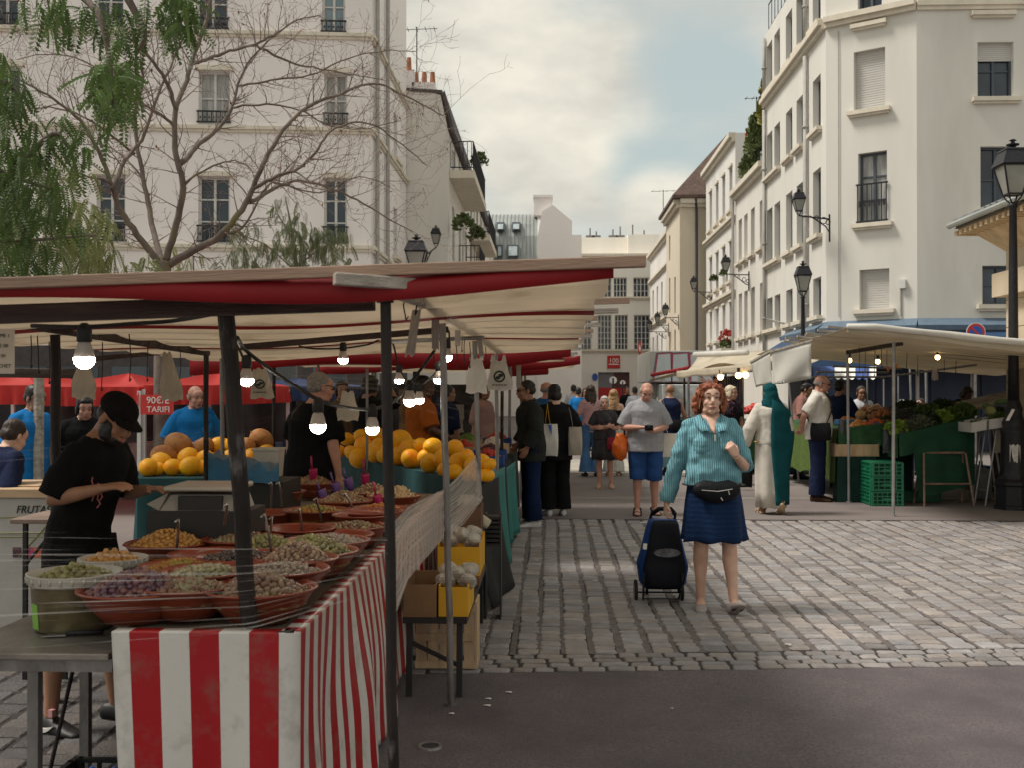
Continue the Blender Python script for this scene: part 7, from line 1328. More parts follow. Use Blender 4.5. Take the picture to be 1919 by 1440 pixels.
# ================================================================ people
random.seed(77)
def fuse(mb, name, m, parent, vox=.008, it=4, disp=None):
    me = bpy.data.meshes.new('tmp'); me.from_pydata(mb.v, [], mb.f); o = bpy.data.objects.new('tmp', me); COL.objects.link(o)
    r = o.modifiers.new('r','REMESH'); r.mode = 'VOXEL'; r.voxel_size = vox; r.adaptivity = 0
    if it: s = o.modifiers.new('s','SMOOTH'); s.factor = .5; s.iterations = it
    nm = bpy.data.meshes.new_from_object(o.evaluated_get(bpy.context.evaluated_depsgraph_get())); bpy.data.objects.remove(o); bpy.data.meshes.remove(me)
    nm.name = name
    if disp:
        n = len(nm.vertices); co = np.empty(n*3,'f'); nm.vertices.foreach_get('co',co); co = co.reshape(-1,3); no = np.empty(n*3,'f'); nm.vertices.foreach_get('normal',no); no = no.reshape(-1,3)
        d = np.array([disp(Vector(p)) for p in co],'f'); co += no*d[:,None]; nm.vertices.foreach_set('co',co.ravel()); nm.update()
    nm.materials.clear(); nm.materials.append(m); nm.polygons.foreach_set('use_smooth',[True]*len(nm.polygons)); nm.polygons.foreach_set('material_index',[0]*len(nm.polygons))
    o = bpy.data.objects.new(name, nm); COL.objects.link(o); o.parent = parent; return o
def folds(amp, f=9, fz=14, seed=0): return lambda p: amp*(mnoise.noise(V(p.x*f+seed,p.y*f,p.z*fz+seed))+.5*mnoise.noise(V(p.x*f*2.3,p.y*f*2.3+seed,p.z*fz*1.6)))
SK = {'light': mat('skin_light',(.58,.36,.27),.5,var=.10,vs=14,sss=.12), 'pink': mat('skin_pink',(.50,.26,.19),.5,var=.12,vs=14,sss=.12), 'tan': mat('skin_tan',(.30,.155,.095),.5,var=.12,vs=14,sss=.1), 'brown': mat('skin_brown',(.10,.048,.03),.5,var=.15,vs=14,sss=.08)}
HR = {'red': mat('hair_red',(.27,.085,.04),.6,var=.6,vs=22,stretch=(1,1,.25),bump=.5,bs=70), 'grey': mat('hair_grey',(.42,.40,.38),.6,var=.25,vs=40), 'salt': mat('hair_salt',(.22,.205,.19),.7,var=.4,vs=50), 'black': mat('hair_black',(.010,.008,.008),.5,var=.4,vs=30), 'brown': mat('hair_brown',(.035,.02,.014),.55,var=.4,vs=30,stretch=(1,1,.2),bump=.5), 'blonde': mat('hair_blonde',(.36,.21,.095),.5,var=.4,vs=25,stretch=(1,1,.15),bump=.5), 'platinum': mat('hair_platinum',(.55,.46,.33),.5,var=.25,vs=25,stretch=(1,1,.2))}
m_eyew = mat('eye_white',(.26,.225,.20),.3,var=.02); m_iris = mat('iris',(.035,.022,.016),.2); m_lip = mat('lips',(.30,.10,.085),.5,var=.1)
def cloth(name, c, **k): return mat(name, c, k.pop('rough',.9), spec=k.pop('spec',.12), var=k.pop('var',.10), vs=k.pop('vs',7), bump=k.pop('bump',.25), bs=k.pop('bs',45), **k)
TOR = [(.84,.125,.10,.0),(.92,.165,.122,.01),(1.0,.160,.118,.005),(1.10,.143,.108,0),(1.20,.152,.115,0),(1.31,.168,.122,0),(1.38,.165,.105,.005),(1.43,.115,.075,.01),(1.465,.06,.058,.012)]
def person(label, loc, rz=0, H=1.7, skin='light', fat=1.0, belly=0, lean=0, head=(0,0,0), hx=0, arms=None, legs=None, top=None, bottom=None, skirt=None, shoes=None, hair=('short','brown'), vox=.009, face=True, curl=.5, bust=0, name='person', sun=False, brow=None, hands=None, neck=1.0):
    k = H/1.7; t = thing(name, label, 'person', V(loc[0],loc[1],0), rz); P = lambda *a: V(*a)*k
    cl, sl = math.cos(lean), math.sin(lean)
    def up(p):
        p = V(p); z = p.z-.95
        if z <= 0: return p
        f = min(1,z/.12); c_, s_ = math.cos(lean*f), math.sin(lean*f); return V(p.x+hx*min(1,z/.6), p.y*c_-z*s_, .95+z*c_+p.y*s_)
    nod, turn, tilt = head; HM = Matrix.Rotation(turn,3,'Z')@Matrix.Rotation(nod+lean*.5,3,'X')@Matrix.Rotation(tilt,3,'Y'); nb = up((0,.0,1.47)); hc0 = V(0,-.02,.112)
    def hd(p): return (nb+HM@(hc0+V(p)))*k
    def hell(mb, c, r, n=14, m=10): mb.ell(hd(c), tuple(q*k for q in r), HM, n, m)
    A = {'L':((.235,.01,1.14),(.245,-.05,.90)),'R':((-.235,.01,1.14),(-.245,-.05,.90))}; A.update(arms or {})
    G = {'L':((.10,-.01,.50),(.10,.01,.085),0),'R':((-.10,-.01,.50),(-.10,.01,.085),0)}; G.update(legs or {})
    def tw(z): return fat*(1+ (belly*math.exp(-((z-1.06)/.13)**2)))
    def torso(mb, z0, z1, inf, hang=False):
        pts, rx, ry = [], [], []; zs = [q for q in np.linspace(z0,z1,16)]
        for z in zs:
            w = np.interp(z,[q[0] for q in TOR],[q[1] for q in TOR]); d = np.interp(z,[q[0] for q in TOR],[q[2] for q in TOR]); y = np.interp(z,[q[0] for q in TOR],[q[3] for q in TOR])
            if hang and z < 1.0: w, d = max(w,.161), max(d,.118)
            f = tw(z) if z < 1.36 else 1+(fat-1)*.4; f2 = inf if z < 1.40 else inf*.6; yb = -(belly*.10*math.exp(-((z-1.06)/.12)**2))
            if hang and z < 1.06: f = max(f, fat*(1+belly*.75)); yb = -belly*.08
            pts.append(up((0,y+yb,z))*k); rx.append((w*f+f2)*k); ry.append((d*f*(1+.3*belly*math.exp(-((z-1.06)/.13)**2))+f2)*k)
        mb.tube(pts, rx, 20, ry=ry, up=(0,1,0))
        if bust and z0 < 1.2: 
            for s in (-1,1): mb.ell(up((s*.075,-.085-inf*.6,1.245))*k, ((.072+inf*.6)*k,(.062+inf*.7)*k,(.07+inf*.6)*k), None, 12, 8)
    def shoulder(s): return up((s*.150*(1+(fat-1)*.3),.008,1.372))
    def armpts(s): e, w = A['L' if s > 0 else 'R']; return shoulder(s), up(e), up(w)
    def along(P3, f0, f1, n=7):
        a, b, c = P3; l1, l2 = (b-a).length, (c-b).length; o = []
        for i in range(n):
            u = (f0+(f1-f0)*i/(n-1))*(l1+l2); o.append(a.lerp(b,u/l1) if u < l1 else b.lerp(c,min(1,(u-l1)/l2)))
        return o
    # ---- body: one continuous surface
    mb = MB(); torso(mb, .84, 1.465, 0); mb.tube([up((0,.012,1.41))*k, up((0,.006,1.47))*k, hd((0,.025,-.085)), hd((0,.02,-.02))], [.062*k*neck,.053*k*neck,.051*k*neck,.05*k], 14)
    hell(mb,(0,.018,.034),(.074,.094,.086)); hell(mb,(0,-.030,-.035),(.060,.066,.078)); hell(mb,(0,-.062,-.092),(.030,.026,.024)); hell(mb,(0,-.045,.035),(.062,.052,.055))
    for s in (-1,1): hell(mb,(s*.036,-.058,-.030),(.026,.026,.026),8,6); hell(mb,(s*.078,.012,-.012),(.010,.020,.031),8,6); hell(mb,(s*.042,-.03,-.085),(.022,.035,.024),8,6)
    mb.tube([hd((0,-.082,.018)),hd((0,-.106,-.022)),hd((0,-.098,-.038))],[.011*k,.016*k,.014*k],8); hell(mb,(-.014,-.094,-.034),(.010,.010,.008),6,5); hell(mb,(.014,-.094,-.034),(.010,.010,.008),6,5)
    mb.tube([hd((-.048,-.066,.030)),hd((0,-.090,.030)),hd((.048,-.066,.030))],[.010*k,.013*k,.010*k],8); mb.tube([hd((-.022,-.086,-.064)),hd((0,-.096,-.062)),hd((.022,-.086,-.064))],.010*k,8)
    for s in (-1,1):
        S3 = armpts(s); kk = 'L' if s > 0 else 'R'; af = 1+(fat-1)*.55
        mb.ell(S3[0]*k,(.054*k*af,.052*k,.054*k),None,10,8); mb.tube([up((s*.02,.015,1.455))*k,up((s*.085,.012,1.412))*k,S3[0]*k],[.045*k,.042*k,.045*k],10); q = along(S3,0,1,9); mb.tube([p*k for p in q],[r*k*af for r in (.054,.051,.047,.042,.040,.040,.036,.030,.025)],12)
        w = S3[2]; d = (w-S3[1]).normalized(); hs = (hands or {}).get(kk,{}); d = V(hs.get('dir',d)).normalized(); pn = V(hs.get('palm',(-s,0,0) if abs(d.x) < .8 else (0,1,0))); pn = (pn-d*pn.dot(d)).normalized(); ac = d.cross(pn)*(1 if s < 0 else -1); c0 = hs.get('curl',curl)   # ac points to the thumb side
        def fl(p): return p
        mb.tube([w*k,(w+d*.03)*k,(w+d*.085)*k],[.027*k,.038*k,.040*k],12,ry=[.02*k,.017*k,.013*k],up=pn)
        for i,(o_,ln) in enumerate(((.030,.070),(.010,.080),(-.010,.075),(-.029,.058))):
            b = w+d*(.082-.004*abs(i-1))+ac*o_; a1 = c0*(.55+.1*i); a2 = c0*(1.5+.12*i); d1 = d*math.cos(a1)+pn*math.sin(a1); d2 = d*math.cos(a2)+pn*math.sin(a2); d3 = d*math.cos(a2*1.5)+pn*math.sin(a2*1.5)
            mb.tube([b*k,(b+d1*ln*.45)*k,(b+d1*ln*.45+d2*ln*.32)*k,(b+d1*ln*.45+d2*ln*.32+d3*ln*.25)*k],[.0095*k,.0088*k,.008*k,.0065*k],7)
        b = w+d*.025+ac*.030; td = (d*.65+ac*.6+pn*.45*max(.4,c0)).normalized(); td2 = (d*.85+ac*.05+pn*.55*max(.3,c0)).normalized(); mb.tube([(w+d*.012+ac*.012)*k,b*k,(b+td*.038)*k,(b+td*.038+td2*.030)*k],[.014*k,.014*k,.0105*k,.008*k],7)
        kn, an, pit = G[kk]; hp = V(s*.088*fat,.0,.90); kn = V(kn); an = V(an); q = [hp,hp.lerp(kn,.45),kn+V(0,-.006,0),kn.lerp(an,.30)+V(0,.018,0),kn.lerp(an,.62)+V(0,.008,0),an]
        lf = 1+(fat-1)*.35; mb.tube([p*k for p in spline(q,3)],[k*lf*np.interp(i/15,[0,.2,.4,.6,.8,1],[.092,.078,.054,.055,.041,.032]) for i in range(16)],14)
        R = Matrix.Rotation(pit,3,'X')@Matrix.Rotation(s*.14,3,'Z'); ft = lambda *a: (an+R@V(*a))*k
        mb.tube([ft(0,.062,-.045),ft(0,.03,-.045),ft(0,-.03,-.040),ft(0,-.09,-.055),ft(0,-.15,-.066),ft(0,-.182,-.07)],[.024*k,.035*k,.037*k,.043*k,.040*k,.018*k],12,ry=[.030*k,.038*k,.040*k,.030*k,.018*k,.010*k],up=R@V(0,0,1))
        if shoes:
            m, kind = shoes; q = MB(); lift = 0
            if kind in ('sneaker','shoe','flat'):
                h = 1.12 if kind != 'flat' else .86; q.tube([ft(0,.080,-.048),ft(0,.06,-.046),ft(0,.0,-.042 if kind != 'flat' else -.058),ft(0,-.07,-.054),ft(0,-.13,-.062),ft(0,-.185,-.068),ft(0,-.205,-.070)],[.026*k,.040*k,.044*k,.050*k,.050*k,.040*k,.018*k],14,ry=[.030*k,.045*k*h,.052*k*h,.038*k*h,.027*k,.019*k,.012*k],up=R@V(0,0,1))
                f = fuse(q,'shoe',m,t,.009,3); q = MB(); so = [ft(.03*math.cos(a)*(1.35 if math.sin(a) < 0 else 1.1), (.075 if math.sin(a) > 0 else .20)*math.sin(a),-.084) for a in [i*math.pi/10 for i in range(20)]]; q.prism(so, (R@V(0,0,.022))*k); q.build('sole', m_rope if kind != 'sneaker' else m, f, world=False)
            else:
                so = [ft(.036*math.cos(a)*(1.3 if math.sin(a) < 0 else 1.05),(.075 if math.sin(a) > 0 else .195)*math.sin(a)-.0,-.086) for a in [i*math.pi/10 for i in range(20)]]; q.prism(so,(R@V(0,0,.02))*k)
                for y_,z_,r_ in ((-.11,-.052,.047),(-.02,-.03,.046),(.03,.0,.040)): q.tube([ft(r_*1.05*math.cos(a),y_,z_-.02+r_*.75*math.sin(a)) for a in [-.5+i*(math.pi+1)/10 for i in range(11)]],.010*k,6)
                q.build('sandal', m, t, world=False, smooth=True)
    fuse(mb,'body',SK[skin],t,min(vox,.0075),2 if vox > .006 else 1)
    # ---- clothes
    if top:
        q = MB(); lo = top.get('loose',.016); z0 = top.get('hem',.86); torso(q, z0, top.get('neck',1.452), lo, True)
        sv = top.get('sleeve',.45); sw = top.get('wide',1.0)
        for s in (-1,1):
            S3 = armpts(s); 
            if sv == 0: continue
            e = sv[0 if s < 0 else 1] if hasattr(sv,'__len__') else sv; q.ell(S3[0]*k,((.053*fat**.5+lo*.6)*k,(.052+lo*.7)*k,(.054+lo*.6)*k),None,12,8); q.tube([up((s*.035,.015,1.435))*k,up((s*.09,.012,1.405))*k,S3[0]*k],[(.038+lo*.5)*k,(.040+lo*.6)*k,(.046+lo*.6)*k],10); pts = along(S3,0,e,8); q.tube([p*k for p in pts],[(np.interp(e*i/7,[0,.5,1],[.053,.044,.033])*(1+(fat-1)*.5)*(1+(sw-1)*min(1,i/4))+lo*(.6+.4*min(1,i/3))*(1 if e < .7 else .85))*k for i in range(8)],14)
            if top.get('cuff') and e > .5: q.tube([(pts[-1]+(pts[-2]-pts[-1])*u)*k for u in (0,.35,.8)],[.044*k,.050*k,.046*k],12)
        if top.get('collar'): 
            for i in range(2): q.tube([up((.066*math.cos(a)*1.05,.010+.062*math.sin(a),1.455+.022*math.sin(a)-.01*i))*k for a in [(-.35+i_/12*(math.pi+.7)) for i_ in range(13)]],.016*k,8)
        if top.get('blouse'): q.tube([V(0,-.005,z0-.0)*k,V(0,-.01,z0+.05)*k,V(0,-.01,z0+.12)*k],[(top['blouse']-.015)*k,(top['blouse']+.012)*k,(top['blouse']-.012)*k],20,ry=[(top['blouse']*.78-.01)*k,(top['blouse']*.80+.01)*k,(top['blouse']*.78)*k],up=(0,1,0))
        fuse(q,top.get('name','shirt'),top['m'],t,vox,3,folds(top.get('fold',.006)*k,9,13,len(label)))
    if bottom:
        q = MB(); lo = bottom.get('loose',.014); torso(q,.86,bottom.get('waist',1.02),lo*.6); e = bottom.get('len',1); fl_ = bottom.get('flare',0)
        for s in (-1,1):
            kn, an, pit = G['L' if s > 0 else 'R']; hp = V(s*.085*fat,.0,.92); pts = along((hp,V(kn),V(an)),0,e,10); q.tube([p*k for p in pts],[(np.interp(e*i/9,[0,.5,.75,1],[.095,.066,.062+fl_*.4,.050+fl_])*(1+(fat-1)*.5)+lo)*k for i in range(10)],16)
        fuse(q,bottom.get('name','trousers'),bottom['m'],t,vox,3,folds(.006*k,8,11,len(label)*2))
    if skirt:
        rows = skirt['rows']; pts = [up((0,r[3] if len(r) > 3 else 0,r[0]))*k for r in rows]; n = 48; vs = []
        Pn = []
        for i,(r,p) in enumerate(zip(rows,pts)):
            u = i/(len(rows)-1); Pn.append([p+V((r[1]+skirt.get('wave',.012)*u*math.sin(j/n*2*math.pi*7+1)+.6*skirt.get('wave',.012)*u*math.sin(j/n*2*math.pi*11))*math.cos(2*math.pi*j/n)*k,(r[2]+skirt.get('wave',.012)*u*math.sin(j/n*2*math.pi*7+1))*math.sin(2*math.pi*j/n)*k, .008*u*math.sin(j*.9)*k) for j in range(n)])
        q = MB(); q.grid(Pn+[[a.lerp(V(sum((p for p in row),V(0,0,0))/n),.06) for a in row] for row in Pn[::-1]],cu=True); q.build(skirt.get('name','skirt'),skirt['m'],t,world=False,smooth=True)
    # ---- hair
    hk, hcn = hair[0], hair[1]; hm = HR.get(hcn) or hcn; q = MB()
    if hk == 'short':
        hell(q,(0,.026,.048),(.080,.096,.086)); hell(q,(0,.055,-.005),(.076,.066,.06))
        for s in (-1,1): hell(q,(s*.068,.012,.01),(.014,.028,.035),8,6)
    elif hk == 'crop': hell(q,(0,.026,.042),(.0775,.094,.083)); hell(q,(0,.05,-.005),(.075,.064,.055))
    elif hk == 'fringe': hell(q,(0,.050,-.002),(.0785,.066,.045)); [hell(q,(s*.071,.015,.012),(.010,.03,.03),8,6) for s in (-1,1)]
    elif hk == 'bowl': hell(q,(0,.022,.052),(.084,.100,.088)); hell(q,(0,.05,-.025),(.084,.07,.08)); [hell(q,(s*.074,.005,-.02),(.018,.04,.06),8,6) for s in (-1,1)]; hell(q,(0,-.055,.088),(.06,.03,.028),8,6)
    elif hk == 'long': 
        hell(q,(0,.024,.050),(.086,.104,.088)); hell(q,(0,.06,-.06),(.085,.06,.10)); q.tube([hd((0,.06,-.05)),hd((0,.085,-.15)),hd((0,.10,-.26)),hd((0,.10,-.38))],[.092*k,.100*k,.095*k,.05*k],14,ry=[.05*k,.05*k,.045*k,.025*k],up=(0,1,0))
        for s in (-1,1): q.tube([hd((s*.075,.01,.03)),hd((s*.088,.03,-.08)),hd((s*.085,.06,-.2))],[.02*k,.028*k,.02*k],8)
    elif hk == 'curly':
        hell(q,(0,.030,.050),(.090,.102,.088)); rr = random.Random(4)
        for s in (-1,1):
            q.tube([hd((s*.012,-.068,.098)),hd((s*.045,-.062,.085)),hd((s*.084,-.015,.055)),hd((s*.104,.03,.0)),hd((s*.112,.035,-.05)),hd((s*.100,.03,-.095))],[.018*k,.022*k,.024*k,.026*k,.030*k,.020*k],10)
            for i in range(14): a = rr.uniform(.1,1.9); z = rr.uniform(-.09,.08); R_x = .092+.010*rr.random(); hell(q,(s*R_x*math.cos(a*.62),.09*math.sin(a)+.012,z),(.020,.020,.034),7,5)
        hell(q,(0,.07,-.05),(.088,.055,.085))
    if hk in ('short','crop','fringe','bowl','long','curly'):
        am = {'curly':.010,'long':.006}.get(hk,.003); fuse(q,'hair',hm,t,.007,2,lambda p: am*mnoise.noise(p*42)+am*.6*mnoise.noise(V(p.x*90,p.y*90,p.z*30)))
    if hk == 'curly':
        rr = random.Random(9); q = MB()
        for i in range(620):
            s = rr.choice((-1,1)); z0 = rr.uniform(-.03,.125); a = rr.uniform(-.9 if z0 > .085 else .02,1.75); rz_ = math.sqrt(max(.05,1-(max(0,z0-.02)/.135)**2)); p = V(s*(.098+.012*rr.random())*math.cos(a*.6)*rz_,(.098*math.sin(a)+.012)*(rz_ if a > 0 else 1),z0); w = V(p.x,p.y*.6,.01).normalized(); pts = []; ph = rr.uniform(0,6); am = rr.uniform(.004,.009); out = rr.uniform(0,.030) if rr.random() < .25 else rr.uniform(0,.010)
            for j in range(8): pts.append(hd(p+w*(out*j/7-.004+am*math.sin(j*1.25+ph))+V(am*math.cos(j*1.25+ph)*.6,am*math.cos(j*1.25+ph),-.0165*j*rr.uniform(.8,1.15))))
            q.tube(pts,[.0024*k]*6+[.0016*k,.0006*k],4,cap=False)
        for i in range(24): a = rr.uniform(0,6.28); pts = [hd((.05*math.cos(a),.05*math.sin(a)+.02,.125)),hd((.06*math.cos(a),.06*math.sin(a)+.02,.15+rr.uniform(0,.012))),hd((.085*math.cos(a),.085*math.sin(a)+.02,.145))]; q.tube(pts,.0013*k,4,cap=False)
        q.build('loose_curls',hm,t,world=False)
    if hk == 'cap':
        m2 = hair[2]; hell(q,(0,.03,-.0),(.080,.072,.06)); fuse(q,'hair',HR['black'],t,.008,2); q = MB(); hell(q,(0,.010,.052),(.082,.110,.078)); hell(q,(0,.008,.040),(.081,.110,.028)); fuse(q,'cap',m2,t,.008,2); q = MB()
        q.sheet([[hd((.078*math.sin(a),-.062*math.cos(a)-.01-.085*r*max(0,math.cos(a))**.6,.052-.022*r-.014*math.sin(a)**2)) for a in [-1.25+i*2.5/10 for i in range(11)]] for r in (0,.25,.5,.75,1)],.004); q.build('cap_brim',m2,t,world=False,smooth=True)
        q = MB(); hell(q,(0,-.045,-.085),(.060,.052,.042)); hell(q,(0,-.088,-.045),(.030,.014,.010),8,6); [hell(q,(s*.056,-.02,-.055),(.014,.045,.055),8,6) for s in (-1,1)]; fuse(q,'beard',HR['black'],t,.007,2,lambda p: .003*mnoise.noise(p*60))
    if hk == 'scarf':
        hell(q,(0,.020,.035),(.093,.112,.105)); hell(q,(0,.05,-.06),(.098,.095,.11)); hell(q,(0,-.03,-.13),(.082,.07,.07)); q.tube([hd((0,.04,-.05)),up((0,.03,1.42))*k,up((-.05,.05,1.30))*k],[.09*k,.15*k,.15*k],16,ry=[.085*k,.105*k,.10*k],up=(0,1,0)); fuse(q,'head_scarf',hair[2],t,.009,3,folds(.010,10,16,3))
    # ---- face
    if face:
        for s in (-1,1):
            q = MB(); c = V(s*.0305,-.0835,.010); q.ell(hd(c),(.0128*k,.0088*k,.0068*k),HM,10,8); q.mi = 1; q.ell(hd(c+V(0,-.0062,0)),(.0066*k,.004*k,.0066*k),HM,8,6); q.build('eye',[m_eyew,m_iris],t,world=False,smooth=True)
            q = MB(); q.tube([hd((s*.013,-.092,.034)),hd((s*.032,-.090,.042)),hd((s*.050,-.074,.034))],[.0032*k,.004*k,.002*k],6); q.build('eyebrow',brow or (hm if hk != 'cap' and hk != 'scarf' else HR['brown']),t,world=False)
            q = MB(); q.tube([hd((s*.015,-.0890,.014)),hd((s*.031,-.0925,.0175)),hd((s*.047,-.079,.010))],[.0022*k]*3,6); q.build('eyelid',mat('lid_'+skin,tuple(c*.42 for c in {'light':(.58,.36,.27),'pink':(.5,.26,.19),'tan':(.3,.155,.095),'brown':(.1,.048,.03)}[skin]),.6),t,world=False)
        q = MB(); q.tube([hd((-.024,-.0935,-.063)),hd((0,-.1035,-.0585)),hd((.024,-.0935,-.063))],[.002*k,.0055*k,.002*k],8); q.tube([hd((-.02,-.0955,-.067)),hd((0,-.1025,-.069)),hd((.02,-.0955,-.067))],[.002*k,.006*k,.002*k],8); q.build('mouth',m_lip,t,world=False,smooth=True)
    if sun:
        q = MB(); 
        for s in (-1,1): q.ell(hd((s*.033,-.096,.008)),(.026*k,.008*k,.018*k),HM,12,8); q.tube([hd((s*.058,-.09,.014)),hd((s*.080,-.03,.016)),hd((s*.083,.03,.0))],.003*k,5)
        q.tube([hd((-.012,-.100,.012)),hd((.012,-.100,.012))],.003*k,5); q.build('sunglasses',mat('black_lens',(.008,.008,.008),.15),t,world=False,smooth=True)
    t['_k'] = k; return t, up, hd
def wl_(t, p):                                               # local -> world
    return V(t.location)+Matrix.Rotation(t.rotation_euler.z,3,'Z')@V(p)
def strap(t, pts, r, m, name, lab, cat='bag', th=.004, parent=None):
    q = MB(); q.tube([wl_(t,p) for p in spline([V(p) for p in pts],4)], r, 6, ry=th); return q
def shbag(name, lab, c, size, m, straps, m2=None, sm=None, sr=.010, rzb=0, bulge=.35):
    """soft bag: c centre (world), size, straps = lists of world points"""
    t = thing(name, lab, 'bag', c); w, d, h = size; q = MB(); P = []; rot = Matrix.Rotation(rzb,3,'Z')
    for i in range(11):
        v = i/10; f = 1+.12*math.sin(math.pi*v); dd = d*(.35+.65*math.sin(math.pi*min(1,.15+v*.8))); zz = -h/2+h*v; n = 20
        P.append([V(c)+rot@V(math.copysign(abs(math.cos(a))**.6,math.cos(a))*w/2*f*(1-.04*v), math.copysign(abs(math.sin(a))**.7,math.sin(a))*dd/2+.006*math.sin(a*5+v*7), zz+.006*math.sin(a*3)) for a in [2*math.pi*j/n for j in range(n)]])
    if m2: q.mi = 0
    q.grid(P,cu=True); q.add(P[0],[tuple(range(20))[::-1]]); q.add(P[-1],[tuple(range(20))])
    if m2:
        q.m = [1 if (sum(q.v[i][2] for i in f)/len(f)-c[2]) < -h*.16 else 0 for f in q.f]; q.build('bag_body',[m,m2],t,smooth=True)
    else: q.build('bag_body',m,t,smooth=True)
    for s in straps:
        q = MB(); q.tube(spline([V(p) for p in s],4), sr, 6, ry=.003); q.build('strap',sm or m,t,smooth=True)
    return t
def feet(x, y): p = gz(x,y); return (p.x,p.y)
# ---- woman with the shopping trolley
m_knit = cloth('teal_knit',(.19,.39,.45),rough=.9,var=.10,vs=5,bump=.15,bs=120)
def ribs(m, sc, st, axis_rot=0):                             # knitted ribs / woven lines added to a cloth material
    tr = m.node_tree; b = next(n for n in tr.nodes if n.type == 'BSDF_PRINCIPLED'); tc = next(n for n in tr.nodes if n.type == 'TEX_COORD'); w = N(tr,'ShaderNodeTexWave',wave_type='BANDS',bands_direction='X' if axis_rot == 0 else 'Z'); w.inputs['Scale'].default_value = sc; w.inputs['Distortion'].default_value = .6; w.inputs['Detail Scale'].default_value = 2; L(tr,tc.outputs['Object'],w.inputs[0])
    bp = N(tr,'ShaderNodeBump'); bp.inputs['Strength'].default_value = st; bp.inputs['Distance'].default_value = .006; L(tr,w.outputs['Fac'],bp.inputs['Height']); old = b.inputs['Normal'].links
    if old: L(tr,old[0].from_socket,bp.inputs['Normal'])
    L(tr,bp.outputs[0],b.inputs['Normal']); return w, b, tr
def lines(m, sc, col, st=.3, ar=0, lo=.62):
    w, b, tr = ribs(m, sc, st, ar); src = b.inputs['Base Color'].links[0].from_socket; mr = N(tr,'ShaderNodeMapRange'); mr.inputs[1].default_value = lo; mr.inputs[2].default_value = min(1,lo+.3); L(tr,w.outputs['Fac'],mr.inputs[0]); x = N(tr,'ShaderNodeMix',data_type='RGBA'); L(tr,mr.outputs[0],x.inputs['Factor']); L(tr,src,x.inputs['A']); x.inputs['B'].default_value = tuple(col)+(1,); L(tr,x.outputs['Result'],b.inputs['Base Color'])
lines(m_knit, 22, (.10,.25,.31), .7, 0, .45)
m_skirt = cloth('blue_skirt',(.007,.022,.070),rough=.8,var=.2,vs=3); lines(m_skirt, 9, (.011,.034,.088), .2, 1, .88)
hero, hup, hhd = person('red haired woman in a teal ribbed sweater and blue skirt walking with a shopping trolley', feet(1337,1146), .02, 1.60, 'light', fat=1.06, belly=.18, bust=1, head=(-.03,.03,.02), hx=-.03, neck=1.02, curl=1.0,
  arms={'R':((-.270,.045,1.065),(-.342,.055,.800)),'L':((.238,-.03,1.075),(.140,-.215,1.170))}, hands={'R':{'dir':(-.10,-.05,-1),'palm':(1,.1,0),'curl':.9},'L':{'dir':(-.42,-.10,.75),'palm':(-.4,1,-.1),'curl':1.25}},
  legs={'R':((-.095,-.02,.50),(-.085,.06,.088),.02),'L':((.108,-.055,.50),(.125,-.14,.098),-.42)}, top={'m':m_knit,'hem':.955,'sleeve':(.99,.62),'loose':.019,'wide':1.10,'cuff':True,'blouse':.188,'name':'sweater','fold':.016,'neck':1.435},
  skirt={'m':m_skirt,'rows':[(1.0,.175,.14,0),(.92,.194,.155,0),(.80,.208,.165,-.01),(.66,.219,.170,-.015),(.56,.229,.174,-.02),(.53,.232,.175,-.02)],'wave':.026}, shoes=(cloth('beige_suede',(.34,.30,.29)),'flat'), hair=('curly','red'), vox=.0052, brow=HR['brown'])
k = hero['_k']
q = MB()                                                     # open shirt collar of the sweater
for s in (-1,1):
    P = []
    for i in range(8):
        u = i/7; a = hup((s*np.interp(u,[0,.5,1],[.058,.070,.012]),np.interp(u,[0,.5,1],[.055,-.065,-.172]),np.interp(u,[0,.5,1],[1.478,1.452,1.330]))); b = hup((s*np.interp(u,[0,.5,1],[.105,.142,.095]),np.interp(u,[0,.5,1],[.075,-.075,-.182]),np.interp(u,[0,.5,1],[1.448,1.412,1.345]))); P.append([(a.lerp(b,j/3)+V(0,-.006*math.sin(j/3*math.pi),.018*math.sin(j/3*math.pi)))*k for j in range(4)])
    q.sheet(P,.006*s)
q.build('collar',m_knit,hero,world=False,smooth=True)
q = MB(); P = [[hup((w*(.066-.056*u),-.055*(1-abs(w)*.5)-.022-.098*u,1.462-.130*u))*k for w in (-1,-.4,.4,1)] for u in (0,.25,.5,.75,1)]; q.sheet(P,.004); q.build('neckline_skin',SK['light'],hero,world=False,smooth=True)
q = MB(); p = hup((0,-.186,1.318))*k
for i in range(5): q.ell(p+V(0,-.006,-.009*i),(.0055,.005,.005),None,8,6)
q.build('zip_pull',mat('pearl',(.62,.55,.42),.3),hero,world=False,smooth=True)
for s in (-1,1): q = MB(); c = hhd((s*.083,.0,-.058)); q.tube([c+V(0,.011*math.cos(a),.013*math.sin(a)) for a in [i*.52 for i in range(13)]],.0028,5); q.build('earring',mat('gold',(.6,.35,.08),.3,metal=.8),hero,world=False,smooth=True)
m_blk = cloth('black_nylon',(.010,.010,.012),rough=.5,bump=.3)
wc = wl_(hero,(-.005,-.185*k,.90*k)); t = thing('waist_bag','black waist bag worn over the blue skirt of the red haired woman','bag',wc)
q = MB(); P = []
for i in range(11):
    v = i/10*2-1; P.append([wc+V((.165*math.sqrt(max(0,1-abs(v*.9)**2.4))*(1-.12*(v<0)*abs(v)))*math.copysign(abs(math.cos(a))**.75,math.cos(a)),.040*math.sin(a)*math.sqrt(max(.02,1-v*v))+.012*abs(math.cos(a)),.075*v+.012*math.cos(a)**2) for a in [2*math.pi*j/24 for j in range(24)]])
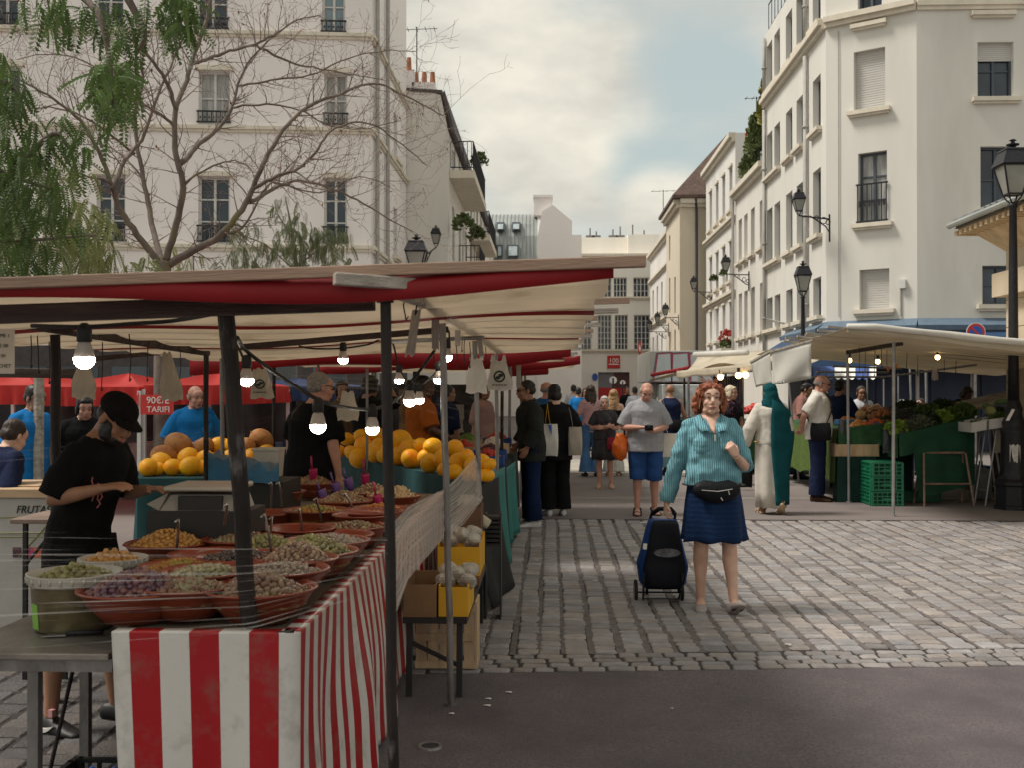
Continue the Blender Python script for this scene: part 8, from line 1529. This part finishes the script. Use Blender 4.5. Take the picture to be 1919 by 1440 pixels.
q.grid(P,cu=True); q.add(P[0],[tuple(range(24))[::-1]]); q.add(P[-1],[tuple(range(24))]); q.build('bag_body',m_blk,t,smooth=True)
q = MB(); q.tube([wc+V(-.11,-.040,.020),wc+V(0,-.046,.012),wc+V(.10,-.042,.028)],.0035,5); q.tube([wc+V(.07,-.044,.02),wc+V(.078,-.05,-.01)],.004,5); q.tube([wc+V(.02,-.044,-.03),wc+V(.032,-.048,-.05)],.004,5); q.build('zip',m_steel,t)
q = MB(); q.tube([wl_(hero,V(.222*k*math.cos(a),-.005+.178*k*math.sin(a),.945*k+.0)) for a in [2*math.pi*i/28 for i in range(29)]],.016,6,ry=.004,cap=False); q.build('belt',m_blk,t)
# ---- her shopping trolley
TL = gz(1236,1131); t = thing('shopping_trolley','blue and black two wheeled shopping trolley pulled by the red haired woman','trolley',(TL.x,TL.y,0)); s = 1/258.
def tp(x,y,dy=0): return V(TL.x+(x-1236)*s, TL.y+dy, (1131-y)*s)
m_tb = cloth('trolley_blue',(.008,.045,.20),rough=.6,var=.15); m_tk = cloth('trolley_black',(.008,.009,.014),rough=.6)
rows = [(1099,1206,1276,.11),(1090,1198,1284,.14),(1060,1194,1290,.16),(1035,1203,1284,.15),(1020,1207,1281,.145),(1000,1212,1277,.13),(985,1217,1275,.11),(978,1222,1272,.09)]
q = MB(); P = []
for (y,x0,x1,d) in rows:
    cx = (x0+x1)/2; w = (x1-x0)/2*s; ln = (1099-y)*s*.28; P.append([tp(cx,y)+V(w*math.copysign(abs(math.cos(a))**.5,math.cos(a)),d*math.copysign(abs(math.sin(a))**.5,math.sin(a))+ln,.006*math.sin(a*3)) for a in [2*math.pi*j/28 for j in range(28)]])
q.grid(P,cu=True); q.add(P[0],[tuple(range(28))[::-1]]); q.add(P[-1],[tuple(range(28))]); q.build('bag_body',m_tb,t,smooth=True)
q = MB(); P = []
for (y,x0,x1,d) in rows:
    cx = (x0+x1)/2; w = (x1-x0)/2*s*.84; ln = (1099-y)*s*.28; P.append([tp(cx,y)+V(w*u,-d-.006-.012*(1-u*u)+ln,0) for u in (-1,-.6,-.2,.2,.6,1)])
q.sheet(P,.006); q.build('front_panel',m_tk,t,smooth=True)
q = MB(); P = [[tp(1246+25*u_,1031-8*v*math.sqrt(max(0,1-u_*u_)),-.178+.07*1.0*.28-.004) for v in (-1,0,1)] for u_ in [-1+i/6 for i in range(13)]]; q.sheet(P,.004); q.build('mesh_pocket',mat('grey_mesh',(.12,.12,.13),.4,var=.5,vs=40),t)
p = tp(1206,1021,-.11); q = MB(); q.hexa([p+V(-.014,0,-.02),p+V(.012,-.012,-.022),p+V(.012,-.008,-.022),p+V(-.014,.004,-.02)],[p+V(-.010,0,.022),p+V(.016,-.012,.02),p+V(.016,-.008,.02),p+V(-.010,.004,.022)]); q.build('care_label',m_wht,t)
q = MB(); q.tube([tp(1214,1118,.06),tp(1216,1060,.20),tp(1222,985,.22),tp(1226,966,.16),tp(1234,959,.12),tp(1262,958,.10),tp(1270,966,.14),tp(1270,985,.2),tp(1276,1060,.2),tp(1274,1115,.06)],.010,8); q.tube([tp(1226,968,.15),tp(1238,957,.11),tp(1260,957,.10),tp(1269,968,.14)],.017,8); q.build('handle_frame',m_blk,t,smooth=True)
q = MB(); q.tube([tp(1205,1124,-.02),tp(1203,1100,-.12),tp(1204,1070,-.155)],.008,6); q.tube([tp(1271,1122,-.02),tp(1274,1100,-.12),tp(1274,1070,-.155)],.008,6); q.tube([tp(1195,1115,.08),tp(1280,1115,.08)],.007,6); q.tube([tp(1203,1122,-.03),tp(1273,1122,-.03)],.005,6); q.build('frame',m_iron,t)
for x in (1193,1280):
    c = tp(x,1112,.08); r = .073; q = MB(); q.mi = 0; pr = [c+V(0,r*math.cos(a),r*math.sin(a)) for a in [2*math.pi*i/28 for i in range(29)]]; q.tube(pr,.011,8,cap=False); q.build('tyre',m_rope,t,smooth=True); q = MB(); q.tube([c-V(.007,0,0),c+V(.007,0,0)],r*.86,24); q.build('rim',mat('wheel_cream',(.36,.29,.24),.5),t)
# ---- the man in the grey T-shirt
m_jean = cloth('denim_blue',(.022,.062,.19),var=.25,vs=4); m_navy = cloth('navy_cloth',(.012,.018,.05),var=.2); m_black = cloth('black_cloth_soft',(.009,.009,.010),var=.25); m_greyT = cloth('grey_tshirt',(.30,.30,.32),var=.06); m_dark = cloth('dark_grey_dress',(.045,.042,.045),var=.25); m_sand = mat('sandal_black',(.015,.014,.014),.6); m_sandb = mat('sandal_beige',(.42,.31,.20),.6); m_snk = mat('sneaker_white',(.60,.60,.62),.5,var=.08)
g, gu, gh = person('balding man in grey T-shirt and blue shorts looking down at a small camera', feet(1209,966), .06, 1.68, 'pink', fat=1.14, belly=.18, lean=.10, head=(.50,-.05,.05), arms={'R':((-.300,.0,1.10),(-.095,-.27,1.14)),'L':((.275,.0,1.12),(.055,-.27,1.09))}, hands={'R':{'dir':(.9,-.3,.05),'palm':(0,0,-1),'curl':.5},'L':{'dir':(-.75,-.5,.15),'palm':(0,.3,1),'curl':.6}}, legs={'R':((-.10,-.03,.50),(-.10,-.01,.085),0),'L':((.11,-.05,.50),(.125,.04,.085),0)}, top={'m':m_greyT,'hem':.80,'sleeve':.43,'loose':.028,'wide':1.25}, bottom={'m':m_jean,'len':.56,'loose':.034,'name':'shorts'}, shoes=(m_sand,'sandal'), hair=('fringe','grey'))
q = MB(); c = wl_(g,gu((-.005,-.335,1.145))*g['_k']); q.box(c.x-.05,c.x+.05,c.y-.02,c.y+.02,c.z-.035,c.z+.03); q.tube([c+V(.0,-.02,0),c+V(0,-.045,-.01)],.022,12); tag(q.build('camera',m_blk,bevel=.004),'small black camera held by the man in the grey T-shirt','camera')
k = g['_k']; shbag('tote_bag','cream and teal tote bag on the shoulder of the man in grey',wl_(g,(.285,.03,.80)),(.30,.12,.42),cloth('tote_cream',(.60,.55,.47)),[[wl_(g,(.17,-.10,1.00)),wl_(g,(.165,-.13,1.25)),wl_(g,(.15,.0,1.45)),wl_(g,(.24,.10,1.2)),wl_(g,(.30,.06,1.0))]],cloth('tote_teal',(.16,.28,.30)),sr=.016)
q = MB(); c = wl_(g,(-.31,-.04,.84)); 
q.ell((0,0,0),(.10,.08,.17),None,18,12); q.v = [tuple(V(p)*(1+.32*mnoise.noise(V(p)*16))) for p in q.v]; o = q.build('orange_bag',mat('orange_film',(.75,.16,.02),.35,var=.25,vs=9,trans=.25,bump=.4,bs=20),smooth=True); o.location = c; tag(o,'crumpled orange plastic bag hanging from the forearm of the man in grey','bag')
# ---- woman with folded arms
w3, u3, h3 = person('grey haired woman in a dark dress standing with folded arms', feet(1133,916), .0, 1.45, 'pink', fat=1.12, belly=.10, bust=1, head=(.0,.0,0), arms={'R':((-.265,-.03,1.12),(.03,-.20,1.15)),'L':((.265,-.03,1.12),(-.05,-.18,1.12))}, hands={'R':{'dir':(1,-.0,.1),'palm':(0,1,0),'curl':.3},'L':{'dir':(-1,.1,.1),'palm':(0,1,0),'curl':.3}}, legs={'L':((.10,-.03,.50),(.12,-.02,.085),0)}, top={'m':m_dark,'hem':.9,'sleeve':.36,'loose':.024,'wide':1.2,'name':'dress_top','collar':True}, skirt={'m':m_dark,'rows':[(1.02,.185,.145),(.9,.20,.16),(.7,.225,.18),(.53,.235,.185)],'wave':.016}, shoes=(m_sandb,'sandal'), hair=('bowl','grey'))
shbag('shoulder_bag','dark red shoulder bag across the woman with folded arms',wl_(w3,(.17,-.17,.72)),(.27,.09,.19),cloth('wine_leather',(.22,.018,.035),rough=.5),[[wl_(w3,(.08,-.15,.80)),wl_(w3,(-.03,-.15,1.02)),wl_(w3,(-.14,-.05,1.22)),wl_(w3,(-.02,.12,1.1)),wl_(w3,(.2,.1,.85))]],sr=.009)
# ---- people seen from behind down the street
person('blonde woman from behind in black top and white trousers', feet(1150,893), math.pi-.1, 1.56, 'light', fat=.95, top={'m':m_black,'hem':1.02,'sleeve':0,'neck':1.30,'loose':.01,'name':'tube_top'}, bottom={'m':cloth('white_linen',(.62,.60,.56)),'flare':.05,'loose':.02}, shoes=(m_sandb,'sandal'), hair=('long','blonde'), face=False, arms={'L':((.22,.0,1.12),(.20,-.10,.92))})
person('woman with very long dark hair from behind, pink top and blue jeans', feet(1107,894), math.pi+.1, 1.64, 'light', fat=.95, top={'m':cloth('pink_top',(.50,.30,.30)),'hem':.95,'sleeve':.45}, bottom={'m':cloth('light_denim',(.07,.16,.32),var=.2),'flare':.07}, shoes=(m_sand,'flat'), hair=('long','brown'), face=False)
b6, u6, h6 = person('bald man from behind in a dark sleeveless top with a crossbody bag', feet(1256,894), math.pi-.05, 1.66, 'tan', fat=1.10, lean=.03, head=(.1,0,0), top={'m':m_navy,'hem':.80,'sleeve':0,'loose':.03}, bottom={'m':cloth('khaki_brown',(.13,.085,.05)),'len':.62,'loose':.03,'name':'shorts'}, shoes=(m_black,'shoe'), hair=('none',None), face=False, legs={'L':((.10,-.06,.52),(.09,.22,.22),.9)}, arms={'R':((-.27,.02,1.12),(-.26,-.10,.90)),'L':((.26,.02,1.12),(.25,-.08,.9))})
shbag('crossbody_bag','black pouch on a grey strap behind the bald man in dark top',wl_(b6,(-.13,.20,.93)),(.26,.10,.19),m_blk,[[wl_(b6,(-.02,.19,.98)),wl_(b6,(.10,.175,1.25)),wl_(b6,(.14,.05,1.42)),wl_(b6,(.10,-.12,1.3))]],sm=cloth('grey_webbing',(.20,.20,.21)),sr=.014)
m_flor = cloth('floral_print',(.014,.013,.02),var=.1,col2=(.45,.08,.13),c2=(.60,.64),c2s=16)
f7, u7, h7 = person('platinum haired woman in a dark floral blouse behind the red haired woman', feet(1368,910), .55, 1.62, 'pink', fat=1.10, bust=1, head=(.05,.5,0), top={'m':m_flor,'hem':.86,'sleeve':.42,'loose':.024,'wide':1.2}, bottom={'m':m_black}, shoes=(m_sand,'flat'), hair=('bowl','platinum'))
shbag('black_tote','black tote bag carried low beside the platinum haired woman',V(at(1397,893,17).x,at(1397,893,17).y,at(1397,895,17).z),(.20,.09,.32),m_blk,[[at(1390,876,17),at(1391,862,17),at(1398,858,17),at(1404,876,17)]])
# ---- robed woman with teal veil
m_ecr = cloth('ecru_robe',(.56,.52,.46),var=.06,bump=.3,bs=14); m_veil = cloth('teal_veil',(.006,.060,.070),var=.2,bump=.3,bs=14)
r8, u8, h8 = person('woman from behind in long ecru robe with dark teal veil over one side', feet(1444,964), math.pi+.08, 1.64, 'tan', fat=1.05, head=(.05,-.1,0), arms={'L':((.28,.03,1.12),(.34,-.02,.88)),'R':((-.215,.05,1.12),(-.225,-.10,.95))}, legs={'L':((.09,-.05,.50),(.08,-.10,.085),0),'R':((-.08,.0,.50),(-.085,.16,.16),.75)}, top={'m':m_ecr,'hem':.9,'sleeve':.98,'loose':.034,'wide':1.3,'name':'robe_top'}, skirt={'m':m_ecr,'rows':[(1.1,.175,.14),(.9,.20,.165),(.6,.20,.18,.0),(.3,.195,.19,.01),(.09,.185,.19,.015)],'wave':.020,'name':'robe'}, shoes=(m_sandb,'sandal'), hair=('scarf',None,m_veil), face=False)
k = r8['_k']; P = []
for i in range(22):
    v = i/21; z = 1.50-1.37*v; r = []
    for j in range(21):
        a = -math.pi*.52+(math.pi*1.03)*j/20+.10*math.sin(v*4); rx = np.interp(v,[0,.08,.16,.35,.5,.75,1],[.085,.215,.28,.315,.29,.245,.23]); ry = np.interp(v,[0,.08,.4,1],[.095,.15,.19,.23]); f = .012*math.sin(a*7+v*5)*v
        r.append(u8((-(rx+f)*math.cos(a)+.01,(ry+f)*math.sin(a)+.01,z))*k)
    P.append(r)
q = MB(); q.sheet(P,.006); q.build('veil_drape',m_veil,r8,world=False,smooth=True)
q = MB(); c = wl_(r8,u8((-.228,-.105,.945))*k); q.tube([c+V(.030*math.cos(a),.030*math.sin(a),.004*math.sin(a)) for a in [i*math.pi/8 for i in range(17)]],.006,6); o = q.build('bracelet',MATS['gold'],r8,smooth=True)
# ---- man in white polo shirt
m_polo = cloth('white_polo',(.66,.63,.58),var=.05,bump=.3,bs=16)
p9, u9, h9 = person('tall man in white polo shirt and sunglasses, hands behind his back', feet(1532,940), math.radians(72), 1.78, 'pink', fat=1.10, belly=.22, lean=.03, head=(.22,.05,0), arms={'R':((-.235,.17,1.12),(-.06,.20,.93)),'L':((.235,.17,1.12),(.05,.21,.95))}, hands={'R':{'dir':(.9,.2,-.2),'palm':(0,1,0),'curl':.6},'L':{'dir':(-.9,.2,-.3),'palm':(0,1,0),'curl':.6}}, top={'m':m_polo,'hem':.84,'sleeve':.43,'loose':.024,'wide':1.2,'collar':True,'name':'polo_shirt'}, bottom={'m':m_navy,'flare':.025,'loose':.022}, shoes=(cloth('brown_leather',(.06,.03,.02),rough=.5),'shoe'), hair=('fringe','salt'), sun=True)
k = p9['_k']; shbag('crossbody_bag','black crossbody bag at the hip of the man in white polo',wl_(p9,(-.215,-.06,.98)),(.26,.10,.24),m_blk,[[wl_(p9,(-.20,-.13,1.08)),wl_(p9,(-.09,-.20,1.30)),wl_(p9,(.02,-.12,1.50)),wl_(p9,(.03,.06,1.52)),wl_(p9,(-.08,.17,1.3)),wl_(p9,(-.20,.07,1.08))]],rzb=math.radians(72)+math.pi/2,sr=.014)
# ---- people by the left row
j10, u10, h10 = person('man in dark jacket and glasses facing the left stall', feet(996,988), math.radians(-78), 1.67, 'tan', fat=1.06, lean=.06, head=(.12,0,0), arms={'R':((-.24,-.0,1.13),(-.20,-.13,.95)),'L':((.25,.02,1.13),(.24,-.10,.92))}, top={'m':cloth('charcoal_jacket',(.022,.025,.024),var=.2),'hem':.76,'sleeve':.95,'loose':.036,'wide':1.3,'name':'jacket','collar':True}, bottom={'m':cloth('dark_denim',(.008,.018,.055),var=.4,vs=2),'flare':.03,'loose':.02}, shoes=(m_snk,'sneaker'), hair=('short','black'), sun=True)
b11, u11, h11 = person('person in loose black clothes from behind, carrying two tote bags', feet(1041,967), math.pi+.25, 1.62, 'light', fat=1.12, head=(.2,.2,0), top={'m':m_black,'hem':.72,'sleeve':.55,'loose':.045,'wide':1.5}, bottom={'m':m_black,'flare':.035,'loose':.02}, shoes=(m_snk,'sneaker'), hair=('bowl','black'), face=False, arms={'R':((-.27,-.02,1.12),(-.23,-.14,.94)),'L':((.27,-.02,1.12),(.22,-.16,.98))})
m_yst = cloth('yellow_strap',(.62,.36,.02)); c = at(1031,826,13.2); shbag('tote_bag','white tote bag with yellow straps behind the black clothed person',c,(.18,.10,.38),cloth('tote_white',(.62,.60,.56)),[[at(1022,806,13.2),at(1023,785,13.2),at(1026,760,13.3)],[at(1034,806,13.2),at(1029,785,13.2),at(1026,758,13.3)]],sm=m_yst,sr=.012)
p = at(1028,812,13.14); mb = MB(); mb.prism([at(1026,797,13.13),at(1034,797,13.13),at(1034,817,13.13)],(0,.004,0)); mb.build('blue_patch',m_sblue,bpy.data.objects[[o.name for o in bpy.data.objects if o.get('label','').startswith('white tote bag with yellow')][0]])
shbag('tote_bag','long beige tote bag on the far side of the black clothed person',at(1078,828,13.4),(.16,.10,.34),cloth('tote_beige',(.40,.35,.29)),[[at(1074,806,13.4),at(1070,780,13.4),at(1066,765,13.4)]],sr=.012)
person('balding person in a blue jacket half hidden behind the black clothed person', feet(1024,935), math.pi-.6, 1.68, 'pink', head=(0,-.4,0), top={'m':cloth('blue_jacket',(.025,.10,.24)),'hem':.8,'sleeve':.95,'loose':.03}, bottom={'m':m_navy}, shoes=(m_black,'shoe'), hair=('fringe','salt'))
# ---- the vendor in the cap
m_capT = cloth('vendor_black',(.0065,.0065,.007),var=.25)
loc = at(150,733,5.05); v13, u13, h13 = person('bearded vendor in black cap and black T-shirt leaning over the olive table', (loc.x,loc.y), math.radians(74), 1.58, 'tan', fat=.96, lean=.27, head=(.48,-.08,0), arms={'R':((-.24,.02,1.15),(-.19,-.20,1.27)),'L':((.24,-.03,1.15),(.12,-.24,1.25))}, hands={'R':{'dir':(.15,-.95,.18),'palm':(.3,0,-1),'curl':.35},'L':{'dir':(-.2,-.95,.1),'palm':(0,0,-1),'curl':.4}}, legs={'R':((-.12,.02,.50),(-.14,.05,.085),0),'L':((.13,-.08,.50),(.15,-.10,.085),0)}, top={'m':m_capT,'hem':.80,'sleeve':.46,'loose':.022,'wide':1.25}, bottom={'m':m_black,'len':.56,'loose':.03,'name':'shorts'}, shoes=(mat('trainer_black',(.010,.010,.011),.5),'shoe'), hair=('cap','black',cloth('cap_black',(.008,.007,.008),var=.2)), vox=.0075, brow=HR['black'])
k = v13['_k']; sh = [c for c in v13.children if c.name.startswith('shoe')][0]
q = MB(); an = V(-.14,.05,.085); P = []
for i in range(9): u = i/8; y = .055-.12*u; z = -.030-.028*math.sin(u*2.3)+.03*u*u; w = .010*math.sin(math.pi*min(1,u*1.0+.05))+.001; P.append([(an+V(-.054+.006*abs(u-.5),y,z+w))*k,(an+V(-.054+.006*abs(u-.5),y,z-w))*k])
q.sheet(P,.008); q.build('white_swoosh',m_wht,v13,world=False)
q = MB(); c = (an+V(-.035,-.035,.035))*k; q.box(c.x-.012,c.x+.012,c.y-.012,c.y+.012,c.z-.02,c.z+.012); q.build('shoe_tongue',mat('tongue_pink',(.5,.25,.25),.6),v13,world=False)
q = MB(); rr = random.Random(3); 
for i in range(5):
    x0 = -.135+.012*i; y0 = -.115-.012*i; pts = [u13((x0+rr.uniform(-.01,.012)-.03,-.125-.022*(i%3)+rr.uniform(-.01,.01),1.30-.022*i-.02*j))*k for j in range(4)]; q.tube(pts,.003,5)
q.build('chest_print',mat('print_pink',(.45,.13,.12),.6),v13,world=False)
# ---- vendors and customers behind the left stall
loc = at(585,733,8.45); b14, u14, h14 = person('grey haired vendor with glasses from behind in black T-shirt, facing the melons', (loc.x,loc.y), math.pi-.65, 1.70, 'pink', fat=1.20, belly=.1, lean=.08, head=(.12,-.3,0), top={'m':m_capT,'hem':.80,'sleeve':.45,'loose':.034,'wide':1.35}, bottom={'m':m_navy}, shoes=(m_black,'shoe'), hair=('crop','salt'), sun=True)
k = b14['_k']; q = MB(); q.tube([u14((.11,.135,1.15))*k,u14((.105,.135,1.36))*k,u14((.10,.05,1.445))*k],.016,6,ry=.003); q.build('strap',cloth('strap_grey',(.16,.15,.145)),b14,world=False)
loc = at(786,733,11.6); person('dark skinned man in orange T-shirt behind the melon heap', (loc.x,loc.y), math.radians(115), 1.72, 'brown', fat=1.10, lean=.05, head=(.1,0,0), arms={'R':((-.25,-.05,1.12),(-.16,-.28,1.05)),'L':((.25,-.05,1.12),(.16,-.28,1.05))}, top={'m':cloth('orange_tshirt',(.36,.10,.018)),'hem':.8,'sleeve':.45,'loose':.03,'wide':1.3}, bottom={'m':m_navy}, shoes=(m_black,'shoe'), hair=('crop','black'))
loc = at(362,733,11.2); e16, u16, h16 = person('elderly man in bright blue polo with blue cloth over his shoulder', (loc.x,loc.y), .45, 1.60, 'pink', fat=1.12, belly=.2, lean=.12, head=(.12,.35,0), arms={'R':((-.27,.0,1.12),(-.03,-.24,1.10)),'L':((.27,.0,1.12),(.10,-.24,1.10))}, top={'m':cloth('bright_blue',(.012,.155,.42),var=.15),'hem':.82,'sleeve':.45,'loose':.03,'wide':1.3,'collar':True}, bottom={'m':m_navy}, shoes=(m_black,'shoe'), hair=('fringe','salt'))
k = e16['_k']; P = [[u16((.06+.12*j/5+.02*math.sin(i),(-.17 if i > 2 else -.05)-.01*math.sin(j*2),1.47-.065*i))*k for j in range(6)] for i in range(9)]; q = MB(); q.sheet(P,.006); q.build('shoulder_cloth',MATS['bright_blue'],e16,world=False,smooth=True)
for (x,d,rz,H,lab,sk,ha,tc_,ln) in ((-40,6.9,2.7,1.42,'person in navy jacket bending, cut off at the far left edge','light',('short','brown'),m_navy,.5),(52,9.6,1.2,1.60,'dark haired person in blue at the far left, behind the pale pole','tan',('short','black'),MATS['bright_blue'],.1),(152,10.2,.6,1.52,'dark haired person bending behind the capped vendor','pink',('bowl','black'),m_black,.25),(690,12.4,2.6,1.72,'black haired person in black reaching up behind the low bulb','tan',('bowl','black'),m_black,.0)):
    loc = at(x,733,d); person(lab,(loc.x,loc.y),rz,H,sk,fat=1.1,lean=ln,head=(.2,0,0),top={'m':tc_,'hem':.8,'sleeve':.9 if d < 8 else .5,'loose':.035},bottom={'m':m_navy},shoes=(m_black,'shoe'),hair=ha,arms={'R':((-.26,-.15,1.40),(-.12,-.25,1.55)),'L':((.26,-.1,1.2),(.15,-.28,1.15))} if x == 690 else None)
for (x,d,rz,H,lab,tm,ha) in ((640,13.2,.4,1.66,'dark haired shopper in brown behind the melon heap, left of the front post','khaki_brown',('bowl','brown')),(838,14.5,2.2,1.62,'shopper in dark clothes beyond the second post','navy_cloth',('short','black')),(905,16.5,1.0,1.64,'shopper in pale top beyond the hanging carrier bags','faded_rose',('long','brown'))):
    loc = at(x,733,d); person(lab,(loc.x,loc.y),rz,H,'tan',fat=1.05,top={'m':MATS.get(tm) or cloth(tm,(.34,.22,.20)),'hem':.82,'sleeve':.6,'loose':.03},bottom={'m':m_navy},shoes=(m_black,'shoe'),hair=ha,vox=.011)
# ---- right stalls
m_wv = cloth('white_jacket',(.50,.51,.54),var=.08)
for (x,d,rz,H,lab,sk,ha,tm,ln,hd_) in ((1612,18.6,.05,1.62,'vendor in white jacket with dark badge behind the fruit table','tan',('short','brown'),m_wv,.05,(.15,0,0)),(1788,17.8,.5,1.66,'person in black bending over the greens, back stall','brown',('bowl','black'),m_black,.35,(.4,0,0)),(1497,19.2,1.2,1.70,'dark haired vendor in faded pink reaching over the far table','tan',('short','black'),cloth('faded_pink',(.34,.17,.15)),.15,(.3,0,0)),(1573,17.4,2.4,1.72,'person in dark navy behind the man in white polo','tan',('short','black'),m_navy,.0,(0,0,0)),(1690,20.5,.3,1.38,'small grey haired person beyond the wire basket','pink',('crop','grey'),m_navy,0,(.1,0,0)),(1726,20,-.9,1.40,'small person with tied hair beyond the dark greens','light',('short','brown'),m_black,0,(.1,0,0))):
    loc = at(x,733,d); t_, u_, h_ = person(lab,(loc.x,loc.y),rz,H,sk,fat=1.08,lean=ln,head=hd_,top={'m':tm,'hem':.82,'sleeve':.5 if x != 1612 else .9,'loose':.03},bottom={'m':m_navy},shoes=(m_black,'shoe'),hair=ha,vox=.011,arms={'R':((-.26,-.05,1.12),(-.16,-.30,1.08)),'L':((.26,-.05,1.12),(.16,-.30,1.08))})
    if x == 1612:
        q = MB(); q.tube([u_((-.10,-.14,1.0)),u_((-.03,-.15,1.2)),u_((.06,-.12,1.40))],.012,6,ry=.004); q.build('strap',m_blk,t_,world=False); q = MB(); q.tube([u_((.10,-.158,1.26)),u_((.10,-.164,1.26))],.032,14); q.build('badge',m_navy,t_,world=False)
# ---- far passers-by
for (x,y,rz,H,lab,m,b_,ha) in ((1084,850,3.1,1.62,'distant passer-by in a blue top, far down the street','bright_blue','navy_cloth',('short','black')),(1097,846,.1,1.6,'distant passer-by in a faded red top, far down the street','faded_pink','navy_cloth',('long','brown')),(1190,835,2.9,1.65,'distant passer-by in white near the truck','white_jacket','navy_cloth',('short','brown')),(1075,838,3.0,1.7,'distant passer-by in grey close to the left canopies','grey_tshirt','denim_blue',('short','black')),(1175,826,.2,1.66,'distant passer-by in black in front of the red shop','black_cloth_soft','navy_cloth',('short','black')),(1330,846,-1.2,1.65,'distant passer-by in dark clothes by the clothes rack','black_cloth_soft','black_cloth_soft',('short','brown'))):
    person(lab, feet(x,y), rz, H, 'tan', top={'m':MATS[m],'hem':.82,'sleeve':.5}, bottom={'m':MATS[b_]}, shoes=(m_black,'shoe'), hair=ha, vox=.014, face=False)
